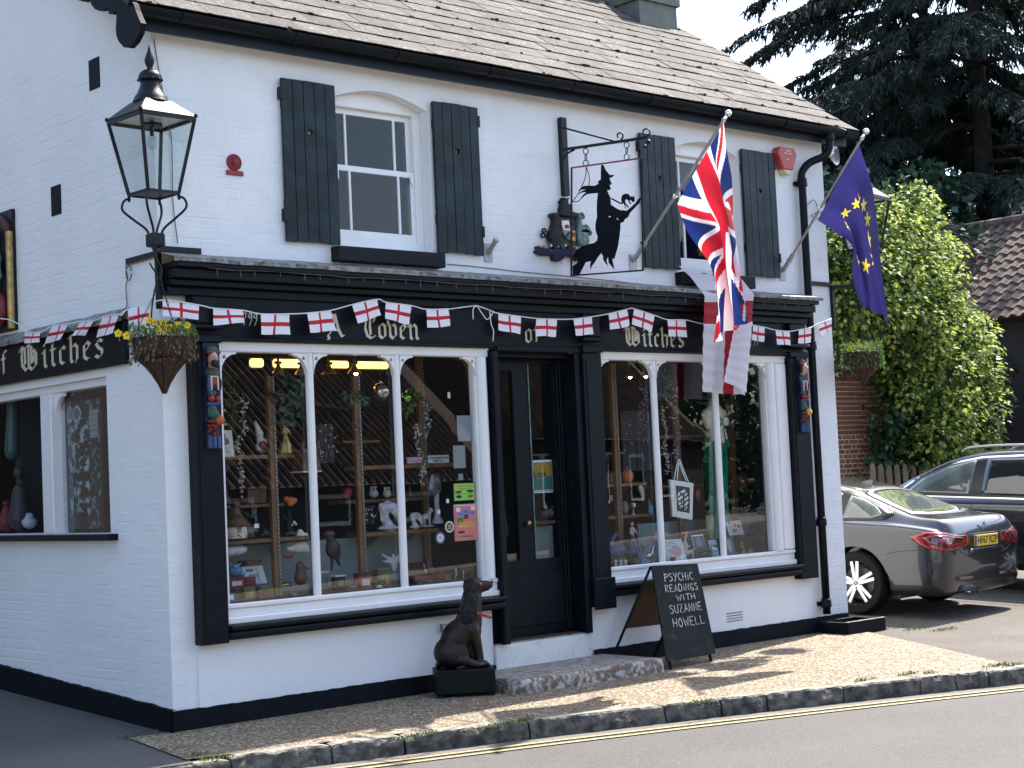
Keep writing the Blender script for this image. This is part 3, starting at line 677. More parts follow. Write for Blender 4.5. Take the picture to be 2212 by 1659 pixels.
# ---------------- black shopfront
for nm, x0, x1, zb in (('pilaster', .185, .40, .53), ('pilaster', 2.92, 2.975, .262), ('pilaster', 3.92, 4.135, .47), ('pilaster', 6.66, 6.92, .50)):
    p = MB().box(x0, x1, -.10, -.0, zb, 2.60).build(nm, 'black_paint', B_, bevel=.004)
    if x1 - x0 > .1:
        MB().box(x0 + .03, x1 - .03, -.107, -.1, zb + .08, 2.54).build('raised_panel', 'black_paint', p, bevel=.003)
        MB().box(x0 - .012, x1 + .012, -.125, -.0, 2.603, 2.66).build('capital', 'black_paint', p, bevel=.008)
        MB().box(x0 - .02, x1 + .02, -.14, -.0, 2.70, 2.73).build('capital', 'black_paint', p, bevel=.008); MB().box(x0 + .01, x1 - .01, -.118, -.0, 2.733, 2.93).build('console', 'black_paint', p, bevel=.01)
        if zb < .48: MB().box(x0 - .01, x1 + .02, -.125, -.101, zb - .02, zb + .24).build('pilaster_foot', 'black_paint', p, bevel=.006)
MB().box(3.85, 3.915, -.07, .0, .262, 2.60).build('door_post', 'black_paint', B_, bevel=.004)
FB = MB().box(.20, 6.92, -.06, -.005, 2.63, 2.93).build('fascia_board', 'black_paint', B_)
MB().box(.40, 2.915, -.10, -.061, 2.622, 2.648).build('fascia_moulding', 'black_paint', FB, bevel=.006); MB().box(2.98, 3.915, -.09, -.061, 2.60, 2.645).build('fascia_moulding', 'black_paint', FB, bevel=.006); MB().box(4.14, 6.655, -.10, -.061, 2.625, 2.65).build('fascia_moulding', 'black_paint', FB, bevel=.006)
c = MB()
for z0, z1, yy in ((2.931, 2.99, -.085), (2.993, 3.035, -.14), (3.038, 3.105, -.19), (3.108, 3.15, -.235)): c.box(.02, 6.99, yy, -.0, z0, z1)
CO = c.build('cornice', 'black_paint', B_, bevel=.006)
c = MB(); vs = []; N = 140
for i in range(N + 1):
    x = -.02 + 7.05 * i / N; w = noise.noise(Vector((x * 3, 0, 0))) * .006 + noise.noise(Vector((x * 14, 5, 0))) * .003
    vs += [(x, -.25 + w, 3.142 + w), (x, -.256 + w, 3.168 + w), (x, -.24, 3.176 + w), (x, -.0, 3.235 + w * .5)]
c.add(vs, [(4 * i + k, 4 * i + k + 1, 4 * i + k + 5, 4 * i + k + 4) for i in range(N) for k in range(3)]); c.build('lead_flashing', 'lead', CO)
c = MB()
for i in range(36):
    x = .3 + i * .183 + R.uniform(-.04, .04); c.tube([(x, -.225, 3.115), (x + .003, -.222, 3.115 - R.uniform(.03, .06))], .0025, 4)
c.tube([(.25 + i * .2, -.228, 3.105 + R.uniform(-.006, .006)) for i in range(34)], .0025, 4); tag(c.build('icicle_light_string', 'grey', None), 'thin string of unlit icicle lights hanging under the black cornice', 'string lights')

# ---------------- shop windows
def shopwindow(x0, x1, jl, jr, mull, zb, name='shop_window'):
    w = thing(name, None, None, (x0, 0, zb)); w.parent = B_; w.location = Vector((x0, 0, zb)) - origin(B_)
    MB().box(x0, x1, -.045, .06, 2.552, 2.618).build('head_rail', 'white_gloss', w, bevel=.008)
    MB().box(x0, x1, -.055, .06, 2.605, 2.621).build('head_bead', 'white_gloss', w, bevel=.003)
    MB().box(x0, x1, -.035, .08, zb, zb + .095).build('bottom_rail', 'white_gloss', w, bevel=.006)
    MB().box(x0, x1, -.06, -.036, zb - .01, zb + .035).build('bottom_bead', 'white_gloss', w, bevel=.006)
    MB().box(x0, x1, -.05, .0, zb + .095, zb + .13).build('glazing_bead', 'white_gloss', w, bevel=.008)
    MB().box(x0 - .0, x1 + .02, -.135, .0, zb - .05, zb - .012).build('sill', 'black_paint', w, bevel=.014, seg=3)
    MB().box(x0 - .0, x1 + .02, -.11, .0, zb - .115, zb - .053).build('sill_moulding', 'black_paint', w, bevel=.022, seg=3)
    z0, z1 = zb + .13, 2.552
    MB().box(x0, jl, -.04, .06, z0, z1).build('jamb', 'white_gloss', w, bevel=.006)
    if jr[1] - jr[0] > .05:
        MB().box(jr[0], jr[1], -.02, .06, z0, z1).build('jamb', 'white_gloss', w, bevel=.006)
        MB().tube([((jr[0] + jr[1]) / 2, -.02, z0), ((jr[0] + jr[1]) / 2, -.02, z1)], (jr[1] - jr[0]) * .42, 14).build('jamb_column', 'white_gloss', w, smooth='a')
    for mx_ in mull:
        MB().tube([(mx_, -.008, z0), (mx_, -.008, z1)], .031, 14).build('mullion', 'white_gloss', w, smooth='a')
    edges = [jl] + [m_ for m_ in mull] + [jr[0]]
    for i in range(len(edges) - 1):
        a = edges[i] + (.03 if i else 0); b = edges[i + 1] - (.03 if i < len(edges) - 2 else 0)
        for sx_, cx in ((1, a), (-1, b)):
            r_ = .15; hw = .125
            arcp = [(cx + sx_ * (hw - hw * math.cos(math.radians(t))) , z1 - .15 + .135 * math.sin(math.radians(t))) for t in range(0, 91, 9)]
            poly = [(cx, z1), (cx, z1 - .15)] + arcp + [(cx + sx_ * hw, z1)]
            hx, hz = cx + sx_ * .026, z1 - .036; tre = []
            for q_ in range(3):
                for t in range(-60, 61, 30): 
                    an = math.radians(90 + q_ * 120 + t); tre.append((hx + .0075 * math.cos(math.radians(90 + q_ * 120)) + .0085 * math.cos(an), hz + .0075 * math.sin(math.radians(90 + q_ * 120)) + .0085 * math.sin(an)))
            MB().pxz(poly, -.03, .012, [tre]).build('spandrel', 'white_gloss', w)
        MB().add([(a - .02, .018, z0 - .02), (b + .02, .018 + R.uniform(-.002, .002), z0 - .02), (b + .02, .018, z1 + .01), (a - .02, .018 + R.uniform(-.002, .002), z1 + .01)], [(0, 1, 2, 3)]).build('pane', 'shop_glass', w)
    return w
shopwindow(.405, 2.915, .452, (2.785, 2.905), (1.205, 2.005), .66)
shopwindow(4.14, 6.655, 4.17, (6.375, 6.50), (4.855, 5.668), .655)
MB().box(6.502, 6.655, -.05, .06, .79, 2.551).build('window_architrave', 'white_gloss', B_, bevel=.01)
# side window
w = thing('side_window', None, None, (0, 1.2, 1.31)); w.parent = B_; w.location = Vector((0, 1.2, 1.31)) - origin(B_)
MB().box(.03, .13, .80, 3.4, 2.38, 2.44).build('head_rail', 'white_gloss', w, bevel=.005)
MB().box(.0, .12, 1.70, 1.88, 1.31, 2.379).build('mullion', 'white_gloss', w, bevel=.006)
MB().box(.05, .13, .80, .84, 1.31, 2.379).build('jamb', 'white_gloss', w); MB().box(.05, .13, 3.36, 3.4, 1.31, 2.379).build('jamb', 'white_gloss', w)
q = MB(); q.pyz([(1.70, 2.379), (1.70, 2.20)] + [(1.70 - .13 * (1 - math.cos(math.radians(t))), 2.20 + .15 * math.sin(math.radians(t))) for t in range(0, 91, 10)] + [(1.57, 2.379)], .04, .07); q.build('spandrel', 'white_gloss', w)
MB().add([(.085, .84, 1.32), (.085, 1.70, 1.32), (.085, 1.70, 2.38), (.085, .84, 2.38)], [(0, 1, 2, 3)]).build('pane', 'shop_glass', w); MB().add([(.085, 1.88, 1.32), (.085, 3.36, 1.32), (.085, 3.36, 2.38), (.085, 1.88, 2.38)], [(0, 1, 2, 3)]).build('pane', 'shop_glass', w)
MB().box(-.075, .3, .69, 3.5, 1.262, 1.308).build('sill', 'black_paint', w, bevel=.004)
sb_ = MB().box(-.045, .0, .44, 3.6, 2.50, 2.815).build('side_sign_board', 'black_paint', B_, bevel=.004)
c = MB(); vs = []
for i in range(61):
    y = .40 + 3.25 * i / 60; w_ = noise.noise(Vector((y * 5, 3, 0))) * .012
    vs += [(-.075 + w_, y, 2.80 + w_), (-.085 + w_, y, 2.835), (-.0, y, 2.90 + w_)]
c.add(vs, [(3 * i + k, 3 * i + k + 1, 3 * i + k + 4, 3 * i + k + 3) for i in range(60) for k in range(2)]); c.build('lead_flashing', 'lead', sb_)

# ---------------- doorway
Dr = thing('shop_door', None, None, (3.4, .12, .262)); Dr.parent = B_; Dr.location = Vector((3.4, .12, .262)) - origin(B_)
MB().box(2.86, 2.985, -.0, .19, .262, 2.6).build('reveal', 'black_paint', Dr); MB().box(3.845, 3.93, .0, .19, .262, 2.6).build('reveal', 'black_paint', Dr)
MB().box(2.985, 3.845, .0, .19, 2.56, 2.62).build('door_head', 'black_paint', Dr)
def dx(px, py, y=.13): return oy(px, py, y)[0]
xa, xb, xc_, xd = dx(1066, 900), dx(1108, 900), dx(1142, 900), dx(1196, 900)
MB().pxz([(2.985, .262), (3.845, .262), (3.845, 2.56), (2.985, 2.56)], .12, .17, [[(xa, .90), (xb, .90), (xb, 2.46), (xa, 2.46)], [(xc_, .90), (xd, .90), (xd, 2.52), (xc_, 2.52)]]).build('door_leaf', 'black_paint', Dr, bevel=.004)
for a, b in ((xa, xb), (xc_, xd)):
    MB().add([(a, .145, .90), (b, .145, .90), (b, .145, 2.52), (a, .145, 2.52)], [(0, 1, 2, 3)]).build('pane', 'shop_glass', Dr)
MB().box(xc_ - .006, xc_ + .004, .112, .119, .90, 2.52).build('glass_edge', 'teal_verdigris', Dr)
for i in range(4): MB().box(xd + .03 + i * .035, xd + .048 + i * .035, .105, .119, .3, 2.54).build('moulding', 'black_paint', Dr, bevel=.004)
MB().box(xa, xd, .108, .119, .36, .80).build('lower_panel', 'black_paint', Dr, bevel=.006); MB().lathe([(.018, 0), (.02, .02), (.024, .03), (.018, .045), (0, .05)], ((xb + xc_) / 2, .12, 1.2), 12, ax=(0, -1, 0)).build('door_knob', 'brass', Dr, smooth=True)
# threshold and step
MB().box(2.865, 3.915, -.04, .3, .02, .262).build('threshold', 'step_white', B_, bevel=.006)
MB().box(2.865, 3.915, -.041, .25, .2622, .268).build('threshold_top', 'concrete', B_)
stp = thing('door_step', 'low worn concrete step with flaking white edge below the shop door', 'step', (3.3, -.4, -.05))
sd = MB(); vs = []; N = 40
outline = [(2.50, -.01)] + [(2.50 + (0 if t < 1 else 0), -.01 - (.66) * t) for t in (.25, .5, .75)] + [(2.50, -.67), (2.515, -.71), (2.55, -.735)] + [(2.55 + 1.47 * i / 22, -.738 + R.uniform(-.004, .004)) for i in range(1, 22)] + [(4.03, -.735), (4.058, -.72), (4.065, -.68)] + [(4.065, -.68 + .67 * t) for t in (.25, .5, .75)] + [(4.065, -.01)]
n = len(outline)
rings = [(-.12, 0), (.0, .001), (.045, .003), (.062, .009), (.070, .022)]
cxs, cys = 3.28, -.3
for z, ins in rings:
    for (x, y) in outline: vs.append((x + (cxs - x) * ins * .9, y + (cys - y) * ins * 2.4 if y < -.05 else y, z + noise.noise(Vector((x * 9, y * 9, z * 30))) * .003))
fs = [(k * n + i, k * n + i + 1, (k + 1) * n + i + 1, (k + 1) * n + i) for k in range(len(rings) - 1) for i in range(n - 1)]
sd.add(vs, fs); sd.build('step_edge', 'step_side', stp, smooth=True)
st_ = MB(); st_.prism([(vs[(len(rings) - 1) * n + i][0], vs[(len(rings) - 1) * n + i][1]) for i in range(n)], lambda a, b, t: (a, b, .0705 if t == 0 else -.1)); st_.build('step_top', 'concrete', stp)

# ================================================================== LETTERING
GL = {  # pen strokes, x-height 1, written with a broad nib
 'o': (.72, [[(.14, .84), (.14, .17), (.36, .02), (.58, .17), (.58, .84), (.36, .99), (.14, .84)]]),
 'v': (.76, [[(-.02, 1.22), (.06, .98), (.16, .84), (.16, .2), (.36, .02), (.60, .24), (.60, .78), (.42, .98), (.28, .90)]]),
 'e': (.68, [[(.58, .16), (.36, .01), (.14, .18), (.14, .80), (.36, .99), (.56, .80), (.18, .46)]]),
 'n': (.82, [[(.0, .86), (.15, .99), (.15, .12), (.28, .0)], [(.17, .78), (.44, .99), (.62, .82), (.62, .14), (.76, .0)]]),
 'f': (.52, [[(.56, 1.36), (.44, 1.46), (.26, 1.28), (.26, .10), (.14, -.04)], [(.04, .97), (.48, .97)]]),
 'i': (.42, [[(.02, .86), (.17, .99), (.17, .13), (.32, .0)], [(.13, 1.32), (.20, 1.25)]]),
 't': (.46, [[(.18, 1.26), (.18, .14), (.36, .0)], [(.02, .95), (.42, .95)]]),
 'c': (.60, [[(.54, .16), (.34, .01), (.14, .18), (.14, .80), (.36, .99), (.50, .84)]]),
 'h': (.80, [[(.04, 1.40), (.16, 1.52), (.16, .12), (.28, .0)], [(.17, .78), (.44, .99), (.62, .82), (.60, .10), (.42, -.12)]]),
 's': (.66, [[(.56, .86), (.34, .99), (.14, .80), (.28, .56), (.52, .40), (.54, .16), (.32, .0), (.08, .14)]]),
 'W': (1.55, [[(-.04, 1.22), (.10, 1.44), (.36, 1.30)], [(.16, 1.38), (.10, .90), (.14, .36), (.42, .04), (.66, .22)], [(.36, 1.30), (.38, .40)], [(.44, 1.36), (.62, 1.48), (.92, 1.32)], [(.68, 1.40), (.66, .22), (.92, .02), (1.24, .26), (1.24, .90), (1.06, 1.16), (.90, .96)], [(.92, 1.30), (.90, .38)], [(1.04, .86), (1.06, .44)]]),
 'A': (1.35, [[(-.06, -.12), (.0, -.26), (.12, -.12), (.02, .12), (.22, .30), (.56, .95), (.52, 1.30), (.36, 1.44), (.30, 1.34)], [(.58, 1.46), (.82, .52), (1.06, .08), (1.24, .12)], [(.24, .52), (.82, .46)]]),
 'C': (1.0, [[(.90, 1.34), (.70, 1.48), (.44, 1.36), (.22, 1.10), (.14, .62), (.30, .14), (.58, .0), (.84, .12)], [(.56, 1.38), (.50, .8), (.54, .22)], [(.90, 1.34), (.80, 1.08)]]),
 '1': (.42, [[(.08, .88), (.22, 1.02), (.10, .0)]]), '7': (.52, [[(.06, .92), (.46, .92), (.24, .40), (.06, -.30)]]), '9': (.56, [[(.46, .66), (.28, .46), (.10, .66), (.26, .94), (.46, .82), (.42, .2), (.12, -.30)]]),
 '~': (.40, [[(.34, .52), (.16, .42), (.04, .16), (.18, .0), (.34, .10)]]),
}
def nib_text(txt, org, sc, rt, upv, nrm, parent, mt='brass_letter', nib=.20, gap=.10, ang=40, xs=1.0):
    x = 0; rt, upv, nrm, org = Vector(rt), Vector(upv), Vector(nrm), Vector(org)
    nx_, ny_ = nib / 2 * math.cos(math.radians(ang)), nib / 2 * math.sin(math.radians(ang))
    for chx in txt:
        if chx == ' ': x += .45; continue
        wd, strokes = GL[chx]; s = MB(); k = 0
        for stv in strokes:
            for a, b in zip(stv, stv[1:]):
                k += 1; h = .0012 + .00035 * k
                pts = [(a[0] - nx_, a[1] - ny_), (b[0] - nx_, b[1] - ny_), (b[0] + nx_, b[1] + ny_), (a[0] + nx_, a[1] + ny_)]
                e = .028
                d = Vector((b[0] - a[0], b[1] - a[1])); pn = Vector((-d.y, d.x)).normalized() * e
                if abs(d.x * ny_ - d.y * nx_) / max(d.length, 1e-6) < .04:
                    pts = [(a[0] - nx_ - pn.x, a[1] - ny_ - pn.y), (b[0] + nx_ - pn.x, b[1] + ny_ - pn.y), (b[0] + nx_ + pn.x, b[1] + ny_ + pn.y), (a[0] - nx_ + pn.x, a[1] - ny_ + pn.y)]
                f = [org + rt * ((x + p[0]) * sc * xs) + upv * (p[1] * sc) + nrm * h for p in pts]; bk = [org + rt * ((x + p[0]) * sc * xs) + upv * (p[1] * sc) - nrm * .001 for p in pts]
                s.add(f + bk, [(0, 1, 2, 3), (0, 4, 5, 1), (1, 5, 6, 2), (2, 6, 7, 3), (3, 7, 4, 0)])
        s.build('letter', mt, parent); x += wd + gap
    return x * sc * xs
FR = ((1, 0, 0), (0, 0, 1), (0, -1, 0))
nib_text('A', (oy(706, 735, -.062)[0] + .01, -.061, 2.672), .118, *FR, FB, nib=.21)
nib_text('Coven', (oy(786, 737, -.062)[0], -.061, 2.675), .114, *FR, FB, nib=.21, xs=1.06)
nib_text('of', (oy(1134, 741, -.062)[0], -.061, 2.678), .110, *FR, FB, nib=.21, xs=1.1)
nib_text('Witches', (oy(1352, 749, -.062)[0], -.061, 2.675), .112, *FR, FB, nib=.21, xs=1.16)
nib_text('~1799', (oy(508, 712, -.062)[0], -.061, 2.757), .075, *FR, FB, nib=.13, gap=.02)
nib_text('~1799', (oy(1612, 748, -.062)[0], -.061, 2.73), .07, *FR, FB, nib=.13, gap=.02)
SR = ((0, -1, 0), (0, 0, 1), (-1, 0, 0))
ys = ox(45, 805, -.047)[1]; ye = ox(226, 780, -.047)[1]
nib_text('Witches', (-.046, ys, 2.575), .132, *SR, sb_, nib=.19, gap=.16, xs=(ys - ye) / (.132 * 6.15))
nib_text('of', (-.046, ox(0, 820, -.047)[1] + .12, 2.575), .132, *SR, sb_, nib=.19, xs=1.35)

# ================================================================== FLAGS AND BUNTING
def cl(hexs): return hexs
RED, WHT, BLU = (.52, .014, .03), (.84, .82, .86), (.012, .028, .16)
def england(u, v, hw=.06, hv=.1): return RED if abs(u - .5) < hw or abs(v - .5) < hv else WHT
def union(u, v):
    x, y = (u - .5) * 2 * 1.67, (.5 - v) * 2
    if abs(x) < .2 or abs(y) < .2: return RED
    if abs(x) < .335 or abs(y) < .335: return WHT
    ax, ay = x / 1.67, y; d = abs(abs(ax) - abs(ay)) * .86
    if d < .2:
        sgn = (abs(ay) - abs(ax)) * (1 if x * y > 0 else -1) * (1 if x < 0 else -1)
        if abs(sgn) * .86 < .135 and (sgn > 0 or abs(sgn) < .01): return RED
        return WHT
    return BLU
EUB, EUY = (.028, .024, .13), (.75, .60, .05)
def euflag(u, v):
    x, y = (u - .5) * 1.5, .5 - v
    for k in range(12):
        a = math.radians(30 * k); cx, cy = .333 * math.sin(a), .333 * math.cos(a); dx_, dy_ = x - cx, y - cy; r = math.hypot(dx_, dy_)
        if r < .078:
            t = (math.atan2(dx_, dy_) % (2 * math.pi / 5)) - math.pi / 5; e = .078 * .382 * math.cos(0) / max(.2, 1)
            lim = .0298 / (math.cos(math.pi / 5 - abs(t)) - .0 + (1 - abs(t) / (math.pi / 5)) * 0) if False else .0298 + (.078 - .0298) * (abs(t) / (math.pi / 5)) ** 1.6
            if r < lim: return EUY
    return EUB
def bil(c, u, v):
    a = Vector(c[0]) * (1 - u) + Vector(c[1]) * u; b = Vector(c[3]) * (1 - u) + Vector(c[2]) * u; return a * (1 - v) + b * v
def bunting(name, label, flags, strpts, side_end=None):
    org = Vector(strpts[0]); t = thing(name, label, 'bunting', org)
    s = MB().tube(smoothpts(strpts, 4), .005, 5); s.build('string', 'string_white', t, smooth=True)
    for c in flags:
        ph = R.random() * 6; am = R.uniform(.004, .012); c = [Vector(p) for p in c]; nn = (c[1] - c[0]).cross(c[3] - c[0]).normalized()
        fn = lambda u, v: bil(c, u, v) + nn * (am * math.sin(ph + u * 5 + v * 2) * (.2 + v)) + (c[3] - c[0]) * (.02 * math.sin(ph * 2 + u * 6) * v)
        sheet('pennant', fn, lambda u, v: england(u, v, .062, .105), 24, 15, 'print_bunting', t)
def q4(z0x, z0y, pts, yy): return [oy(z0x + a / 3, z0y + b / 3, yy) for a, b in pts]
YB = -.155
FL1 = [q4(0, 553, p, y_) for p, y_ in (([(828, 345), (965, 320), (965, 440), (835, 470)], -.06), ([(1055, 285), (1290, 318), (1290, 410), (1055, 390)], -.16), ([(1382, 338), (1570, 352), (1588, 432), (1388, 448)], YB), ([(1690, 375), (1876, 375), (1876, 510), (1688, 507)], YB), ([(1990, 370), (2145, 352), (2175, 485), (2005, 497)], YB))]
FL1 += [q4(737.3, 553, p, YB) for p in ([(70, 315), (232, 280), (256, 385), (103, 440)], [(290, 300), (455, 322), (443, 445), (282, 408)], [(550, 345), (693, 342), (707, 455), (562, 466)])]
FL2 = [q4(737.3, 553, p, YB) for p in ([(1018, 372), (1163, 392), (1162, 508), (1022, 480)], [(1265, 405), (1398, 410), (1396, 522), (1262, 520)], [(1505, 408), (1625, 393), (1632, 508), (1515, 517)], [(1730, 375), (1850, 345), (1868, 455), (1748, 478)], [(1898, 342), (2030, 385), (2012, 495), (1885, 440)], [(2112, 412), (2232, 415), (2235, 525), (2120, 520)])]
FL2 += [q4(1474.7, 553, p, YB) for p in ([(135, 440), (225, 425), (240, 520), (150, 540)], [(300, 430), (395, 432), (395, 540), (305, 535)], [(455, 448), (530, 462), (525, 558), (450, 545)], [(602, 480), (692, 488), (702, 580), (615, 572)], [(752, 478), (832, 462), (828, 562), (752, 568)], [(872, 440), (965, 405), (972, 490), (905, 518)])]
def sp_of(fl): return [p for f in fl for p in (f[0], f[1])]
P_ = lambda x, y, yy=YB: oy(x, y, yy)
s1 = sp_of(FL1); s1 = [P_(262, 680, -.05)] + s1[:14] + [P_(815, 645)] + s1[14:] if False else [P_(262, 682, -.05)] + s1 + [P_(975, 667), P_(1028, 660)]
bunting('bunting', 'bunting string of England flags from the left lamp along the left half of the shopfront', FL1, s1)
s2 = [P_(1030, 660), P_(1062, 672)] + sp_of(FL2)
bunting('bunting', 'bunting string of England flags from the doorway to the right end of the shopfront', FL2, s2)
FL3 = [[ox(a / 3, 553 + b / 3, -.10) for a, b in p] for p in ([(165, 490), (265, 492), (258, 560), (147, 567)], [(340, 455), (440, 440), (400, 540), (295, 567)], [(520, 425), (610, 420), (545, 515), (460, 517)], [(665, 395), (770, 378), (735, 500), (620, 530)])]
s3 = [ox(0, 688, -.10), ox(20, 691, -.1), ox(45, 703, -.1)] + sp_of(FL3) + [ox(262, 682, -.10)]
bunting('bunting', 'short bunting string of England flags over the side wall sign', FL3, s3)
# loose knotted tails of the string
s = MB(); s.tube(smoothpts([P_(1030, 660, -.17), P_(1022, 668, -.175), P_(1022, 690, -.17)], 4), .0045, 5); s.tube(smoothpts([P_(1030, 660, -.17), P_(1042, 678, -.17), P_(1052, 690, -.17), P_(1062, 680, -.17), P_(1066, 672, -.17)], 4), .0045, 5)
s.tube(smoothpts([P_(1058, 672, -.17), P_(1061, 700, -.17), P_(1066, 715, -.17), P_(1065, 737, -.17)], 4), .0045, 5); tag(s.build('knotted_string', 'string_white', smooth=True), 'white knotted string end dangling beside the black post left of the door', 'string')

def flagpole(name, label, xb, zb, tip, cloth):
    t = thing(name, label, 'flag', (xb, -.03, zb)); tip = Vector(tip); b = Vector((xb, -.02, zb)); d = (tip - b).normalized()
    MB().box(xb - .045, xb + .045, -.012, .0, zb - .09, zb + .05).tube([b, b + d * .20], .022, 10).tube([b + d * .12, b + d * .13], .03, 10).build('wall_socket', 'zinc', t, smooth='a')
    MB().tube([b + d * .1, tip - d * .02], .0125, 10).build('pole', 'zinc', t, smooth='a')
    MB().tube([b + d * .70, b + d * .72], .018, 10).build('clip', 'white_plastic', t)
    MB().ball(tip + d * .03, .030, 14).lathe([(.016, 0), (.02, .02), (.012, .05)], tip - d * .06, 12, ax=d).build('finial', 'chrome', t, smooth='a')
    cloth(t)
def cloth_grid(G, xf, fold):
    """rows of photo points (hoist to fly) laid on planes x = const, interpolated smoothly"""
    A = np.array([[ox(*p[:2], xf + (p[2] if len(p) > 2 else 0)) for p in row] for row in G])
    def cr(P, t):
        n = len(P) - 1; f = min(max(t, 0), .99999) * n; i = int(f); w = f - i
        p0 = P[i - 1] if i else 2 * P[0] - P[1]; p1 = P[i]; p2 = P[i + 1]; p3 = P[i + 2] if i + 2 <= n else 2 * P[n] - P[n - 1]
        return .5 * (2 * p1 + (p2 - p0) * w + (2 * p0 - 5 * p1 + 4 * p2 - p3) * w * w + (3 * p1 - p0 - 3 * p2 + p3) * w ** 3)
    def fn(u, v):
        q = cr(np.array([cr(A[k], u) for k in range(len(A))]), v); q = q + np.array([fold(u, v), 0, 0]); return q
    return fn
# union flag: rows v = top .. bottom of the hoist, columns u = hoist .. fly
UG = [[(*c8(345, 108), 0), (*c8(356, 330), .05), (*c8(384, 560), .08), (*c8(420, 820), .03), (*c8(463, 1180), .05)],
      [(*c8(292, 205), 0), (*c8(330, 400), .02), (*c8(372, 640), -.04), (*c8(400, 900), -.09), (*c8(436, 1215), .0)],
      [(*c8(226, 320), 0), (*c8(286, 470), .0), (*c8(346, 665), .03), (*c8(366, 930), .03), (*c8(400, 1235), .06)],
      [(*c8(150, 450), 0), (*c8(222, 600), .02), (*c8(300, 760), .0), (*c8(330, 985), -.03), (*c8(350, 1262), .02)],
      [(*c8(92, 560), 0), (*c8(160, 710), .03), (*c8(240, 855), .05), (*c8(284, 1020), .05), (*c8(291, 1312), .04)]]
flagpole('union_flag', 'red white and blue union flag hanging limp from an angled pole over the right window', 4.679, 3.436, (4.679, -1.161, 4.489),
         lambda t: sheet('cloth', cloth_grid(UG, 4.70, lambda u, v: .055 * math.sin(v * 17 + u * 5) * min(1, u * 3) + .02 * math.sin(v * 33 + u * 8) * u), union, 150, 100, 'print_cloth', t))
EG = [[(*c8(1080, 222), 0), (*c8(1125, 400), .05), (*c8(1160, 610), .06), (*c8(1200, 860), .05), (*c8(1255, 1215), .06)],
      [(*c8(1030, 320), 0), (*c8(1095, 480), .0), (*c8(1128, 660), -.06), (*c8(1165, 900), .0), (*c8(1205, 1165), .0)],
      [(*c8(970, 430), 0), (*c8(1050, 540), -.02), (*c8(1085, 700), .03), (*c8(1130, 920), .06), (*c8(1165, 1140), .05)],
      [(*c8(910, 545), 0), (*c8(985, 610), .02), (*c8(1048, 730), .0), (*c8(1082, 930), -.03), (*c8(1130, 1125), .0)],
      [(*c8(857, 645), 0), (*c8(950, 715), .04), (*c8(1046, 788), .05), (*c8(1062, 960), .05), (*c8(1108, 1108), .02)]]
flagpole('european_flag', 'dark blue flag with yellow stars hanging limp from an angled pole at the right corner', 6.735, 3.448, (6.735, -1.05, 4.582),
         lambda t: sheet('cloth', cloth_grid(EG, 6.75, lambda u, v: .045 * math.sin(v * 14 + u * 4) * min(1, u * 3) + .012 * math.sin(v * 30 + u * 6) * u), euflag, 170, 120, 'print_cloth', t))
t = MB().box(2.955, 3.04, -.012, .0, 3.33, 3.48).tube([(2.997, -.01, 3.40), (2.997, -.12, 3.50)], .02, 10).tube([(2.997, -.108, 3.489), (2.997, -.118, 3.498)], .027, 10)
tag(t.build('flagpole_socket', 'zinc', smooth='a'), 'empty grey metal flagpole socket on the white wall right of the first window', 'pole holder')
# large England flag draped from the window sill over the cornice
L_ = [(*oy(*c8(100, 892), -.10)[0:1], -.10, 3.40), (oy(*c8(165, 940), -.12)[0], -.12, 3.36)]
def ef(u, v):
    # v along the length, u across
    key = [(-.06, c8(100, 895), c8(290, 925)), (-.13, c8(160, 955), c8(440, 960)), (-.27, c8(232, 1058), c8(514, 1048)), (-.295, c8(222, 1180), c8(508, 1170)), (-.29, c8(217, 1330), c8(498, 1330)), (-.28, c8(216, 1460), c8(485, 1470)), (-.27, c8(217, 1580), c8(472, 1598))]
    f = v * (len(key) - 1); i = min(int(f), len(key) - 2); w = f - i
    a = [Vector(oy(*k[1], k[0])) for k in (key[i], key[i + 1])]; b = [Vector(oy(*k[2], k[0])) for k in (key[i], key[i + 1])]
    p = a[0] * (1 - w) + a[1] * w; q = b[0] * (1 - w) + b[1] * w
    o = p.lerp(q, u); o.y -= .03 * math.sin(u * 9 + 1.0) * min(1, v * 2) + .012 * math.sin(u * 21 + v * 3) * v + .004 * math.sin(v * 70) * (v > .4)
    return o
def ecol(u, v):
    return RED if (abs(v - .46) < .075 or .50 < u < .68) and v > .18 else ((.55, .015, .03) if .56 < u < .68 and v > .1 else WHT)
cf = thing('england_flag', 'large white flag with a red cross draped from the sill down over the cornice', 'flag', oy(*c8(200, 900), -.1))
sheet('cloth', ef, ecol, 60, 110, 'print_cloth', cf)
tri = [oy(*c8(500, 1195), -.33), oy(*c8(400, 1240), -.345), oy(*c8(345, 1525), -.355), oy(*c8(466, 1585), -.33)]
sheet('folded_flap', lambda u, v: bil([tri[1], tri[0], tri[3], tri[2]], u, v) + Vector((0, -.02 * math.sin(u * 3) - .004 * math.sin(v * 40), 0)), lambda u, v: WHT, 14, 30, 'print_cloth', cf)

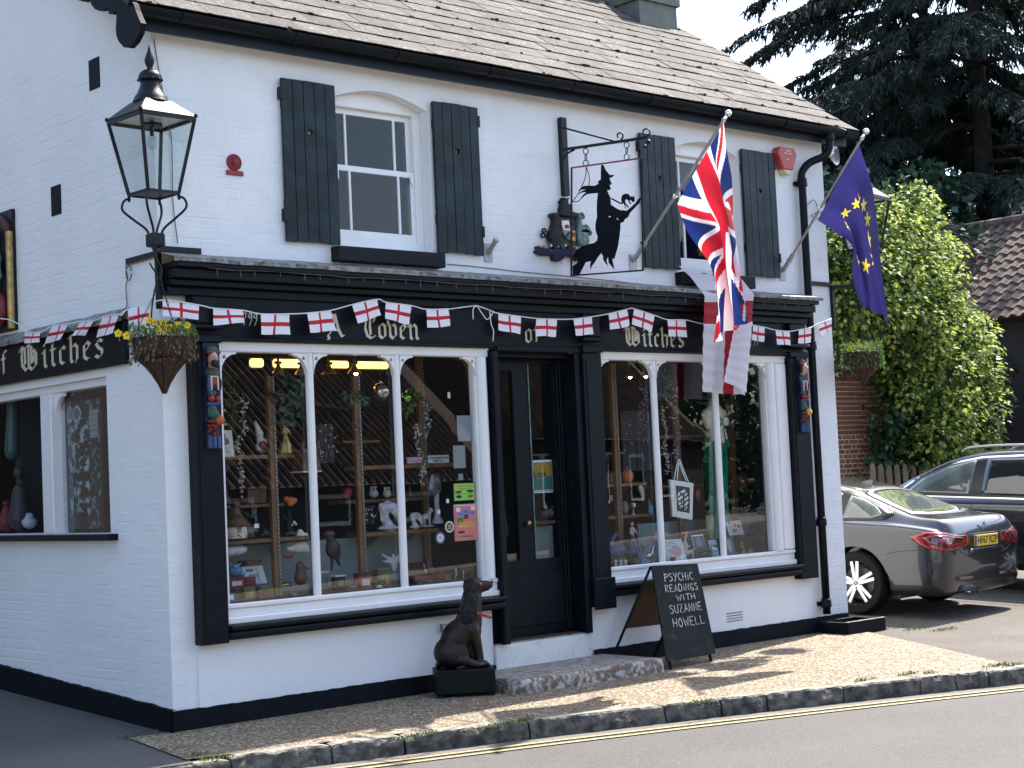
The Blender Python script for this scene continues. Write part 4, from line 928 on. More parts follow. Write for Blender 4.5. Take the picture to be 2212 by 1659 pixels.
# ================================================================== LAMPS AND HANGING BASKETS
def lamp(c, z0, label, a45, strut, straps):
    cx, cy = c; t = thing('wall_lantern', label, 'lantern', (cx, cy, z0))
    u = Vector((math.cos(a45), math.sin(a45), 0)); v = Vector((-u.y, u.x, 0)); C = Vector((cx, cy, 0))
    def pt(a, b, z): return C + u * a + v * b + Vector((0, 0, z0 + z))
    hb, ht, zb, zt = .118, .205, .335, .83
    cs = [(-1, -1), (1, -1), (1, 1), (-1, 1)]
    for a, b in cs: MB().bar(pt(a * hb, b * hb, zb), pt(a * ht, b * ht, zt), .018).ball(pt(a * ht * 1.03, b * ht * 1.03, zt + .02), .016, 6).bar(pt(a * hb, b * hb, zb - .045), pt(a * hb, b * hb, zb), .014).build('corner_bar', 'iron', t)
    for k in range(4):
        (a, b), (a2, b2) = cs[k], cs[(k + 1) % 4]
        MB().bar(pt(a * ht, b * ht, zt), pt(a2 * ht, b2 * ht, zt), .022, .03).build('top_rail', 'iron', t); MB().bar(pt(a * hb, b * hb, zb), pt(a2 * hb, b2 * hb, zb), .016, .022).build('bottom_rail', 'iron', t)
        MB().add([pt(a * hb, b * hb, zb), pt(a2 * hb, b2 * hb, zb), pt(a2 * ht, b2 * ht, zt), pt(a * ht, b * ht, zt)], [(0, 1, 2, 3)]).build('pane', 'lamp_glass', t)
        MB().add([pt(a * ht * 1.08, b * ht * 1.08, zt + .012), pt(a2 * ht * 1.08, b2 * ht * 1.08, zt + .012), pt(a2 * .10, b2 * .10, zt + .125), pt(a * .10, b * .10, zt + .125)], [(0, 1, 2, 3)]).build('roof_panel', 'iron', t)
    MB().add([pt(a * hb, b * hb, zb - .004) for a, b in cs], [(0, 1, 2, 3)]).build('base_plate', 'iron', t)
    MB().add([pt(a * ht * .98, b * ht * .98, zt + .006) for a, b in cs], [(0, 1, 2, 3)]).build('reflector', 'white_plastic', t)
    MB().lathe([(.115, 0), (.122, .02), (.112, .04), (.108, .055), (.09, .075), (.072, .12), (.06, .16), (.055, .175)], pt(0, 0, zt + .105), 20).build('chimney', 'iron', t, smooth='a')
    q = MB(); q.lathe([(.055, 0), (.078, .0), (.08, .02), (.07, .045), (.045, .065), (.02, .07), (.018, .09)], pt(0, 0, zt + .275), 20)
    for k in range(10): a = k * math.pi / 5; q.ball(pt(.078 * math.cos(a), .078 * math.sin(a), zt + .275), .010, 6)
    q.build('crown', 'iron', t, smooth='a')
    MB().lathe([(.018, 0), (.022, .01), (.030, .03), (.034, .05), (.026, .075), (.012, .11), (.003, .15), (0, .155)], pt(0, 0, zt + .36), 14).build('finial', 'iron', t, smooth='a')
    MB().tube([pt(0, 0, zt), pt(0, 0, zt - .1)], .014, 8).lathe([(.02, 0), (.075, .0), (.07, .02), (.02, .03)], pt(0, 0, zt - .04), 14).build('lamp_holder', 'iron', t, smooth='a')
    MB().lathe([(.014, 0), (.03, -.03), (.034, -.07), (.02, -.10), (0, -.11)], pt(0, 0, zt - .09), 12).build('bulb', 'lamp_glass', t, smooth=True)
    for a, b in cs:
        r2 = math.hypot(hb, hb); d = (u * a + v * b).normalized()
        P = smoothpts([C + d * (r2 - .01) + Vector((0, 0, z0 + zb - .02)), C + d * (r2 + .035) + Vector((0, 0, z0 + zb - .04)), C + d * (r2 + .045) + Vector((0, 0, z0 + zb - .10)), C + d * (r2 - .03) + Vector((0, 0, z0 + zb - .17)), C + d * .055 + Vector((0, 0, z0 + zb - .24)), C + d * .035 + Vector((0, 0, z0 + .02))], 5)
        MB().tube(P, .0085, 7).build('scroll_leg', 'iron', t, smooth=True)
    MB().box(cx - .05, cx + .05, cy - .05, cy + .05, z0 - .02, z0 + .07).build('socket', 'iron', t, bevel=.01)
    for a, b in strut: MB().bar(a, b, .035).build('bracket_arm', 'iron', t)
    for bx in straps: MB().box(*bx).build('wall_strap', 'iron', t)
    return t
lamp((-.185, -.30), 3.235, 'black hexagonal-topped lantern on a scrolled bracket at the left corner', math.radians(3), [((-.0, .0, 3.22), (-.22, -.34, 3.22)), ((-.012, -.018, 2.84), (-.012, -.018, 3.24)), ((-.012, -.018, 2.86), (-.03, -.05, 2.85))], [(.0, .33, -.022, -.0, 3.235, 3.275), (-.022, 0, .0, .42, 3.20, 3.24)])
lamp((7.70, -.28), 3.34, 'black lantern on a bracket at the right corner, half hidden behind the blue flag', math.radians(10), [((7.47, .0, 3.325), (7.74, -.31, 3.325)), ((7.485, -.018, 2.92), (7.485, -.018, 3.34))], [(7.13, 7.47, -.025, -.0, 3.33, 3.37)])
for o in COL.objects:
    if o.get('label', '').startswith('black hexagonal'): o['label'] = 'black glazed lantern on scrolled iron legs at the left corner of the shop'
def leafcard(s, p, d, up, L, w, m=0, fold=.25):
    d = d.normalized(); x = d.cross(up); x = x.normalized() if x.length > 1e-4 else Vector((1, 0, 0)); n = x.cross(d)
    a, b = p + d * L * .45 + x * w / 2 + n * w * fold, p + d * L * .45 - x * w / 2 + n * w * fold
    s.add([p, a, p + d * L, b], [(0, 1, 2), (0, 2, 3)], m)
def rv(r): 
    z = r.uniform(-1, 1); a = r.uniform(0, 6.283); q = math.sqrt(1 - z * z); return Vector((q * math.cos(a), q * math.sin(a), z))
def basket(c, ztop, ztip, rad, label, green, seed):
    r = random.Random(seed); t = thing('hanging_basket', label, 'hanging basket', (c[0], c[1], ztip)); C = Vector((c[0], c[1], 0)); H_ = ztop - ztip
    prof = [(.012, 0), (.02, .02), (.035, .06), (.075, .13), (.12, .19), (.165, .235), (.187, .28), (.195, .33), (.198, H_)]; prof = [(a * rad / .2, b * H_ / .37 if b < H_ else H_) for a, b in prof]
    s = MB(); n = 26
    vs = []
    for (q, z) in prof:
        for j in range(n):
            a = 2 * math.pi * j / n; rr = q * (1 + .05 * math.cos(a * 13)) + noise.noise(Vector((a * 2, z * 20, seed))) * .008; vs.append((c[0] + rr * math.cos(a), c[1] + rr * math.sin(a), ztip + z))
    s.add(vs, [(i * n + j, i * n + (j + 1) % n, (i + 1) * n + (j + 1) % n, (i + 1) * n + j) for i in range(len(prof) - 1) for j in range(n)]); s.add([(c[0], c[1], ztop - .03)] , [])
    s.build('coir_liner', 'coir', t, smooth=True)
    w = MB()
    for j in range(8):
        a = 2 * math.pi * j / 8 + .2; w.tube([C + Vector((q * 1.06 * math.cos(a), q * 1.06 * math.sin(a), ztip + z)) for q, z in prof], .0028, 4)
    for (q, z) in (prof[-1], prof[5]): w.tube([C + Vector((q * 1.07 * math.cos(2 * math.pi * k / 20), q * 1.07 * math.sin(2 * math.pi * k / 20), ztip + z)) for k in range(20)], .0035, 4, closed=True)
    w.build('wire_frame', 'iron', t)
    MB().lathe([(rad * .95, -.03), (rad * .5, .0), (.0, .02)], (c[0], c[1], ztop), 16).build('compost', 'wood_dark', t)
    top = C + Vector((.0, 0, ztop + .38))
    for j in range(3):
        a = 2 * math.pi * j / 3 + .5; b = C + Vector((rad * math.cos(a), rad * math.sin(a), ztop)); k = 12; q = MB()
        for i in range(k):
            p0 = top.lerp(b, i / k); p1 = top.lerp(b, (i + 1) / k); d = (p1 - p0).normalized(); e = d.orthogonal() if i % 2 else d.cross(d.orthogonal()); e = e.normalized() * .005
            q.tube([p0 - d * .003, p0.lerp(p1, .3) + e, p0.lerp(p1, .7) + e, p1 + d * .003, p0.lerp(p1, .7) - e, p0.lerp(p1, .3) - e], .0018, 4, closed=True)
        q.build('chain', 'iron', t)
    lf = MB(); dry = MB()
    for i in range(520):
        a = r.uniform(0, 6.283); q = rad * math.sqrt(r.random()) * 1.08; p = C + Vector((q * math.cos(a), q * math.sin(a), ztop + r.uniform(-.01, .09)))
        d = Vector((math.cos(a) * r.uniform(0, 1), math.sin(a) * r.uniform(0, 1), r.uniform(-.3, 1))); leafcard(lf, p, d, rv(r), r.uniform(.02, .045), r.uniform(.010, .022))
    for i in range(380):
        a = r.uniform(0, 6.283); q = rad * r.uniform(.9, 1.15); p = C + Vector((q * math.cos(a), q * math.sin(a), ztop + r.uniform(-.15, .04))); 
        leafcard(dry if not green else lf, p, Vector((math.cos(a) * .4, math.sin(a) * .4, -1)), rv(r), r.uniform(.02, .04), r.uniform(.010, .022))
    lf.build('leaves', 'leaf_pansy', t, kind='stuff', normals=False)
    if dry.v: dry.build('dry_leaves', 'soil_leaf_dry', t, kind='stuff', normals=False)
    fr = Vector((-.66, -.75, 0)); rt = Vector((.75, -.66, 0))
    spots = ((-.21, .02, 0), (-.065, .115, 0), (-.03, .10, 0), (.0, .10, 0), (.03, .095, 0), (.075, .085, 1), (.10, .07, 0), (.13, .10, 1), (-.01, .05, 0), (.03, .045, 0), (.19, .07, 0), (-.27, .04, 0), (.055, .06, 0)) if not green else ((-.03, .06, 0), (-.15, .03, 0), (-.12, .05, 0), (.05, .04, 0))
    for (a, z, dk) in spots:
        p = C + rt * a + fr * (rad * .5 + r.uniform(-.03, .03)) + Vector((0, 0, ztop + z)); f = MB(); rr = r.uniform(.019, .025)
        for k in range(5):
            an = k * 1.2566 + .3; d = rt * math.cos(an) + Vector((0, 0, 1)) * math.sin(an) + fr * .3
            e = fr.cross(d).normalized() * rr * .62; q = p + fr * .002 * k
            f.add([q, q + d * rr * .6 + e, q + d * rr * 1.15 + e * .4, q + d * rr * 1.15 - e * .4, q + d * rr * .6 - e], [(0, 1, 2, 3, 4)], 1 if (dk and math.sin(an) > .1) else 0)
        f.ball(p + fr * .01, .004, 6, 1); f.tube([p, p - Vector((0, 0, z + .01)) - fr * .03], .0015, 4, 0); f.build('flower', ['petal_yellow', 'petal_dark'], t)
    return t
bp1 = oy(330, 853, -.30)
basket((-.16, -.31), 2.60, 2.235, .2, 'coir hanging basket of yellow pansies and dry leaves at the left corner', False, 4)
MB_ = MB().tube(smoothpts([(-.20, -.32, 3.21), (-.19, -.32, 3.12), (-.155, -.31, 3.07), (-.165, -.31, 2.98)], 5), .009, 7).tube(smoothpts([(-.175, -.31, 3.03), (-.21, -.32, 3.05), (-.25, -.33, 3.10)], 3), .006, 5).tube(smoothpts([(-.175, -.31, 3.02), (-.22, -.32, 2.90), (-.25, -.33, 2.75), (-.24, -.33, 2.68)], 4), .006, 5)
tag(MB_.build('basket_hook', 'iron', smooth=True), 'twisted iron hook holding the pansy basket under the left lantern', 'hook')
p2 = oy(1862, 760, -.28)
basket((p2[0] - .0, -.28), oy(1862, 762, -.28)[2], oy(1862, 838, -.28)[2], .185, 'coir hanging basket with green trailing plants beside the right corner', True, 9)
tag(MB().tube([(p2[0], -.28, 3.32), (p2[0], -.28, oy(1862, 762, -.28)[2] + .37)], .006, 6).build('basket_hook', 'iron', smooth=True), 'straight iron hanger holding the green basket under the right lantern', 'hook')

# ================================================================== HANGING WITCH SIGN
XS = 3.86; wp = lambda x, y, dx=0: ox(*c1(x, y), XS + dx)
ws = thing('hanging_sign', 'black cut-out iron sign of a witch on a broom with a cat', 'sign', (3.88, 0, 4.2))
MB().box(3.845, 3.915, -.05, .0, 3.94, 4.61).build('wall_post', 'iron', ws, bevel=.006)
MB().bar(wp(345, 376), wp(1175, 256), .022, .022).build('bracket_arm', 'iron', ws); MB().bar(wp(345, 158), wp(850, 292), .014).build('stay', 'iron', ws); MB().tube(smoothpts([wp(345, 485), wp(365, 440), wp(400, 405), wp(455, 378)], 5), .009, 6).build('curved_brace', 'iron', ws, smooth=True)
for cx, cy, k in ((905, 240, 1.), (1165, 205, 1.15)):
    MB().tube([wp(cx + 34 * k * math.cos(math.radians(a)) * (1 if a > -20 else 1) * (1 - max(0, (a - 60)) / 400), cy - 34 * k * math.sin(math.radians(a)) * (1 - max(0, (a - 60)) / 400)) for a in range(-70, 250, 20)], .007, 6).build('scroll', 'iron', ws, smooth=True)
MB().ball(wp(1190, 300), .022, 10).ball(wp(1155, 345), .016, 10).build('bracket_ball', 'iron', ws, smooth=True)
for cx, cy0, cy1 in ((570, 360, 540), (975, 300, 475)):
    q = MB(); n = 3; 
    for i in range(n):
        yc = cy0 + (cy1 - cy0) * (i + .5) / n; rr = 26
        q.tube([wp(cx + (rr if i != 1 else 8) * math.cos(2 * math.pi * k / 12), yc + rr * 1.15 * math.sin(2 * math.pi * k / 12), (0 if i != 1 else .008 * math.sin(k))) for k in range(12)], .0045, 5, closed=True)
    q.build('chain', 'iron', ws, smooth=True)
fr_ = [wp(430, 556), wp(1130, 458), wp(1137, 1570), wp(427, 1622)]
for k in range(4): MB().bar(fr_[k], fr_[(k + 1) % 4], .012, .012).build('frame_bar', 'red_iron' if k == 0 else 'iron', ws)
WT = [(722,522),(745,528),(770,580),(808,625),(852,624),(838,645),(805,658),(812,680),(828,715),(818,725),(808,722),(812,745),(820,765),(800,778),(782,775),(790,800),(815,850),(820,920),(850,940),(880,960),(915,975),(945,975),(975,980),(1060,905),(1085,870),(1110,842),(1120,855),(1102,905),(1085,920),(1010,1000),(985,1050),(960,1060),(945,1090),(920,1100),(912,1110),(915,1140),(905,1230),(890,1330),(870,1400),(852,1458),(832,1455),(855,1565),(830,1535),(795,1495),(790,1440),(775,1470),(792,1525),(765,1500),(742,1465),(740,1430),(722,1400),(690,1440),(660,1490),(635,1520),(615,1565),(612,1520),(620,1480),(570,1490),(545,1540),(520,1590),(508,1610),(440,1612),(438,1530),(480,1500),(500,1470),(470,1440),(440,1425),(470,1380),(520,1335),(600,1310),(650,1300),(680,1275),(687,1240),(665,1170),(665,1110),(680,1040),(678,960),(680,880),(690,805),(640,808),(590,815),(560,830),(530,860),(515,862),(545,820),(575,795),(530,800),(495,822),(520,790),(570,768),(520,775),(495,785),(510,765),(545,735),(600,730),(660,732),(700,710),(685,705),(700,680),(718,672),(718,600)]
hol = [[(795, 1045), (805, 1030), (820, 1042)], [(875, 1050), (885, 1055), (895, 1072), (880, 1066)]]
MB().prism(WT, lambda a, b, t: wp(a, b, -.002 + .004 * t), hol).build('witch_silhouette', 'black_matte', ws)
CT = [(820,848),(860,870),(905,895),(925,900),(920,860),(930,825),(960,810),(995,815),(1015,845),(1025,830),(1035,845),(1050,826),(1056,880),(1045,895),(1025,890),(1015,870),(1005,885),(1022,915),(1005,915),(990,880),(975,865),(960,875),(965,905),(1000,945),(988,950),(955,920),(975,965),(960,955),(945,905),(930,914),(905,912),(860,887),(820,865)]
MB().prism(CT, lambda a, b, t: wp(a, b, -.002 + .004 * t)).build('cat_silhouette', 'black_matte', ws)
q = MB()
for P in ([(575, 545), (568, 640), (530, 740), (490, 820), (440, 888)], [(575, 545), (600, 620), (605, 680), (600, 730)], [(440, 890), (490, 888), (530, 850), (560, 825)]): q.tube(smoothpts([wp(*p) for p in P], 4), .004, 5)
q.build('reins', 'iron', ws, smooth=True)

# ================================================================== WALL PLAQUES
cc = lambda x, y: (1086.2 + .10584 * x, 427.9 + .10584 * y)
cr_ = thing('coat_of_arms', 'painted relief coat of arms with dark beast and green griffin beside the witch sign', 'plaque', oy(*cc(1250, 700), 0))
def cprism(name, pts, y0, y1, mt, parent=None, bev=.006): return MB().prism([(oy(*cc(*p), 0)[0], oy(*cc(*p), 0)[2]) for p in pts], lambda a, b, t: (a, y0 if t == 0 else y1, b)).build(name, mt, parent or cr_, bevel=bev)
cprism('backing', [(1060, 380), (1440, 420), (1440, 1040), (1000, 1040), (1080, 700)], -.03, 0, 'dark_grey')
cprism('beast', [(880,345),(930,320),(1020,320),(1060,370),(1070,450),(1080,560),(1130,650),(1120,800),(1080,900),(1000,1040),(920,1040),(890,860),(830,820),(870,780),(860,700),(910,640),(945,520),(950,430),(900,390)], -.07, -.0, 'resin_dark', bev=.015)
cprism('crest', [(1105,290),(1110,210),(1130,140),(1105,60),(1170,50),(1135,10),(1190,20),(1210,40),(1250,10),(1275,20),(1245,60),(1255,140),(1330,150),(1330,200),(1300,240),(1320,290),(1440,330),(1440,410),(1250,400),(1050,360),(1080,310)], -.06, 0, 'resin_dark', bev=.012)
cprism('griffin', [(1440,330),(1540,300),(1590,420),(1550,460),(1520,410),(1510,540),(1560,620),(1600,550),(1640,560),(1740,740),(1690,800),(1640,740),(1680,900),(1650,980),(1500,1000),(1440,900),(1430,700),(1450,450)], -.07, 0, 'teal_verdigris', bev=.012)
sh0 = cprism('shield', [(1120, 462), (1405, 500), (1405, 905), (1250, 865), (1150, 700)], -.045, -.03, 'gold')
for pts, mt in (([(1130, 475), (1268, 475), (1296, 668), (1160, 668), (1130, 560)], 'white_plastic'), ([(1278, 485), (1400, 515), (1400, 668), (1308, 668)], 'navy'), ([(1160, 692), (1303, 692), (1313, 876), (1250, 856), (1180, 780)], 'sky_blue'), ([(1322, 692), (1400, 692), (1400, 896), (1325, 878)], 'yellow')): cprism('quarter', pts, -.05, -.0455, mt, cr_, .001)
for pts, mt in (([(1180, 565), (1255, 560), (1285, 640), (1245, 630), (1210, 645), (1185, 630)], 'dark_red'), ([(1200, 800), (1225, 740), (1290, 695), (1270, 750), (1230, 800)], 'resin_dark'), ([(1335, 720), (1390, 720), (1390, 810), (1340, 800)], 'red'), ([(1310, 550), (1330, 540), (1325, 600), (1350, 620), (1320, 625), (1303, 590)], 'white_plastic')): cprism('charge', pts, -.054, -.0505, mt, cr_, .001)
for a in (((840, 660), 35), ((820, 760), 42)):
    MB().tube([oy(*cc(a[0][0] + a[1] * math.cos(k * .52), a[0][1] + a[1] * math.sin(k * .52)), -.03) for k in range(12)], .008, 6, closed=True).build('tail', 'resin_dark', cr_, smooth=True)
MB().tube([oy(*cc(*p), -.05) for p in ((1080, 700), (1130, 830), (1250, 940), (1390, 1000))], .014, 8).build('garter', 'dark_grey', cr_, smooth=True)
rib = [(630,985),(720,1030),(880,1050),(1050,1045),(1080,1060),(1160,1060),(1300,1040),(1420,1050),(1500,1120),(1620,1190),(1600,1280),(1450,1300),(1380,1220),(1180,1190),(1150,1260),(1070,1310),(960,1290),(945,1180),(760,1190),(650,1150),(595,1100),(640,1070)]
cprism('motto_ribbon', rib, -.06, 0, 'navy', bev=.008)
q = MB(); r = random.Random(2)
for _ in range(40):
    p = Vector(oy(*cc(r.uniform(920, 1480), r.uniform(880, 1040)), -.06)); leafcard(q, p, rv(r), Vector((0, -1, 0)), .035, .02)
q.build('leaves', 'leaf_silk', cr_, kind='stuff', normals=False)
for k in range(5): MB().ball(oy(*cc(830 + k * 150, 990 - (k % 2) * 20), -.06), .014, 8).build('rose', 'cream' if k % 2 else 'orange', cr_, smooth=True)
# red sun fire mark
sx_, _, sz_ = oy(505, 357, 0)
fm = thing('fire_mark', 'small dark red iron sun-faced plaque on the white wall left of the first window', 'plaque', (sx_, 0, sz_))
MB().lathe([(.062, 0), (.06, .012), (.054, .016), (.05, .010), (0, .010)], (sx_, -.0, sz_ + .02), 24, ax=(0, -1, 0)).build('disc', 'red_iron', fm, smooth='a')
q = MB().ball((sx_, -.016, sz_ + .018), (.022, .014, .026), 14).ball((sx_, -.03, sz_ + .014), (.004, .006, .010), 8).ball((sx_ - .009, -.028, sz_ + .026), .004, 6).ball((sx_ + .009, -.028, sz_ + .026), .004, 6)
for k in range(16):
    a = k * math.pi / 8; q.bar((sx_ + .026 * math.cos(a), -.013, sz_ + .018 + .026 * math.sin(a)), (sx_ + .047 * math.cos(a + .1), -.013, sz_ + .018 + .047 * math.sin(a + .1)), .005)
q.build('sun_face', 'red_iron', fm, smooth='a')
MB().box(sx_ - .068, sx_ + .072, -.014, .0, sz_ - .075, sz_ - .040).build('name_bar', 'red_iron', fm, bevel=.003)
# alarm box
ap = [(6.68, 4.66), (6.90, 4.70), (7.0, 4.66), (6.995, 4.56), (6.90, 4.38), (6.83, 4.34), (6.77, 4.37), (6.665, 4.60)]
al = thing('alarm_box', 'faded red burglar alarm box on the wall under the right end of the gutter', 'alarm', (6.84, 0, 4.5))
ap = [(p[0] + .0, p[1] - .01) for p in [(6.71, 4.66), (6.94, 4.66), (6.975, 4.60), (6.90, 4.44), (6.75, 4.44), (6.675, 4.60)]]
MB().pxz(ap, -.085, .0).build('cover', 'alarm_red', al, bevel=.015, seg=3); MB().pxz([(6.755, 4.434), (6.895, 4.434), (6.86, 4.385), (6.79, 4.385)], -.08, 0).build('strobe', 'cream_plastic', al, bevel=.008)
MB().box(6.80, 6.87, -.0866, -.0855, 4.612, 4.619).box(6.77, 6.82, -.0866, -.0855, 4.588, 4.594).box(6.83, 6.89, -.0866, -.0855, 4.588, 4.594).box(6.80, 6.84, -.0866, -.0855, 4.528, 4.534).build('worn_print', 'paper_white', al)
# satellite dish and aerial bits on the right corner
sd_ = thing('satellite_dish', 'small grey satellite dish behind the downpipe under the right eave', 'satellite dish', (7.5, .15, 4.6))
MB().lathe([(.0, -.03), (.06, -.024), (.11, -.008), (.14, .01), (.143, .006), (.11, -.014), (.06, -.03), (0, -.036)], oy(1800, 328, .12), 24, ax=(.25, -.9, .1)).build('dish', 'grey_plastic', sd_, smooth='a')
MB().tube([(7.47, .15, 4.55), oy(1800, 330, .14)], .012, 6).tube([oy(1792, 338, .1), oy(1804, 318, -.1)], .007, 6).ball(oy(1804, 318, -.1), .02, 8).build('arm', 'white_plastic', sd_)
tag(MB().tube(smoothpts([(7.17, -.012, 4.12), (7.26, -.03, 4.18), (7.32, -.03, 4.08), (7.22, -.02, 4.02), (7.35, -.03, 4.0), (7.46, -.02, 4.02)], 5), .004, 5).box(7.40, 7.62, -.02, -.0, 4.05, 4.075).build('wall_cable', 'grey_plastic'), 'loose looped cable and small bracket beside the downpipe top', 'cable')
# loose cable runs on the wall
tag(MB().tube(smoothpts([(.02, -.008, 4.72), (.05, -.01, 4.5), (.10, -.01, 4.2), (.13, -.012, 4.0), (.125, -.01, 3.6), (.15, -.012, 3.3)], 6), .0035, 5).build('wall_cable', 'grey_plastic', smooth=True), 'thin grey cable running down the front wall behind the left lantern', 'cable')
tag(MB().tube([(2.56 + i * .23, -.008, 3.29 - .006 * i + R.uniform(-.003, .003)) for i in range(19)], .0035, 5).build('wall_cable', 'brick_red'), 'long thin cable running along the white wall above the shopfront lead', 'cable')
# painted panel on the side wall
pa = thing('painted_panel', 'carved and painted figure panel in a yellow frame high on the side wall', 'plaque', (-.03, 2.6, 3.4))
MB().box(-.03, -.002, 2.22, 3.2, 2.92, 3.88).build('panel', 'resin_dark', pa)
MB().tube([(-.05, 2.235, 2.93), (-.05, 2.235, 3.70)], .028, 10).build('side_post', 'gold', pa, smooth='a'); MB().tube([(-.05, 2.26 + .35 * (1 - math.cos(t / 10 * 1.57)), 3.70 + .16 * math.sin(t / 10 * 1.57)) for t in range(11)], .03, 8).build('arch', 'chimney_brick', pa, smooth=True)
blob('torso', [('e', (-.06, 2.58, 3.38), (.07, .15, .22)), ('e', (-.07, 2.45, 3.50), (.05, .08, .08)), ('c', (-.08, 2.45, 3.5), (-.1, 2.32, 3.35), .045, .03)], 'teal_verdigris', pa, .015); blob('drapery', [('e', (-.06, 2.42, 3.10), (.07, .12, .14)), ('e', (-.06, 2.62, 3.04), (.06, .16, .10))], 'dark_red', pa, .015)
MB().ball((-.07, 2.52, 3.68), (.05, .10, .10), 14).build('head', 'ivory', pa, smooth=True)
# iron wall hook with cable at the side
tag(MB().tube(smoothpts([ox(*p, -.02) for p in ((350, 542), (330, 555), (278, 571), (272, 578), (276, 600), (272, 620), (274, 660), (265, 672))], 4), .004, 5).tube([ox(278 + 6 * math.cos(k * .6), 590 + 16 * math.sin(k * .6), -.03) for k in range(11)], .004, 5).build('wall_cable', 'wood_dark', smooth=True), 'rusty cable with a coiled loop hanging on the side wall near the corner', 'cable')

# ---------------- carved painted figures on the pilasters
def carving(xc, zt, zb, female, label):
    t = thing('carved_figure', label, 'wood carving', (xc, -.11, zb)); H_ = zt - zb; f = lambda u: zb + H_ * u; y = -.115; w = .058
    MB().box(xc - w, xc + w, -.118, -.101, zb, zt).build('backboard', 'navy', t)
    B = blob
    MB().ball((xc, -.135, f(.93)), (w * .85, .03, .035), 14).build('cap', 'green' if not female else 'dark_red', t, smooth=True); MB().tube([(xc + w * math.cos(a) * .9, -.150 + .01 * math.sin(a), f(.905) + .004) for a in [math.pi + k * math.pi / 8 for k in range(9)]], .012, 6).build('cap_brim', 'dark_red', t, smooth=True)
    B('head', [('e', (xc, -.15, f(.845)), (.036, .042, .055)), ('e', (xc, -.195, f(.845)), (.009, .012, .016)), ('c', (xc, -.135, f(.80)), (xc, -.125, f(.745)), .026, .03)], 'face', t, .006, 3)
    if not female: B('beard', [('e', (xc, -.175, f(.805)), (.032, .026, .032)), ('e', (xc - .012, -.195, f(.82)), (.018, .008, .008)), ('e', (xc + .012, -.195, f(.82)), (.018, .008, .008))], 'black', t, .006, 2)
    else: B('hair', [('e', (xc - .034, -.14, f(.85)), (.014, .03, .05)), ('e', (xc + .034, -.14, f(.85)), (.014, .03, .05)), ('e', (xc, -.145, f(.88)), (.036, .035, .02))], 'black', t, .006, 2)
    for sx_ in (-.013, .013): MB().ball((xc + sx_, -.186, f(.857)), .0045, 6).build('eye', 'black', t)
    MB().tube([(xc + .035 * math.cos(a), -.14 + .02 * math.sin(a), f(.748)) for a in [k * math.pi / 8 + math.pi for k in range(9)]], .008, 6).build('collar', 'dark_red', t, smooth=True)
    B('shoulders', [('e', (xc, -.13, f(.715)), (w * .95, .035, .05))], 'green', t, .007, 3)
    for z0, z1, c, sx_ in ((.60, .675, 'red', .026), (.675, .69, 'white_plastic', .03), (.56, .60, 'navy', .03)): MB().box(xc - sx_, xc + sx_, -.162, -.11, f(z0), f(z1)).build('waistcoat', c, t, bevel=.006)
    for sx_ in (-.042, .042): MB().tube(smoothpts([(xc + sx_ * .8, -.14, f(.70)), (xc + sx_ * 1.1, -.155, f(.63)), (xc + sx_, -.15, f(.56)), (xc + sx_ * .55, -.155, f(.50))], 4), .013, 8).build('arm', 'blue' if sx_ < 0 else 'navy', t, smooth=True); MB().tube([(xc + sx_ * .62, -.158, f(.68)), (xc + sx_ * .62, -.162, f(.55))], .007, 6).build('brace', 'cream', t, smooth=True)
    B('hips', [('e', (xc, -.13, f(.52)), (w * .8, .03, .04))], 'dark_grey', t, .007, 3)
    for sx_ in (-.024, .024): MB().ball((xc + sx_, -.15, f(.475)), .024, 12).build('red_fruit', 'red', t, smooth=True); MB().ball((xc + sx_, -.172, f(.475)), .007, 8).build('seed', 'orange', t, smooth=True)
    MB().tube([(xc - w * .9, -.14, f(.425)), (xc + w * .9, -.14, f(.425))], .015, 8).build('roll', 'blue', t, smooth='a')
    B('leafage', [('e', (xc - .01, -.13, f(.36)), (.04, .025, .06)), ('e', (xc + .02, -.14, f(.31)), (.025, .02, .035))], 'green', t, .007, 3)
    MB().ball((xc + .035, -.155, f(.27)), .034, 14).build('orange_fruit', 'orange' if not female else 'yellow', t, smooth=True)
    r = random.Random(3); q = MB()
    for _ in range(22): q.ball((xc - .015 + r.uniform(-.03, .035), -.14 + r.uniform(-.015, .01), f(r.uniform(.13, .28))), .014, 8)
    q.build('grapes', 'dark_red', t, smooth=True); B('sprig', [('e', (xc, -.13, f(.12)), (.02, .015, .03))], 'green', t, .007, 2)
    for k in (-1, 0, 1): MB().tube([(xc + k * .034, -.128, f(.13)), (xc + k * .036, -.132, f(.01))], .017, 8).build('fluting', 'blue', t, smooth='a')
    for c in t.children: 
        if c.name.startswith('orange_fruit') or c.name.startswith('red_fruit'): pass
carving(.315, 2.60, 1.865, False, 'carved painted figure with black beard and green cap on the left pilaster')
carving(6.80, 2.605, 1.885, True, 'carved painted figure with a dark hood and no beard on the right pilaster')

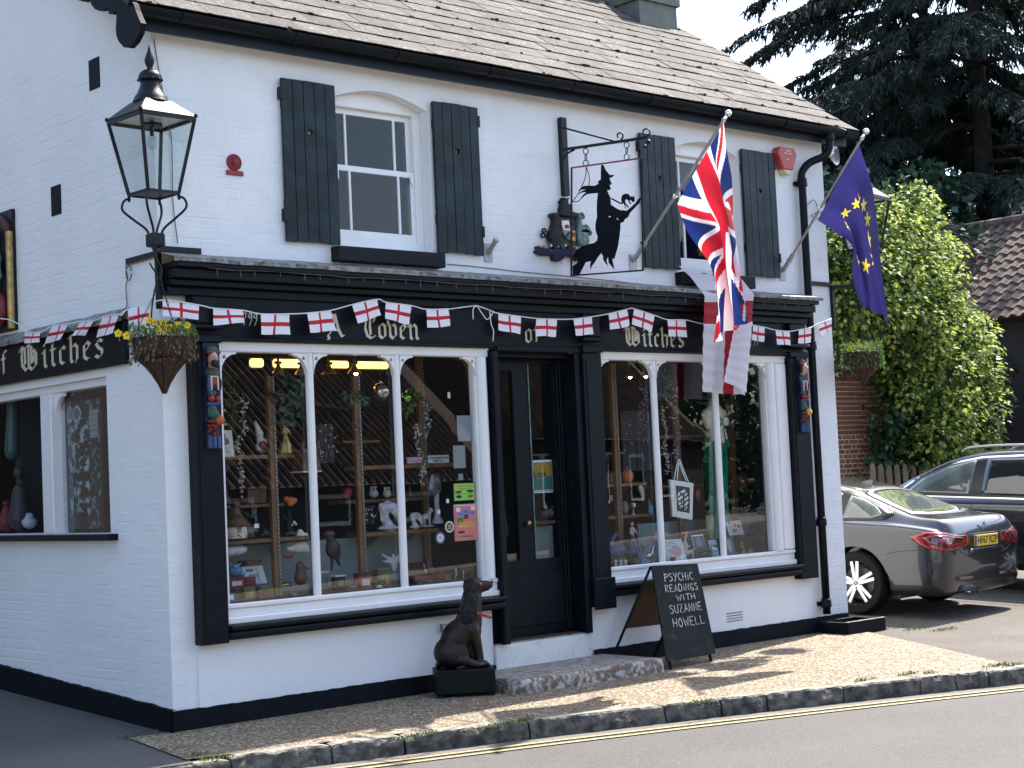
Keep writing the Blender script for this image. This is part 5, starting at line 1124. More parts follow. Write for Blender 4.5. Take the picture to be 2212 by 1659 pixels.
# ================================================================== ON THE PAVEMENT
DU, DV = Vector((.82, -.57, 0)), Vector((.57, .82, 0)); D0 = Vector((2.02, -.325, 0))
dp_ = lambda u, v, z: D0 + DU * u + DV * v + Vector((0, 0, z))
bx = thing('plinth_box', 'dark green wooden box on the pavement under the dog statue', 'box', dp_(.22, .17, -.035))
q = MB(); q.add([dp_(a, b, z) for z in (-.015, .165) for b in (0, .33) for a in (-.005, .445)], [(0, 2, 3, 1), (4, 5, 7, 6), (0, 1, 5, 4), (2, 6, 7, 3), (0, 4, 6, 2), (1, 3, 7, 5)]); q.build('box_body', 'box_green', bx, bevel=.008)
for a in (.03, .41):
    for b in (.04, .29): MB().obox(dp_(a, b, -.025), DU * .025, DV * .025, (0, 0, .0101)).build('foot', 'box_green', bx)
MB().add([dp_(.03 + .38 * a, -.0035, z) for z in (.0, .145) for a in (0, 1)], [(0, 1, 3, 2)]).build('front_panel', 'box_green', bx)
dg = thing('dog_statue', 'dark bronze statue of a sitting spaniel looking right, on a green box by the door', 'statue', dp_(.2, .17, .165))
V0 = .16
E_ = lambda u, v, z, r, rot=None: ('e', dp_(u, V0 + v, z), r)
from mathutils import Euler
def el(u, v, z, ru, rv_, rz, tilt=0):
    q = Matrix((DU, DV, Vector((0, 0, 1)))).transposed().to_quaternion() @ Euler((0, tilt, 0)).to_quaternion(); return ('e', dp_(u, V0 + v, z), (ru, rv_, rz), q)
def lim(a, b, ra, rb): return ('c', dp_(a[0], V0 + a[1], a[2]), dp_(b[0], V0 + b[1], b[2]), ra, rb)
body = [el(.125, 0, .285, .128, .115, .125), el(.180, 0, .39, .120, .108, .155, math.radians(30)), el(.262, 0, .475, .108, .10, .14, math.radians(25)), lim((.285, 0, .54), (.310, 0, .71), .095, .075),
        el(.322, 0, .768, .082, .068, .072), lim((.36, 0, .770), (.440, 0, .775), .050, .035), el(.448, 0, .790, .018, .02, .014), lim((.36, 0, .745), (.425, 0, .748), .03, .02), el(.30, 0, .80, .055, .052, .035), el(.375, 0, .795, .03, .035, .02)]
for sg in (-1, 1):
    body += [el(.165, sg * .075, .275, .105, .045, .095), lim((.20, sg * .085, .235), (.30, sg * .09, .195), .045, .032), el(.32, sg * .09, .186, .045, .03, .022),
             lim((.30, sg * .058, .45), (.335, sg * .055, .30), .052, .034), lim((.335, sg * .055, .30), (.350, sg * .055, .20), .034, .027), el(.375, sg * .055, .186, .045, .028, .024), el(.29, sg * .06, .46, .055, .04, .08)]
body += [lim((.05, .02, .21), (.03, .08, .185), .03, .022), lim((.03, .08, .185), (.12, .15, .18), .022, .012), el(.31, 0, .44, .06, .05, .08), el(.27, 0, .33, .07, .055, .10), el(.30, 0, .27, .05, .05, .09), lim((.27, 0, .52), (.315, 0, .68), .088, .07)]
blob('body', body, 'dog_bronze', dg, .0085, 5)
for sg in (-1, 1):
    blob('ear', [el(.305, sg * .068, .74, .032, .018, .05, -.1), el(.285, sg * .082, .66, .050, .022, .080, -.15), el(.262, sg * .088, .58, .055, .024, .07), el(.250, sg * .086, .53, .040, .022, .045), el(.285, sg * .09, .55, .03, .02, .05)], 'dog_ear', dg, .007, 3)
    MB().ball(dp_(.375, V0 + sg * .048, .787), .009, 10).build('eye', 'brass', dg, smooth=True)
    for k in range(3): MB().ball(dp_(.408, V0 + sg * .055 + (k - 1) * .016, .182), .011, 8).build('toe', 'dog_bronze', dg, smooth=True)
MB().ball(dp_(.462, V0, .797), (.014, .014, .010), 10).build('nose', 'black_paint', dg, smooth=True)
MB().tube([dp_(.33, V0 - .09, .575), dp_(.44, V0 - .10, .535)], .011, 10).build('red_tag', 'red_pen', dg, smooth='a')
MB().tube([dp_(.285 + .085 * math.cos(a) * .9, V0 + .082 * math.sin(a), .585 - .02 * math.cos(a)) for a in [k * math.pi / 10 for k in range(20)]], .006, 6, closed=True).build('collar', 'dark_red', dg, smooth=True)
ck = oy(955, 1356, 0); ch_ = MB().box(ck[0] - .03, ck[0] + .03, -.045, -.012, ck[2] - .03, ck[2] + .03)
for k in range(4): ch_.tube([(ck[0] + .02 + k * .02 + .012 * math.cos(a), -.045 - .01 * k + .006 * math.sin(a) * (k % 2), ck[2] - .01 * k - .012 * math.sin(a)) for a in [j * math.pi / 4 for j in range(8)]], .004, 5, closed=True)
tag(ch_.build('wall_ring', 'iron_silver', smooth='a'), 'small grey padlock block and chain on the wall behind the dog statue', 'lock')
# chalk A-board
A_ = [Vector(oy(1408, 1222, -.40)), Vector(oy(1507, 1217, -.34)), Vector(oy(1547, 1411, -.62)), Vector(oy(1441, 1430, -.70))]
nn = (A_[1] - A_[0]).cross(A_[3] - A_[0]).normalized()
if nn.y > 0: nn = -nn
ab = thing('chalk_board', 'black chalk A-board with handwritten psychic readings notice, right of the step', 'chalkboard', (A_[2] + A_[3]) / 2)
q = MB(); q.add([p + nn * .0 for p in A_] + [p - nn * .014 for p in A_], [(0, 1, 2, 3), (7, 6, 5, 4), (0, 4, 5, 1), (1, 5, 6, 2), (2, 6, 7, 3), (3, 7, 4, 0)]); q.build('front_panel', 'chalkboard', ab, bevel=.002)
for u in (.10, .92):
    a = A_[3].lerp(A_[2], u); d = (A_[3] - A_[0]).normalized(); b = a + d * .15; b.z = max(b.z, -.035) if True else b.z
    k = (-.035 - a.z) / d.z if abs(d.z) > .1 else .1
    MB().bar(a - nn * .03 - d * .1, a - nn * .03 + d * k, .022).build('leg', 'black_matte', ab)
top = A_[0].lerp(A_[1], .5); rear = []
for u, xx in ((0.02, 4.02), (.98, 4.55)):
    tpt = A_[0].lerp(A_[1], u) - nn * .02; ft = Vector((xx + .02, -.10, -.035)); rear.append((tpt, ft)); MB().bar(tpt, ft, .026, .022).build('leg', 'black_matte', ab)
(ta, fa), (tb, fb) = rear; q = MB(); P4 = [ta.lerp(fa, .15), tb.lerp(fb, .15), tb.lerp(fb, .62), ta.lerp(fa, .62)]; q.add(P4, [(0, 1, 2, 3)]); q.build('rear_panel', 'wood_dark', ab)
CH = {'P': [[(0, 0), (.02, 1.05)], [(0, 1), (.5, .9), (.55, .7), (.4, .55), (0, .5)]], 'S': [[(.5, .95), (.2, 1), (.05, .8), (.2, .6), (.45, .45), (.5, .2), (.3, 0), (0, .08)]], 'Y': [[(0, 1), (.28, .55)], [(.6, 1), (.1, -.1)]], 'C': [[(.55, .88), (.3, 1), (.05, .7), (.05, .3), (.25, .02), (.55, .1)]], 'H': [[(.03, 1), (0, 0)], [(.55, 1), (.55, 0)], [(0, .5), (.55, .5)]], 'i': [[(.1, .68), (.1, 0)], [(.1, .92), (.12, .86)]],
      'R': [[(0, 0), (.02, 1)], [(0, 1), (.5, .9), (.5, .65), (0, .5), (.55, 0)]], 'E': [[(.5, 1), (0, 1), (0, 0), (.52, 0)], [(0, .5), (.4, .5)]], 'A': [[(0, 0), (.3, 1), (.6, 0)], [(.1, .35), (.5, .35)]], 'D': [[(0, 0), (.0, 1), (.4, .9), (.55, .5), (.4, .08), (0, 0)]], 'N': [[(0, 0), (.05, 1), (.5, .05), (.55, 1)]], 'G': [[(.55, .85), (.3, 1), (.05, .6), (.15, .1), (.45, .0), (.55, .35), (.3, .4)]], 'W': [[(0, 1), (.2, 0), (.38, .7), (.55, 0), (.75, 1)]], 'I': [[(.1, 1), (.1, 0)]], 'T': [[(0, 1), (.6, 1)], [(.3, 1), (.3, 0)]], 'U': [[(0, 1), (.02, .2), (.25, 0), (.5, .15), (.55, 1)]], 'Z': [[(0, 1), (.55, 1), (0, 0), (.6, 0)]], 'O': [[(.3, 1), (.03, .6), (.15, .05), (.42, .02), (.58, .45), (.3, 1)]], 'L': [[(.02, 1), (0, 0), (.5, .03)]]}
def wide(c): return .85 if c == 'W' else (.3 if c in 'iI' else .66)
def chalkline(txt, u0, u1, v, h, th=.0036):
    Wd = sum(wide(c) + .16 for c in txt) - .16; x = 0; g = thing('x', None, None); bpy.data.objects.remove(g)
    s = MB(); r = random.Random(len(txt) * 7)
    for c in txt:
        jy = r.uniform(-.03, .03)
        for st in CH[c]:
            P = []
            for (a, b) in st:
                uu = u0 + (u1 - u0) * (x + a) / Wd; vv = v - h * (b + jy - .5); P.append(bil(A_, uu, vv) + nn * .0022 + Vector((r.uniform(-.0015, .0015), 0, r.uniform(-.0015, .0015))))
            s.tube(smoothpts(P, 3) if c in 'SCOGUPD' else P, th, 5)
        x += wide(c) + .16
    s.build('chalk_writing', 'chalk', ab, normals=True)
chalkline('PSYCHiC', .22, .84, .135, .085); chalkline('READiNGS', .20, .90, .255, .075); chalkline('WITH', .40, .80, .36, .065); chalkline('SUZANNE', .22, .90, .475, .085); chalkline('HOWELL', .24, .90, .62, .090)
# drain trough at the foot of the downpipe
tr = thing('drain_trough', 'black painted open box trough at the foot of the downpipe', 'drain', (7.2, -.2, -.03)); q = MB()
tq = [Vector(oz(1770, 1372, -.04)), Vector(oz(1853, 1362, -.04))]
x0, x1, y0, y1, z0, z1 = 6.93, 7.52, -.40, -.02, -.06, .075
for bx_ in ((x0, x1, y0, y0 + .04), (x0, x1, y1 - .04, y1), (x0, x0 + .05, y0 + .04, y1 - .04), (x1 - .05, x1, y0 + .04, y1 - .04)): MB().box(*bx_, z0, z1).build('side_panel', 'black_matte', tr, bevel=.004)
MB().box(x0 + .05, x1 - .05, y0 + .04, y1 - .04, z0, z0 + .03).build('base', 'black_matte', tr); MB().box(x0, x1, y0 - .0, y0 + .035, z1 + .001, z1 + .006).build('worn_rim', 'concrete', tr)

# ================================================================== CARS
def crow(T_, y):
    ys = [r_[0] for r_ in T_]; y = min(max(y, ys[0]), ys[-1]); i = max(k for k in range(len(ys)) if ys[k] <= y + 1e-9); i = min(i, len(ys) - 2)
    w = (y - ys[i]) / (ys[i + 1] - ys[i]); out = []
    for c in range(1, len(T_[0])):
        p1, p2 = T_[i][c], T_[i + 1][c]; m1 = ((p2 - T_[i - 1][c]) / (ys[i + 1] - ys[i - 1]) if i else (p2 - p1) / (ys[1] - ys[0])); m2 = ((T_[i + 2][c] - p1) / (ys[i + 2] - ys[i]) if i + 2 < len(ys) else (p2 - p1) / (ys[i + 1] - ys[i]))
        h = ys[i + 1] - ys[i]
        s_ = (p2 - p1) / h
        if (p1 - p2) == 0: m1 = m2 = 0
        else:
            if m1 / s_ > 3: m1 = 3 * s_
            if m2 / s_ > 3: m2 = 3 * s_
            if m1 / s_ < 0: m1 = 0
            if m2 / s_ < 0: m2 = 0
        w2, w3 = w * w, w ** 3; out.append((2 * w3 - 3 * w2 + 1) * p1 + (w3 - 2 * w2 + w) * h * m1 + (-2 * w3 + 3 * w2) * p2 + (w3 - w2) * h * m2)
    return out
class Car:
    def __init__(s, name, label, tab, wheels, rw, paint):
        s.t = thing(name, label, 'car'); s.tab = tab; ys = np.concatenate([np.arange(tab[0][0], tab[0][0] + .25, .02), np.arange(tab[0][0] + .25, tab[-1][0] + .01, .05)])
        V, F = [], []; NP = None
        for y in ys:
            w, zl, zs, zt, wt = crow(tab, y); L = lambda a, b, t: a + (b - a) * t
            P = [(0, zl), (.6 * w, zl), (.90 * w, zl + .015), (.975 * w, zl + .07), (w, L(zl, zs, .38)), (w * .992, L(zl, zs, .70)), (w * .975, L(zl, zs, .92)), (w * .93, zs), (L(w * .90, wt, .14), L(zs, zt, .10)), (L(w * .90, wt, .55), L(zs, zt, .50)), (wt, L(zs, zt, .86)), (wt * .82, L(zs, zt, .965)), (wt * .42, L(zs, zt, .995)), (0, zt)]
            Q = []
            for i in range(len(P) - 1):
                p0, p1, p2, p3 = P[max(i - 1, 0)], P[i], P[i + 1], P[min(i + 2, len(P) - 1)]
                for k in range(3):
                    t = k / 3
                    f = lambda c: .5 * (2 * p1[c] + (p2[c] - p0[c]) * t + (2 * p0[c] - 5 * p1[c] + 4 * p2[c] - p3[c]) * t * t + (3 * p1[c] - p0[c] - 3 * p2[c] + p3[c]) * t ** 3)
                    Q.append((f(0), f(1)) if i > 2 else (L(p1[0], p2[0], t), L(p1[1], p2[1], t)))
            Q.append(P[-1])
            for yw in wheels:
                if abs(y - yw) < rw + .055:
                    za = math.sqrt(max((rw + .055) ** 2 - (y - yw) ** 2, 0)) + rw
                    Q = [(x, max(z, min(za, zs - .06)) if x > .62 * w else z) for x, z in Q]
            full = [(x, y, z) for x, z in Q] + [(-x, y, z) for x, z in Q[-2:0:-1]]
            NP = len(full); V += full
        for i in range(len(ys) - 1):
            for j in range(NP): F.append((i * NP + j, i * NP + (j + 1) % NP, (i + 1) * NP + (j + 1) % NP, (i + 1) * NP + j))
        F.append(tuple(range(NP))); F.append(tuple((len(ys) - 1) * NP + j for j in range(NP))[::-1])
        b = MB().add(V, F); s.body = b.build('body', paint, s.t, smooth='a'); s.bvh = BVHTree.FromPolygons([Vector(v) for v in V], F)
    def patch(s, name, mt, pts, mode, off=.004, parent=None, rings=7, d=None, p=None, res=4):
        P = []
        n = len(pts)
        for i in range(n):
            a, b = Vector(pts[i]), Vector(pts[(i + 1) % n])
            for k in range(res): P.append(a.lerp(b, k / res))
        c = sum(P, Vector((0, 0))) / len(P); vs = []
        def hit(q):
            if mode == 'L': o, dd = Vector((-3, q[0], q[1])), Vector((1, 0, 0))
            elif mode == 'R': o, dd = Vector((3, q[0], q[1])), Vector((-1, 0, 0))
            elif mode == 'B': o, dd = Vector((q[0], -4, q[1])), Vector((0, 1, 0))
            elif mode == 'T': o, dd = Vector((q[0], q[1], 4)), Vector((0, 0, -1))
            else: o, dd = Vector((p[0] * q[0], p[1] * q[0], q[1])) - Vector(d) * 4, Vector(d)
            h = s.bvh.ray_cast(o, dd); return (h[0] if h[0] is not None else o + dd * 3) - dd * off
        vs.append(hit(c)); m = len(P)
        for r_ in range(1, rings + 1):
            for q in P: vs.append(hit(c.lerp(q, r_ / rings)))
        fs = [(0, 1 + k, 1 + (k + 1) % m) for k in range(m)]
        for r_ in range(rings - 1): fs += [(1 + r_ * m + k, 1 + r_ * m + (k + 1) % m, 1 + (r_ + 1) * m + (k + 1) % m, 1 + (r_ + 1) * m + k) for k in range(m)]
        o = MB().add(vs, fs).build(name, mt, parent or s.t, smooth=True)
        sol = o.modifiers.new('s', 'SOLIDIFY'); sol.thickness = off * 1.4; sol.offset = -1
        return o
    def line(s, name, mt, pts, mode, r=.004):
        out = []
        for q in smoothpts([(a, b, 0) for a, b in pts], 6):
            if mode == 'L': o, dd = Vector((-3, q[0], q[1])), Vector((1, 0, 0))
            elif mode == 'B': o, dd = Vector((q[0], -4, q[1])), Vector((0, 1, 0))
            else: o, dd = Vector((q[0], q[1], 4)), Vector((0, 0, -1))
            h = s.bvh.ray_cast(o, dd)
            if h[0] is not None: out.append(h[0] - dd * r * .3)
        if len(out) > 1: MB().tube(out, r, 5).build(name, mt, s.t, smooth=True)
    def wheel(s, x, y, r, wd, side, spokes=True):
        t = MB().lathe([(r * .70, -wd * .5), (r * .93, -wd * .5), (r * .985, -wd * .40), (r, -wd * .25), (r, wd * .25), (r * .985, wd * .40), (r * .93, wd * .5), (r * .70, wd * .5)], (x, y, r), 40, ax=(side, 0, 0), caps=False).build('tyre', 'rubber', s.t, smooth='a')
        xf = wd * .42
        MB().lathe([(r * .77, -wd * .4), (r * .785, xf * .9), (r * .77, xf * 1.04), (r * .72, xf), (r * .70, -wd * .3)], (x, y, r), 40, ax=(side, 0, 0), caps=False).build('rim', 'alloy', t, smooth='a')
        MB().lathe([(0, 0), (r * .52, 0), (r * .52, .02), (0, .02)], (x, y, r), 30, ax=(side, 0, 0)).build('brake_disc', 'brake', t, smooth='a')
        if spokes:
            q = MB(); cx = x + side * xf
            for k in range(5):
                for e in (-1, 1):
                    a = math.radians(72 * k + 12); dr = Vector((0, math.cos(a), math.sin(a))); pr = Vector((0, -math.sin(a), math.cos(a)))
                    p0 = Vector((cx - side * .01, y, r)) + dr * r * .14 + pr * e * r * .045; p1 = Vector((cx - side * .012, y, r)) + dr * r * .70 + pr * e * r * .105
                    q.bar(p0, p1, .034, .018, up=(1, 0, 0))
            q.lathe([(0, -.03), (r * .22, -.03), (r * .2, .0), (r * .09, .004), (0, .004)], (cx, y, r), 20, ax=(side, 0, 0)); q.build('spokes', 'alloy', t, smooth='a')
            for k in range(5):
                a = math.radians(72 * k + 48); MB().ball((cx + side * .002, y + r * .155 * math.cos(a), r + r * .155 * math.sin(a)), .009, 6).build('wheel_bolt', 'car_trim', t)
            roundel(s.t, (cx + side * .008, y, r), .026, (0, side * -1, 0), t)
        return t
def roundel(root, c, rad, yax, parent, flat='x'):
    def col(u, v):
        x, y = u * 2 - 1, 1 - v * 2; d = math.hypot(x, y)
        if d > .98: return (.6, .6, .6)
        if d > .62: return (.01, .01, .012)
        return (.75, .75, .75) if x * y > 0 else (.02, .12, .42)
    c = Vector(c)
    def fn(u, v):
        x, y = u * 2 - 1, 1 - v * 2; k = math.hypot(x, y); m = max(abs(x), abs(y)); s_ = m / k if k > 1e-6 else 1; x *= s_; y *= s_
        return c + (Vector((0, x * rad * yax[1], y * rad)) if flat == 'x' else Vector((x * rad, 0, y * rad)))
    return sheet('emblem', fn, col, 16, 16, 'print_board', parent)
CT_ = [(-1.00, .70, .36, .63, .70, .52), (-.985, .79, .29, .74, .83, .60), (-.95, .845, .25, .83, .93, .645), (-.90, .878, .235, .875, .99, .67), (-.84, .893, .225, .90, 1.015, .68), (-.6, .908, .215, .925, 1.03, .68), (-.42, .912, .21, .935, 1.065, .65), (0, .915, .20, .94, 1.20, .60), (.25, .915, .195, .94, 1.285, .575), (.6, .915, .19, .94, 1.345, .56), (1.1, .915, .19, .94, 1.372, .56), (1.6, .915, .19, .94, 1.345, .56), (2.0, .915, .19, .935, 1.24, .58), (2.45, .91, .19, .92, 1.05, .62), (2.8, .91, .19, .90, .96, .66), (3.2, .89, .2, .82, .86, .62), (3.55, .80, .22, .68, .72, .5), (3.68, .62, .28, .52, .56, .4)]
c = Car('parked_car', 'dark grey coupe seen from behind, parked beside the right end of the shop', CT_, (0, 2.81), .325, 'car_grey')
c.patch('window_surround', 'car_trim', [(-.34, 1.035), (-.27, .985), (.25, .955), (1.6, .945), (2.05, .955), (1.66, 1.275), (1.2, 1.325), (.5, 1.305), (.1, 1.235), (-.20, 1.12)], 'L', .005, rings=9)
c.patch('side_window', 'car_glass_pale', [(-.22, 1.03), (-.10, .995), (.22, .985), (.22, 1.215), (.05, 1.175), (-.12, 1.105)], 'L', .011); c.patch('side_window', 'car_glass_pale', [(.32, .985), (1.75, .985), (1.5, 1.25), (1.1, 1.29), (.6, 1.275), (.32, 1.235)], 'L', .011, rings=9)
c.patch('rear_surround', 'car_trim', [(-.62, -.50), (-.35, -.60), (0, -.63), (.35, -.60), (.62, -.50), (.56, -.2), (.50, .12), (.3, .22), (0, .25), (-.3, .22), (-.50, .12), (-.56, -.2)], 'T', .004, rings=10)
c.patch('rear_window', 'rear_glass', [(-.57, -.46), (-.33, -.54), (0, -.57), (.33, -.54), (.57, -.46), (.51, -.2), (.44, .06), (.28, .13), (0, .15), (-.28, .13), (-.44, .06), (-.51, -.2)], 'T', .009, rings=10)
dd, pp = (.64, .768, 0), (.768, -.64, 0)
TLp = [(-.296, .835), (-.18, .885), (.0, .885), (.10, .865), (.20, .845), (.36, .84), (.35, .745), (.2, .72), (0, .70), (-.15, .715), (-.24, .765)]
TLi = [(-.20, .83), (-.10, .858), (.04, .855), (.14, .835), (.30, .82), (.28, .775), (.12, .755), (-.05, .745), (-.15, .765)]
TLj = [(-.10, .815), (-.0, .828), (.08, .82), (.06, .79), (-.04, .78)]
for m_ in (1, -1):
    d_ = (dd[0] * m_, dd[1], 0); p_ = (pp[0] * m_, pp[1], 0)
    tl = c.patch('tail_light', 'tail_red', TLp, 'D', .006, d=d_, p=p_, rings=8); c.patch('light_band', 'tail_dark', TLi, 'D', .0085, tl, d=d_, p=p_); c.patch('light_band', 'tail_red', TLj, 'D', .011, tl, d=d_, p=p_)
pl = MB().box(-.26, .26, -1.012, -1.0, .715, .83).build('number_plate', 'plate_yellow', c.t, bevel=.003); MB().box(-.26, -.225, -1.0145, -1.0125, .715, .83).build('plate_band', 'eu_blue', pl)
text('HF67 RZP', 'plate_text', 'plate_black', pl, (.02, -1.0135, .772), .108, sx=.98)
c.patch('plate_recess', 'car_trim', [(-.36, .69), (.36, .69), (.40, .72), (.38, .85), (-.38, .85), (-.40, .72)], 'B', .003); c.patch('boot_trim', 'car_grey', [(-.38, .66), (.38, .66), (.34, .695), (-.34, .695)], 'B', .02)
h_ = c.bvh.ray_cast(Vector((0, -4, .92)), Vector((0, 1, 0)))[0]; roundel(c.t, (.0, h_.y - .030, .925), .038, (0, 0, 0), c.t, 'y')
MB().box(.33, .40, h_.y - .008, h_.y, .905, .92).build('badge', 'chrome', c.t)
c.patch('diffuser', 'car_trim', [(-.62, .255), (.62, .255), (.55, .34), (.3, .36), (-.3, .36), (-.55, .34)], 'B', .004)
for m_ in (1, -1): c.patch('reflector', 'tail_dark', [(.30 * m_, .395), (.60 * m_, .40), (.60 * m_, .425), (.30 * m_, .42)], 'B', .005)
for xx in (-.36, -.25): MB().lathe([(.040, 0), (.044, -.0), (.044, .09), (.038, .09), (.036, .0)], (xx, -1.03, .27), 20, ax=(0, 1, 0), caps=False).build('exhaust', 'chrome', c.t, smooth='a'); MB().lathe([(.036, 0), (0, 0)], (xx, -1.0, .27), 16, ax=(0, 1, 0)).build('exhaust_bore', 'car_trim', c.t)
c.line('boot_line', 'car_trim', [(-.72, .92), (-.68, .86), (-.62, .80), (-.58, .72), (-.50, .66), (-.3, .63), (0, .625), (.3, .63), (.5, .66), (.58, .72), (.62, .80), (.68, .86), (.72, .92)], 'B', .003)
c.line('bumper_line', 'car_trim', [(-.70, .70), (-.60, .69), (-.50, .68), (-.42, .66), (-.36, .64)], 'L', .003); c.line('door_line', 'car_trim', [(.34, .94), (.30, .80), (.33, .62), (.42, .5)], 'L', .0035)
c.line('window_chrome', 'car_trim', [(-.33, 1.03), (-.2, 1.125), (.1, 1.24), (.5, 1.312), (1.2, 1.335)], 'L', .006)
q = MB(); q.add([(-.035, .30, 1.285), (.035, .30, 1.285), (.03, .47, 1.315), (-.03, .47, 1.315), (0, .31, 1.355), (0, .36, 1.36)], [(0, 1, 4), (1, 2, 5, 4), (2, 3, 5), (3, 0, 4, 5)]); q.build('roof_aerial', 'car_grey', c.t)
for (x, y, sd) in ((-.80, 0, -1), (.80, 0, 1), (-.80, 2.81, -1), (.80, 2.81, 1)): c.wheel(x, y, .325, .225, sd, sd < 0 and y == 0)
MB().box(-.72, .72, -.42, 3.2, .18, .5).build('underbody', 'car_trim', c.t)
ang = math.radians(6); pit = math.atan(.06)
def place(t, x, y, z, a, p): t.location = (x, y, z); t.rotation_euler = (p, 0, a)
place(c.t, 9.155, .594, slope_y(9.1, .6) + .0, ang, pit)
ST = [(-.98, .72, .42, .72, .80, .56), (-.95, .84, .34, .92, 1.10, .62), (-.88, .90, .30, 1.02, 1.36, .62), (-.75, .93, .27, 1.05, 1.52, .62), (-.4, .945, .25, 1.06, 1.60, .62), (.2, .95, .24, 1.06, 1.64, .61), (.9, .95, .24, 1.05, 1.655, .61), (1.5, .95, .24, 1.04, 1.62, .61), (1.95, .95, .24, 1.03, 1.52, .62), (2.4, .95, .24, 1.02, 1.30, .65), (2.75, .945, .24, 1.0, 1.10, .68), (3.2, .92, .25, .95, 1.0, .66), (3.55, .84, .3, .82, .86, .56), (3.7, .66, .36, .66, .70, .45)]
s2_ = Car('parked_car', 'dark navy estate car with silver roof rail, behind the grey coupe', ST, (0, 2.82), .36, 'car_dark')
s2_.patch('window_chrome', 'chrome', [(-.62, 1.08), (.2, 1.075), (1.5, 1.065), (2.62, 1.06), (2.35, 1.27), (1.95, 1.46), (1.5, 1.55), (.9, 1.585), (.2, 1.575), (-.35, 1.52), (-.65, 1.30)], 'L', .004, rings=9)
s2_.patch('window_surround', 'car_trim', [(-.60, 1.095), (.2, 1.09), (1.5, 1.08), (2.56, 1.075), (2.31, 1.265), (1.93, 1.44), (1.5, 1.53), (.9, 1.565), (.2, 1.555), (-.34, 1.50), (-.63, 1.30)], 'L', .008, rings=9)
s2_.patch('side_window', 'car_glass_pale', [(1.56, 1.105), (2.42, 1.105), (2.24, 1.265), (1.9, 1.42), (1.56, 1.505)], 'L', .013); s2_.patch('side_window', 'car_glass', [(.50, 1.11), (1.42, 1.11), (1.42, 1.52), (.9, 1.54), (.42, 1.535)], 'L', .013); s2_.patch('side_window', 'car_glass', [(-.45, 1.12), (.36, 1.115), (.30, 1.53), (-.2, 1.48)], 'L', .013)
s2_.line('door_line', 'car_trim', [(1.49, 1.05), (1.49, .75), (1.47, .45)], 'L', .004); s2_.line('side_crease', 'car_trim', [(-.5, .98), (.6, .975), (1.6, .96), (2.5, .95)], 'L', .003)
s2_.line('belt_trim', 'chrome', [(-.62, 1.078), (.2, 1.073), (1.5, 1.063), (2.60, 1.058)], 'L', .008)
MB().tube(smoothpts([(-.64, 1.75, 1.60), (-.66, 1.60, 1.655), (-.67, 1.0, 1.69), (-.67, .2, 1.68), (-.66, -.3, 1.63)], 6), .016, 8).build('roof_rail', 'iron_silver', s2_.t, smooth=True); MB().tube(smoothpts([(.64, 1.75, 1.60), (.66, 1.60, 1.655), (.67, 1.0, 1.69), (.67, .2, 1.68), (.66, -.3, 1.63)], 6), .016, 8).build('roof_rail', 'iron_silver', s2_.t, smooth=True)
MB().ball((-1.02, 2.42, 1.13), (.09, .075, .065), 14).bar((-.93, 2.40, 1.10), (-1.0, 2.42, 1.11), .04).build('wing_mirror', 'car_dark', s2_.t, smooth='a')
for (x, y, sd) in ((-.83, 0, -1), (.83, 0, 1), (-.83, 2.82, -1), (.83, 2.82, 1)): s2_.wheel(x, y, .36, .235, sd, sd < 0)
MB().box(-.72, .72, -.42, 3.2, .25, .6).build('underbody', 'car_trim', s2_.t)
rr_, ff_ = Vector((math.cos(ang), math.sin(ang), 0)), Vector((-math.sin(ang), math.cos(ang), 0)); pos = Vector((9.155, .594, 0)) + rr_ * 2.83 + ff_ * -1.38
place(s2_.t, pos.x, pos.y, slope_y(pos.x, pos.y) + .0, ang, pit)

# ================================================================== BEHIND THE CARS: wall, sign, fence, roofs
ow = thing('brick_outbuilding', 'old red brick wall with slate coping behind the parked cars', 'wall', (14.7, 5, .3))
MB().box(13.4, 18.5, 5.0, 5.25, 0, 2.90).build('wall_core', 'mortar_yellow', ow)
bb_ = mesh_of('brick', *brick_mesh(.205, .056, .003, 3), 'brick_red'); bh_ = mesh_of('brick', *brick_mesh(.095, .056, .003, 5), 'brick_red'); cnt = 0; stf = MB()
for c_ in range(37):
    z = .32 + c_ * .072
    if z > 2.86: break
    x = 13.9 - (.055 if c_ % 2 else 0); k = 0
    while x < 15.9:
        half = (k % 2 == c_ % 2); L = .112 if half else .224; 
        if cnt < 300: inst('brick', bh_ if half else bb_, ow, (x + L / 2, 5.0 - R.uniform(0, .004), z)); cnt += 1
        else:
            vs, fs = brick_mesh(L - .012, .063, .012, cnt); stf.add([(v[0] + x + L / 2, v[1] + 5.0, v[2] + z) for v in vs], fs); cnt += 1
        x += L; k += 1
if stf.v: stf.build('brickwork', 'brick_red', ow, kind='stuff', normals=False)
for k in range(10):
    for j in range(3): MB().obox((13.6 + k * .28 + (j % 2) * .12, 5.02 + j * .10, 2.95 + j * .12), (.13, 0, 0), (0, .09, .09), (0, -.008, .008)).build('coping_slate', 'old_tile', ow)
ys_ = thing('shop_sign', 'weathered yellow sign board with black lettering, partly behind the right basket', 'sign', (15, 4.9, 3.1))
a_, b_ = oy(1838, 735, 4.9), oy(2010, 812, 4.9)
MB().box(a_[0], b_[0], 4.88, 4.93, oy(1890, 812, 4.9)[2], oy(1890, 730, 4.9)[2]).build('board', 'sign_yellow', ys_, bevel=.004)
text('Grocer', 'lettering', 'plate_black', ys_, (oy(1925, 779, 4.87)[0], 4.872, oy(1925, 779, 4.87)[2]), .19, align='CENTER'); text('Provision Merchant', 'lettering', 'plate_black', ys_, (oy(1924, 804, 4.87)[0] + .1, 4.872, oy(1922, 803, 4.87)[2]), .19)
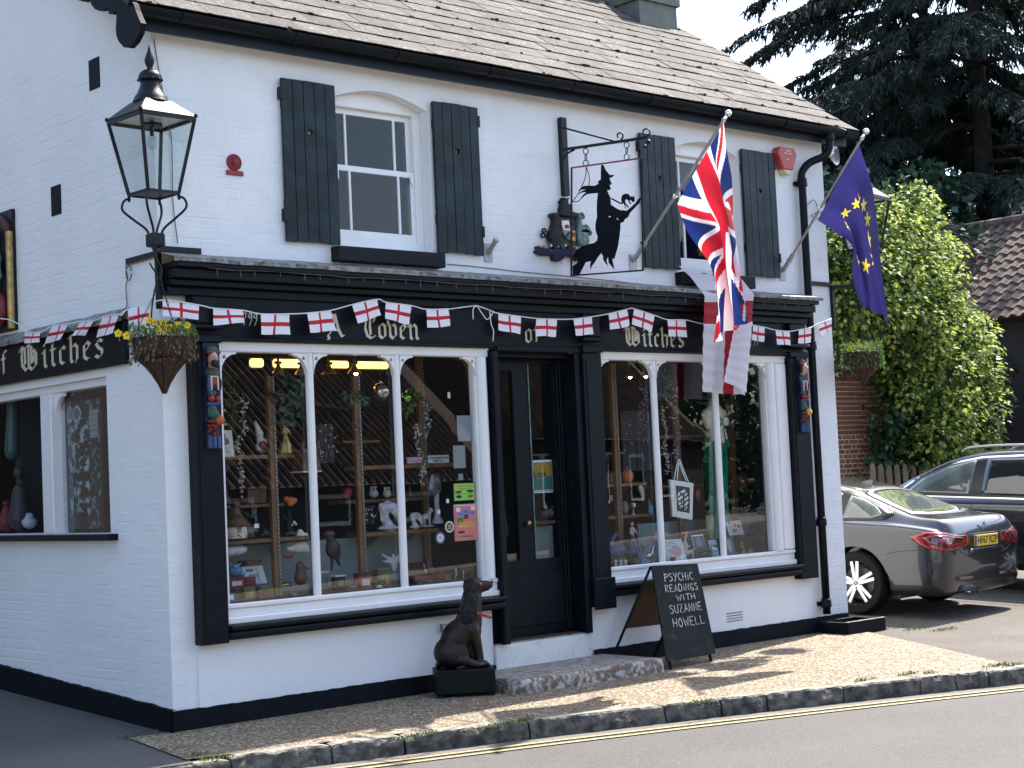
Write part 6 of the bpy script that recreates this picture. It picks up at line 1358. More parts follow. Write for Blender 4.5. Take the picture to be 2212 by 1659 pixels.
text('IN', 'lettering', 'plate_black', ys_, (oy(1930, 752, 4.87)[0], 4.872, oy(1930, 751, 4.87)[2]), .20)
# picket fence
pf = thing('picket_fence', 'low weathered wooden picket fence in front of the dark shrub', 'fence', (14.5, 4.5, .3))
for k in range(14):
    px = 1886 + k * 22.5 * .78; x, _, z = oy(px, 1003, 4.4); w_ = .055; zt = z + R.uniform(-.02, .02)
    MB().pxz([(x - w_, .2), (x + w_, .2), (x + w_, zt - .08), (x + w_ * .7, zt - .03), (x, zt), (x - w_ * .7, zt - .03), (x - w_, zt - .08)], 4.40, 4.425).build('picket', 'picket', pf)
MB().box(oy(1870, 1030, 4.45)[0], oy(2120, 1030, 4.45)[0], 4.427, 4.46, 1.02, 1.10).build('rail', 'picket', pf); MB().box(oy(1870, 1030, 4.45)[0], oy(2120, 1030, 4.45)[0], 4.427, 4.46, .5, .57).build('rail', 'picket', pf)
# barn with tiled roof
bn = thing('tiled_barn', 'brick barn with a brown mossy tiled roof beyond the ivy', 'barn', (21, 6, 0))
A0, A1 = Vector(ox(2072, 500, 21.0)), Vector(ox(2260, 474, 21.0)); yr = [A0.y + .6, A1.y - 3.0]; zr = (A0.z + A1.z) / 2 + .02
xe, ze = 18.6, oy(2150, 680, 5)[2] - .05
E0 = Vector(ox(2110, 695, xe)); ze = E0.z
pz = Vector((21.0 - xe, 0, zr - ze)); Ls = pz.length; pd = pz.normalized(); pn = Vector((-pd.z, 0, pd.x))
MB().box(xe + .3, 23.5, yr[1], yr[0], 0, ze + .15).build('wall', 'dark_brick', bn); MB().add([(xe, yr[1], ze), (xe, yr[0], ze), (21, yr[0], zr), (21, yr[1], zr), (23.6, yr[0], ze), (23.6, yr[1], ze)], [(0, 1, 2, 3), (3, 2, 4, 5)]).build('roof', 'old_tile', bn)
rf = [o for o in bn.children if o.name.startswith('roof')][0]
ts = MB()
for i in range(4): ts.add([], [])
tl_ = MB(); nseg = 6; vs = []
for e_ in (0, .30):
    for k in range(nseg + 1): a = k / nseg; vs.append((e_, -.11 + .22 * a, .028 * math.sin(a * math.pi * 2) + (.03 if e_ == 0 else .0)))
for k in range(nseg + 1): a = k / nseg; vs.append((0, -.11 + .22 * a, .028 * math.sin(a * math.pi * 2)))
tm = mesh_of('roof_tile', vs, [(k, k + 1, nseg + 2 + k, nseg + 1 + k) for k in range(nseg)] + [(k, k + 1, 2 * nseg + 3 + k, 2 * nseg + 2 + k) for k in range(nseg)], 'old_tile')
rows = int(Ls / .25); ang_ = -math.atan2(pd.z, pd.x); cnt = 0; stf = MB(); rm = Matrix.Rotation(ang_, 3, 'Y')
for i in range(rows):
    y = yr[0]
    while y > yr[1]:
        p = Vector((xe, y, ze)) + pd * (i * .25) + pn * .02
        v = Rm.T @ (np.array(p) - CP); px = 1106 - FL * v[0] / v[2]
        if cnt < 300 and 2020 < px < 2225: inst('roof_tile', tm, rf, p, (R.uniform(-.03, .03), ang_ + R.uniform(-.02, .02), 0)); cnt += 1
        else: stf.add([rm @ Vector(q_) + p for q_ in vs], [tuple(q_.vertices) for q_ in tm.polygons])
        y -= .215
stf.build('tiles', 'old_tile', rf, kind='stuff', normals=False)
for k in range(20): MB().tube([Vector((21, yr[0] - k * .4, zr + .03)), Vector((21, yr[0] - k * .4 - .38, zr + .03))], .10, 8).build('ridge_tile', 'old_tile', rf)

# ================================================================== PLANTS
def fast_leaves(name, P, D, N, L, Wd, mt, parent, kind='stuff', shape='leaf'):
    """numpy cloud of folded leaf faces: P positions, D directions, N normals"""
    P, D, N = map(np.asarray, (P, D, N)); D = D / np.linalg.norm(D, axis=1, keepdims=True); X = np.cross(D, N); X /= np.maximum(np.linalg.norm(X, axis=1, keepdims=True), 1e-6); N = np.cross(X, D)
    L = np.asarray(L)[:, None]; Wd = np.asarray(Wd)[:, None]; n = len(P)
    o0 = np.array(origin(parent)); P = P - o0
    if shape == 'leaf':
        V = np.stack([P, P + D * L * .30 + X * Wd * .5 + N * Wd * .12, P + D * L * .62 + X * Wd * .38 + N * Wd * .1, P + D * L, P + D * L * .62 - X * Wd * .38 + N * Wd * .1, P + D * L * .30 - X * Wd * .5 + N * Wd * .12], 1).reshape(-1, 3)
        idx = np.arange(n)[:, None] * 6 + np.array([0, 1, 2, 3, 0, 3, 4, 5])[None]; per = 2; ls = 4
    else:
        V = np.stack([P + X * Wd * .5, P - X * Wd * .5, P + D * L - X * Wd * .15, P + D * L + X * Wd * .15], 1).reshape(-1, 3); idx = np.arange(n)[:, None] * 4 + np.array([0, 1, 2, 3])[None]; per = 1; ls = 4
    me = bpy.data.meshes.new(name); me.vertices.add(len(V)); me.vertices.foreach_set('co', V.astype(np.float32).ravel()); me.loops.add(idx.size); me.loops.foreach_set('vertex_index', idx.ravel().astype(np.int32))
    me.polygons.add(n * per); me.polygons.foreach_set('loop_start', (np.arange(n * per) * ls).astype(np.int32)); me.polygons.foreach_set('loop_total', np.full(n * per, ls, np.int32)); me.update(); me.validate()
    me.materials.append(MT[mt]); o = bpy.data.objects.new(name, me); COL.objects.link(o); o.parent = parent; o['kind'] = kind; return o
NR = np.random.default_rng(5)
def unit(n): v = NR.normal(size=(n, 3)); return v / np.linalg.norm(v, axis=1, keepdims=True)
def inside(poly, x, y):
    c = False; n = len(poly)
    for i in range(n):
        (x1, y1), (x2, y2) = poly[i], poly[i - 1]
        if (y1 > y) != (y2 > y) and x < (x2 - x1) * (y - y1) / (y2 - y1) + x1: c = not c
    return c
def bush(t, centres, nper, L, mt, mt2=None, droop=.4, part='leaves', frac2=.3, out=.8):
    """clumps: centres (x, y, z, r); leaves over the outer skin of each clump"""
    P, D, N = [], [], []
    for (x, y, z, r) in centres:
        n = int(nper * (r / .4) ** 2); u = unit(n); u[:, 2] = np.abs(u[:, 2]) * np.where(NR.random(n) < .75, 1, -1); rad = r * (1 - .35 * NR.random(n) ** 2)
        P.append(np.array([x, y, z]) + u * rad[:, None]); d = u * out + unit(n) * .5; d[:, 2] -= droop; D.append(d); N.append(u + unit(n) * .5 + np.array([0, 0, .4]))
    P, D, N = map(np.concatenate, (P, D, N)); n = len(P); LL = NR.uniform(.7, 1.25, n) * L
    if mt2:
        k = NR.random(n) < frac2; fast_leaves(part, P[k], D[k], N[k], LL[k], LL[k] * .8, mt2, t); k = ~k; fast_leaves(part, P[k], D[k], N[k], LL[k], LL[k] * .8, mt, t)
    else: fast_leaves(part, P, D, N, LL, LL * .75, mt, t)
iv = thing('ivy_tree', 'tall mound of variegated ivy with yellow-green leaves covering the old wall', 'ivy', (16, 4.6, .4))
outl = [(1793, 640), (1788, 560), (1800, 500), (1850, 470), (1895, 450), (1950, 450), (1985, 425), (2015, 445), (2030, 500), (2062, 560), (2080, 640), (2118, 690), (2140, 760), (2165, 830), (2158, 930), (2110, 1000), (1990, 1010), (1960, 900), (1945, 830), (1940, 770), (1860, 745), (1810, 720)]
cen = []; r = random.Random(8); tries = 0
while len(cen) < 270 and tries < 12000:
    tries += 1; px, py = r.uniform(1780, 2175), r.uniform(420, 1010)
    if not inside(outl, px, py): continue
    edge = min(math.hypot(px - a, py - b) for a, b in outl)
    dep = 4.55 - min(edge / 100, 1.) * .6 + r.uniform(-.15, .25); q = oy(px, py, dep); rad = r.uniform(.18, .34)
    if all((q[0] - c_[0]) ** 2 + (q[2] - c_[2]) ** 2 + (q[1] - c_[1]) ** 2 > (.165) ** 2 for c_ in cen): cen.append((q[0], q[1], q[2], rad))
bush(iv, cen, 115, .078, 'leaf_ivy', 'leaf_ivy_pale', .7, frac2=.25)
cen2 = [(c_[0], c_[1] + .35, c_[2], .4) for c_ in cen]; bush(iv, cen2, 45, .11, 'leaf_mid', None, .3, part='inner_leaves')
for k in range(6): MB().tube([Vector((15.3 + k * .35, 4.9, .3)), Vector((15.5 + k * .3, 4.75, 2)), Vector((15.6 + k * .3, 4.8, 3.6))], [.05, .035, .02], 6).build('stem', 'bark', iv)
sh1 = thing('shrub', 'dark green leafy shrub behind the picket fence under the ivy', 'shrub', (15, 4.6, .3)); cen = []
for _ in range(60):
    px, py = r.uniform(1885, 2035), r.uniform(905, 1015)
    if (px - 1960) ** 2 / 85 ** 2 + (py - 1000) ** 2 / 105 ** 2 < 1: q = oy(px, py, 4.55 + r.uniform(0, .3)); cen.append((q[0], q[1], q[2], r.uniform(.18, .3)))
for px, py in ((1885, 905), (1895, 920), (1878, 990), (1870, 1010)): q = oy(px, py, 4.75); cen.append((q[0], q[1], q[2], .12))
bush(sh1, cen, 60, .10, 'leaf_dark', 'leaf_silk', .5, frac2=.25)
sh2 = thing('shrub', 'dark purple-leaved shrub at the right edge under the tiled barn roof', 'shrub', (18, 4, .4)); cen = []
for _ in range(90):
    px, py = r.uniform(2100, 2250), r.uniform(760, 985)
    if py > 790 + abs(px - 2160) * .5 or r.random() < .15: q = oy(px, py, 5.2 + r.uniform(-.2, .5)); cen.append((q[0], q[1], q[2], r.uniform(.14, .28)))
for k in range(8):
    q = oy(2118 + k * 12, 760 + (k % 3) * 20, 5.2); cen.append((q[0], q[1], q[2], .09))
bush(sh2, cen, 55, .075, 'leaf_purple', 'leaf_dark', .3, frac2=.2)
sh3 = thing('shrub', 'small light green bush against the barn wall at the right edge', 'shrub', (19, 4.5, 2)); cen = []
for px, py in ((2185, 705), (2200, 690), (2212, 720), (2195, 735), (2225, 700), (2215, 745), (2180, 725)): q = oy(px, py, 5.6); cen.append((q[0], q[1], q[2], .22))
bush(sh3, cen, 60, .08, 'leaf_mid', 'leaf_ivy', .2, frac2=.3)
hd = thing('hedge', 'dark hedge behind the cars at the far side of the car park', 'hedge', (20, 7, .4)); cen = []
for k in range(60): cen.append((16.5 + k * .32 * 1.3, 6.2 + r.uniform(0, .6) - k * .02, .6 + r.uniform(0, 1.5), .55))
bush(hd, cen, 45, .14, 'leaf_dark', None, .3)
def conifer(px, dist, label, Ht, seed, lean=0, nb=46, spread=5.0, zlow=2.5, mt='needle', dens=1.):
    r = random.Random(seed); rw = rayw((px, 1000)); k = dist / FL; bx_, by_ = CP[0] + rw[0] * k, CP[1] + rw[1] * k
    t = thing('conifer_tree', label, 'tree', (bx_, by_, 0))
    P0 = [Vector((bx_, by_, -.2)), Vector((bx_ + .1, by_, Ht * .4)), Vector((bx_ + .1 + lean * .3, by_, Ht * .7)), Vector((bx_ + lean, by_, Ht))]
    MB().tube(smoothpts(P0, 5), [.34 - .31 * i / 15 for i in range(16)], 10).build('trunk', 'bark', t, smooth=True)
    Pn, Dn, Nn, Ln = [], [], [], []; limbs = MB()
    for i in range(nb):
        z = zlow + (Ht - zlow) * (i / nb) ** 1.0 + r.uniform(-.3, .3); a = r.uniform(0, 6.283); fr = 1 - (z - zlow) / (Ht - zlow)
        Lb = spread * (.35 + .65 * fr) * r.uniform(.6, 1.1); d = Vector((math.cos(a), math.sin(a), 0)); up = r.uniform(.0, .25); pts = []
        for s_ in range(9):
            u = s_ / 8; pts.append(Vector((bx_ + .1 + lean * (z / Ht) ** 2, by_, z)) + d * Lb * u + Vector((0, 0, Lb * (up * u - .42 * u * u))) + Vector((-d.y, d.x, 0)) * .25 * math.sin(u * 3 + i))
        limbs.tube(pts, [.07 * (1 - .85 * s_ / 8) * (.5 + fr) for s_ in range(9)], 5)
        for s_ in range(int(26 * dens * Lb / 3)):
            u = r.uniform(.12, 1) ** .8; j = min(int(u * 8), 7); p = pts[j].lerp(pts[j + 1], u * 8 - j); side = Vector((-d.y, d.x, 0)) * r.choice((-1, 1)); sl = (.35 + .9 * (1 - u)) * r.uniform(.5, 1.1) * min(1, Lb / 4)
            tdir = (side * r.uniform(.5, 1) + d * .6).normalized(); n2 = max(3, int(sl / .10))
            for m in range(n2):
                f = (m + 1) / n2; q = p + tdir * sl * f + Vector((0, 0, -.5 * sl * f * f))
                for _ in range(5): Pn.append(q + Vector((r.uniform(-.05, .05), r.uniform(-.05, .05), r.uniform(-.03, .03)))); Dn.append(tdir * .5 + Vector((r.uniform(-.5, .5), r.uniform(-.5, .5), -r.uniform(.3, 1.4)))); Nn.append((r.uniform(-1, 1), r.uniform(-1, 1), .6)); Ln.append(r.uniform(.12, .26))
    limbs.build('branches', 'bark', t, smooth=True); Ln = np.array(Ln)
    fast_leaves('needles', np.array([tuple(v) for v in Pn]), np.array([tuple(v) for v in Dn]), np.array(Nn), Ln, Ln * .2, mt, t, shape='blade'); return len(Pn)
nn_ = 0
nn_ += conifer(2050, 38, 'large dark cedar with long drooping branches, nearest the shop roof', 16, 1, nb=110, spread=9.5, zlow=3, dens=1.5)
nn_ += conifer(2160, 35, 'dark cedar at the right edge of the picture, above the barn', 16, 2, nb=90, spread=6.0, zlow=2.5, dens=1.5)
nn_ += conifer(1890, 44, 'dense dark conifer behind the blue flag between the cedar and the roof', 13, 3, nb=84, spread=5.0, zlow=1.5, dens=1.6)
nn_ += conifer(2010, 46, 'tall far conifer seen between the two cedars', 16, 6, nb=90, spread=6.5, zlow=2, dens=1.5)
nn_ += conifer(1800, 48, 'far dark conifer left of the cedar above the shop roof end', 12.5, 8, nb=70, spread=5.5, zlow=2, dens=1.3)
def broadleaf(px, dist, label, zc, rx, rz, n, seed, mt, L=.16, trunk=True, mt2=None):
    r = random.Random(seed); rw = rayw((px, 1000)); k = dist / FL; x, y = CP[0] + rw[0] * k, CP[1] + rw[1] * k
    t = thing('broadleaf_tree', label, 'tree', (x, y, 0)); MB().tube([(x, y, -.2), (x + .2, y, zc * .5), (x, y, zc + rz * .5)], [.2, .14, .05], 8).build('trunk', 'bark', t, smooth=True); cen = []
    for _ in range(n):
        v = rv(r); q = r.random() ** .4; cen.append((x + v.x * rx * q, y + v.y * rx * q, zc + v.z * rz * q, r.uniform(.35, .75)))
    bush(t, cen, 42, L, mt, mt2, .25)
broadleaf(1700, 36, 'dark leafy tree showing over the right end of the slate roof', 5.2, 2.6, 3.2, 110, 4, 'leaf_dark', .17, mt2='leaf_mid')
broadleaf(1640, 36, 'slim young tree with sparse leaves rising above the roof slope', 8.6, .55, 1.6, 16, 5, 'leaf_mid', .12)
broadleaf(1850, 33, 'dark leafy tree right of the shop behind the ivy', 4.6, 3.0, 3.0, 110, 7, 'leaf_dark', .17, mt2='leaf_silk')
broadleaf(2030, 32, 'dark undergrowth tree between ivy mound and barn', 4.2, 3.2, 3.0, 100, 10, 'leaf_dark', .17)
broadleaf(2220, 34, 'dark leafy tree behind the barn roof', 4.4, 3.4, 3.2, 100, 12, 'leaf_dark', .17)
# dark belt of woodland that closes the view and continues round the place
wd_ = []; 
for k in range(150):
    a = math.radians(-12 + 135 * k / 150); dd_ = 62 + 8 * math.sin(k * 1.7); wd_.append((CP[0] + math.sin(a) * dd_, CP[1] + math.cos(a) * dd_, 2.5 + 2.2 * math.sin(k * 2.3), 3.4))
cen = [(x, y, max(z, 1.), r_) for x, y, z, r_ in wd_]
wood = MB().build('far_woodland', 'leaf_dark'); me_ = wood
P, D, N = [], [], []
for (x, y, z, r_) in cen:
    n = 420; u = unit(n); P.append(np.array([x, y, z]) + u * r_ * NR.uniform(.6, 1, n)[:, None]); D.append(u + unit(n)); N.append(u)
bpy.data.objects.remove(wood); P, D, N = map(np.concatenate, (P, D, N)); w_ = fast_leaves('far_woodland', P, D, N, NR.uniform(.3, .7, len(P)), NR.uniform(.25, .5, len(P)), 'leaf_dark', None); tag(w_, 'dark belt of distant trees behind the car park', 'woodland')

# ================================================================== ACROSS THE ROAD (seen in the glass)
def house(name, label, c, ang, Lx, Dy, zev, zrd, wall, roofm, ribs=True):
    t = thing(name, label, 'house', (0, 0, 0)); T0 = Matrix.Rotation(ang, 3, 'Z'); c = Vector(c); f = lambda x, y, z: c + T0 @ Vector((x, y, z))
    def bx(x0, x1, y0, y1, z0, z1): s = MB().box(x0, x1, y0, y1, z0, z1); s.v = [tuple(f(*v)) for v in s.v]; return s
    bx(-Lx / 2, Lx / 2, -Dy / 2, Dy / 2, -.2, zev).build('wall', wall, t)
    h = Dy / 2 + .35; s = MB(); s.add([f(-Lx / 2 - .3, h, zev - .15), f(Lx / 2 + .3, h, zev - .15), f(Lx / 2 + .3, 0, zrd), f(-Lx / 2 - .3, 0, zrd), f(Lx / 2 + .3, -h, zev - .15), f(-Lx / 2 - .3, -h, zev - .15), f(Lx / 2 + .3, 0, zev - .15), f(-Lx / 2 - .3, 0, zev - .15)], [(0, 1, 2, 3), (3, 2, 4, 5), (0, 3, 5, 7), (1, 6, 4, 2)]); rf_ = s.build('roof', roofm, t)
    if ribs:
        s = MB(); n = int(Lx / .24)
        for k in range(n): x = -Lx / 2 - .2 + k * .24; s.tube([f(x, h - h * t_ / 14, zev - .12 + (zrd + .15 - zev) * t_ / 14 + .03 * (t_ % 2)) for t_ in range(15)], .05, 5)
        s.build('pantile_ribs', roofm, rf_, kind='stuff')
    for k in range(int(Lx / 2.6) if ribs else 0):
        x = -Lx / 2 + 1.3 + k * 2.6
        w_ = bx(x - .5, x + .5, Dy / 2 - .05, Dy / 2 + .03, .9, min(2.1, zev - .3)).build('window', 'white_gloss', t); bx(x - .42, x + .42, Dy / 2 + .031, Dy / 2 + .04, .98, min(2.02, zev - .38)).build('pane', 'car_glass', w_)
    return t
house('cottage', 'low cottage with brown pantile roof across the road, left one', (9.5, -16.5, 0), math.radians(-19), 12, 6.4, 1.75, 5.2, 'dark_brick', 'old_tile')
house('cottage', 'cream cottage with slate roof across the road, right one', (23, -22, 0), math.radians(-24), 12, 6, 2.6, 5.8, 'dark_brick', 'old_tile')
house('cottage', 'rendered cottage across the road behind the photographer', (-9, -19.5, 0), math.radians(-6), 13, 6, 2.8, 6.0, 'cream', 'old_tile')
house('cottage', 'brick house closing the far end of the side road', (-7, 19, .6), math.radians(180), 13, 6, 4.6, 7.5, 'dark_brick', 'old_tile', False)
house('cottage', 'unseen dark brick building added left of the side road to shade the side wall', (-9.6, 8.5, .1), math.radians(-90), 13, 6, 5.6, 8.0, 'dark_brick', 'old_tile', False)  # out of view, added to block light from the shop's side wall

# ================================================================== INSIDE THE WINDOWS
def pt(c, x, y, yy): return Vector(oy(*c(x, y), yy))
def shelf(c, x0, x1, y, yy, th, label, back=.26):
    a, b = pt(c, x0, y, yy), pt(c, x1, y, yy); z = (a.z + b.z) / 2; t = thing('shelf', label, 'shelf', ((a.x + b.x) / 2, yy, z), 'wooden shelves in the shop windows')
    MB().box(a.x, b.x, yy, yy + back, z - th, z).build('board', 'wood_shelf', t, bevel=.003)
    for u in (.25, .75): x = a.x + (b.x - a.x) * u; MB().pyz([(yy + back, z - th), (yy + back, z - th - .10), (yy + .05, z - th)], x - .006, x + .006).build('bracket', 'iron_silver', t)
    return z
def post(c, x, y0, y1, yy, label, w=.045):
    a, b = pt(c, x, y0, yy), pt(c, x, y1, yy); X = a.x; t = thing('shelf_post', label, 'post', (X, yy, b.z), 'upright posts holding the shelves'); MB().box(X - w / 2, X + w / 2, yy, yy + .04, b.z, a.z).build('upright', 'wood_shelf', t, bevel=.002)
    s = MB(); z = b.z + .02
    s.box(X + w / 2 - .004, X + w / 2 + .010, yy - .006, yy, b.z, a.z); s.build('slotted_strip', 'iron_silver', t); s = MB()
    while z < a.z - .02: s.box(X + w / 2 - .001, X + w / 2 + .007, yy - .0075, yy - .0062, z, z + .012); z += .03
    s.build('slots', 'black', t)
YS = .42
zA = shelf(c2, 145, 1190, 1385, YS, .03, 'upper wooden shelf across the first pane of the left window')
zB = shelf(c3, 168, 890, 372, .62, .025, 'second wooden shelf, set back behind the toadstool house')
zC = shelf(c3, 168, 1185, 770, YS, .03, 'third wooden shelf, under the toadstool house')
zE = shelf(c4, 165, 632, 1192, .60, .022, 'short high shelf behind the second pane of the left window')
zD = shelf(c4, 418, 1690, 1492, YS, .03, 'long wooden shelf carrying the handwritten card')
zF = shelf(c5, 188, 1215, 392, .62, .028, 'shelf with the owls, behind the unicorn bust')
zG = shelf(c5, 448, 1370, 790, YS, .032, 'pale wooden shelf carrying the unicorn busts')
zH = shelf(c6, 92, 275, 735, .5, .02, 'small high shelf at the left of the right window')
zI = shelf(c6, 100, 440, 970, .42, .028, 'wooden shelf with the round terracotta pot in the right window')
zJ = shelf(c6, 118, 470, 1212, .42, .026, 'lowest wooden shelf with the silver goblet in the right window')
zK = shelf(c6, 540, 870, 606, .62, .02, 'thin shelf behind the purple garland in the right window'); zL = shelf(c6, 560, 860, 980, .62, .02, 'shelf behind the tote bag in the right window')
post(c2, 745, 430, 3300, .40, 'shelf post in the first pane of the left window'); post(c4, 320, 380, 3000, .40, 'shelf post in the second pane of the left window'); post(c4, 1120, 160, 2900, .66, 'shelf post in the third pane of the left window')
post(c6, 175, 60, 1600, .40, 'shelf post in the first pane of the right window'); post(c6, 640, 60, 1600, .60, 'shelf post in the middle pane of the right window'); post(c6, 1070, 330, 1600, .62, 'shelf post behind the green dress in the right window')
def bxi(name, label, cat, c, x0, y0, x1, y1, yy, mt, dep=.08, lid=None, lab=None, print_=None, tilt=0):
    a, b = pt(c, x0, y1, yy), pt(c, x1, y0, yy); t = thing(name, label, cat, ((a.x + b.x) / 2, yy, a.z)); h = b.z - a.z; w = b.x - a.x
    if dep < .03:
        bt = MB().add([(a.x, yy, a.z), (b.x, yy, a.z), (b.x, yy + tilt, b.z), (a.x, yy + tilt, b.z), (a.x, yy + dep, a.z), (b.x, yy + dep, a.z), (b.x, yy + tilt + dep, b.z), (a.x, yy + tilt + dep, b.z)], [(0, 1, 2, 3), (7, 6, 5, 4), (0, 4, 5, 1), (1, 5, 6, 2), (2, 6, 7, 3), (3, 7, 4, 0)]).build('card', mt, t)
    else: MB().box(a.x, b.x, yy, yy + dep, a.z, b.z - (.0 if not lid else h * .12)).build('body', mt, t, bevel=.004)
    if lid: MB().box(a.x - .003, b.x + .003, yy - .003, yy + dep + .003, b.z - h * .12 + .001, b.z).build('lid', lid, t, bevel=.003)
    if lab: MB().box(a.x + w * .2, b.x - w * .2, yy - .004, yy - .001, a.z + h * .25, a.z + h * .65).build('label_panel', lab, t)
    if print_:
        sheet('print', lambda u, v: (a.x + w * (.04 + .92 * u), yy - .003 + tilt * (1 - v), b.z - h * (.03 + .94 * v)), print_, 36, 44, 'print_paper', t)
    return t, a, b
def paint(bgc, items):
    def f(u, v):
        for it in items:
            if it[0] == 'r' and it[1] <= u <= it[3] and it[2] <= v <= it[4]: return it[5]
            if it[0] == 'e' and ((u - it[1]) / it[3]) ** 2 + ((v - it[2]) / it[4]) ** 2 < 1: return it[5]
            if it[0] == 'l' and it[1] <= u <= it[3] and it[2] <= v <= it[4] and (math.sin(u * 90 + math.floor((v - it[2]) / it[6]) * 3) > -.2) and ((v - it[2]) / it[6]) % 1 < .5: return it[5]
        return bgc
    return f
K_, G_r, W_ = (.02, .02, .02), (.3, .3, .3), (.75, .75, .72)
bxi('picture_card', 'cream card with a drawing of a witch at the left end of the upper shelf', 'card', c2, 140, 1085, 310, 1415, .36, 'cream', .004, tilt=.03, print_=paint((.60, .55, .44), [('e', .5, .42, .26, .14, (.12, .10, .09)), ('e', .45, .24, .08, .13, (.10, .09, .08)), ('e', .5, .45, .12, .08, (.55, .48, .38)), ('l', .25, .62, .75, .9, G_r, .06)]))
bxi('card_sign', 'pink heart-topped plaque on the long shelf of the left window', 'plaque', c4, 972, 1400, 1150, 1485, .44, 'pink', .012, print_=paint((.60, .38, .44), [('l', .12, .4, .88, .9, (.35, .2, .3), .2)])); q_ = pt(c4, 1060, 1400, .445); 
tt, a_, b_ = bxi('handwritten_card', 'white handwritten card on the long shelf of the left window', 'card', c4, 1232, 1375, 1490, 1480, .43, 'paper_white', .003)
text('GARDEN DRAGONS', 'lettering', 'plate_black', tt, ((a_.x + b_.x) / 2, .428, b_.z - .022), .022); text('for', 'lettering', 'plate_black', tt, ((a_.x + b_.x) / 2 - .01, .428, (a_.z + b_.z) / 2 + .001), .018); text('outdoor use', 'lettering', 'plate_black', tt, ((a_.x + b_.x) / 2 - .01, .428, a_.z + .018), .02)
bxi('notice', 'plain grey notice sheet stuck in the third pane of the left window, upper one', 'notice', c4, 1605, 880, 1760, 1205, .03, 'paper_grey', .002); bxi('notice', 'plain grey curling notice below the other grey sheet in the left window', 'notice', c4, 1555, 1255, 1692, 1545, .035, 'paper_grey', .002)
bxi('notice', 'tiny cream price card hanging high in the third pane of the left window', 'card', c4, 1478, 588, 1508, 665, .05, 'cream', .002); bxi('sticker', 'small pale blue sticker above the green poster', 'sticker', c5, 1612, 80, 1668, 160, .028, 'paper_grey', .001)
GR, SL_ = (.28, .62, .10), (.68, .20, .17)
tt, a_, b_ = bxi('green_poster', 'bright green event poster in the window beside the door', 'poster', c5, 1550, 190, 1818, 428, .026, 'green', .001, print_=paint(GR, [('l', .10, .12, .9, .30, (.55, .05, .03), .15), ('l', .28, .30, .72, .40, K_, .09), ('e', .2, .50, .16, .10, (.25, .03, .02)), ('e', .78, .47, .16, .09, K_), ('r', .05, .615, .95, .635, (.1, .3, .03)), ('e', .22, .77, .14, .10, K_), ('e', .78, .78, .14, .10, (.3, .12, .03)), ('l', .5, .9, .7, .95, K_, .05)]))
tt, a_, b_ = bxi('salmon_poster', 'tall salmon pink poster below the green poster', 'poster', c5, 1568, 452, 1842, 930, .026, 'pink', .001, print_=paint(SL_, [('r', 0, 0, 1, .012, W_), ('r', .06, .06, .25, .18, W_), ('r', .75, .05, .94, .17, W_), ('e', .5, .19, .17, .06, (.05, .20, .60)), ('e', .25, .26, .13, .05, (.05, .20, .60)), ('e', .80, .24, .13, .05, (.05, .20, .60)), ('r', .38, .28, .62, .42, (.10, .05, .05)), ('r', .08, .37, .35, .50, (.06, .18, .05)), ('e', .8, .38, .1, .05, G_r), ('l', .14, .60, .86, .68, (.75, .6, .2), .08), ('r', .1, .74, .42, .82, K_), ('l', .1, .86, .8, .93, K_, .03)]))
text('Saturday', 'lettering', 'petal_yellow', tt, ((a_.x + b_.x) / 2 + .01, .022, a_.z + (b_.z - a_.z) * .48), .045)
def disc(name, label, c, x, y, r, yy, ring, mid, inner):
    p = pt(c, x, y, yy); t = thing(name, label, 'sticker', p); k = r * .17194 / (FL / 12.9)
    MB().lathe([(0, 0), (k, 0), (k, .002), (0, .002)], p, 28, ax=(0, -1, 0)).build('disc', ring, t); MB().lathe([(0, .0021), (k * .68, .0021), (k * .68, .003), (0, .003)], p, 24, ax=(0, -1, 0)).build('disc_centre', mid, t)
    for i in range(3): MB().box(p.x - k * .35, p.x + k * .35, -.004 + yy, -.0032 + yy, p.z - k * .3 + i * k * .25, p.z - k * .2 + i * k * .25).build('print_line', inner, t)
mat('sticker_purple', (.10, .07, .22), .5)
disc('round_sticker', 'round cream sticker with a woodland picture, left of the salmon poster', c5, 1498, 748, 72, .024, 'cream', 'brown', 'cream'); disc('round_sticker', 'round purple-rimmed white sticker below the cream one', c5, 1382, 886, 76, .024, 'sticker_purple', 'paper_white', 'grey')
for (x, y, lb) in ((1470, 420, 'tiny white arched price tag left of the green poster'), (1360, 556, 'tiny white arched price tag on the pale column base')):
    p = pt(c5, x, y, .03); tag(MB().pxz([(p.x - .014, p.z - .018), (p.x + .014, p.z - .018), (p.x + .014, p.z + .006), (p.x + .006, p.z + .016), (p.x - .006, p.z + .016), (p.x - .014, p.z + .006)], .024, .026).build('price_tag', 'paper_white'), lb, 'price tag')
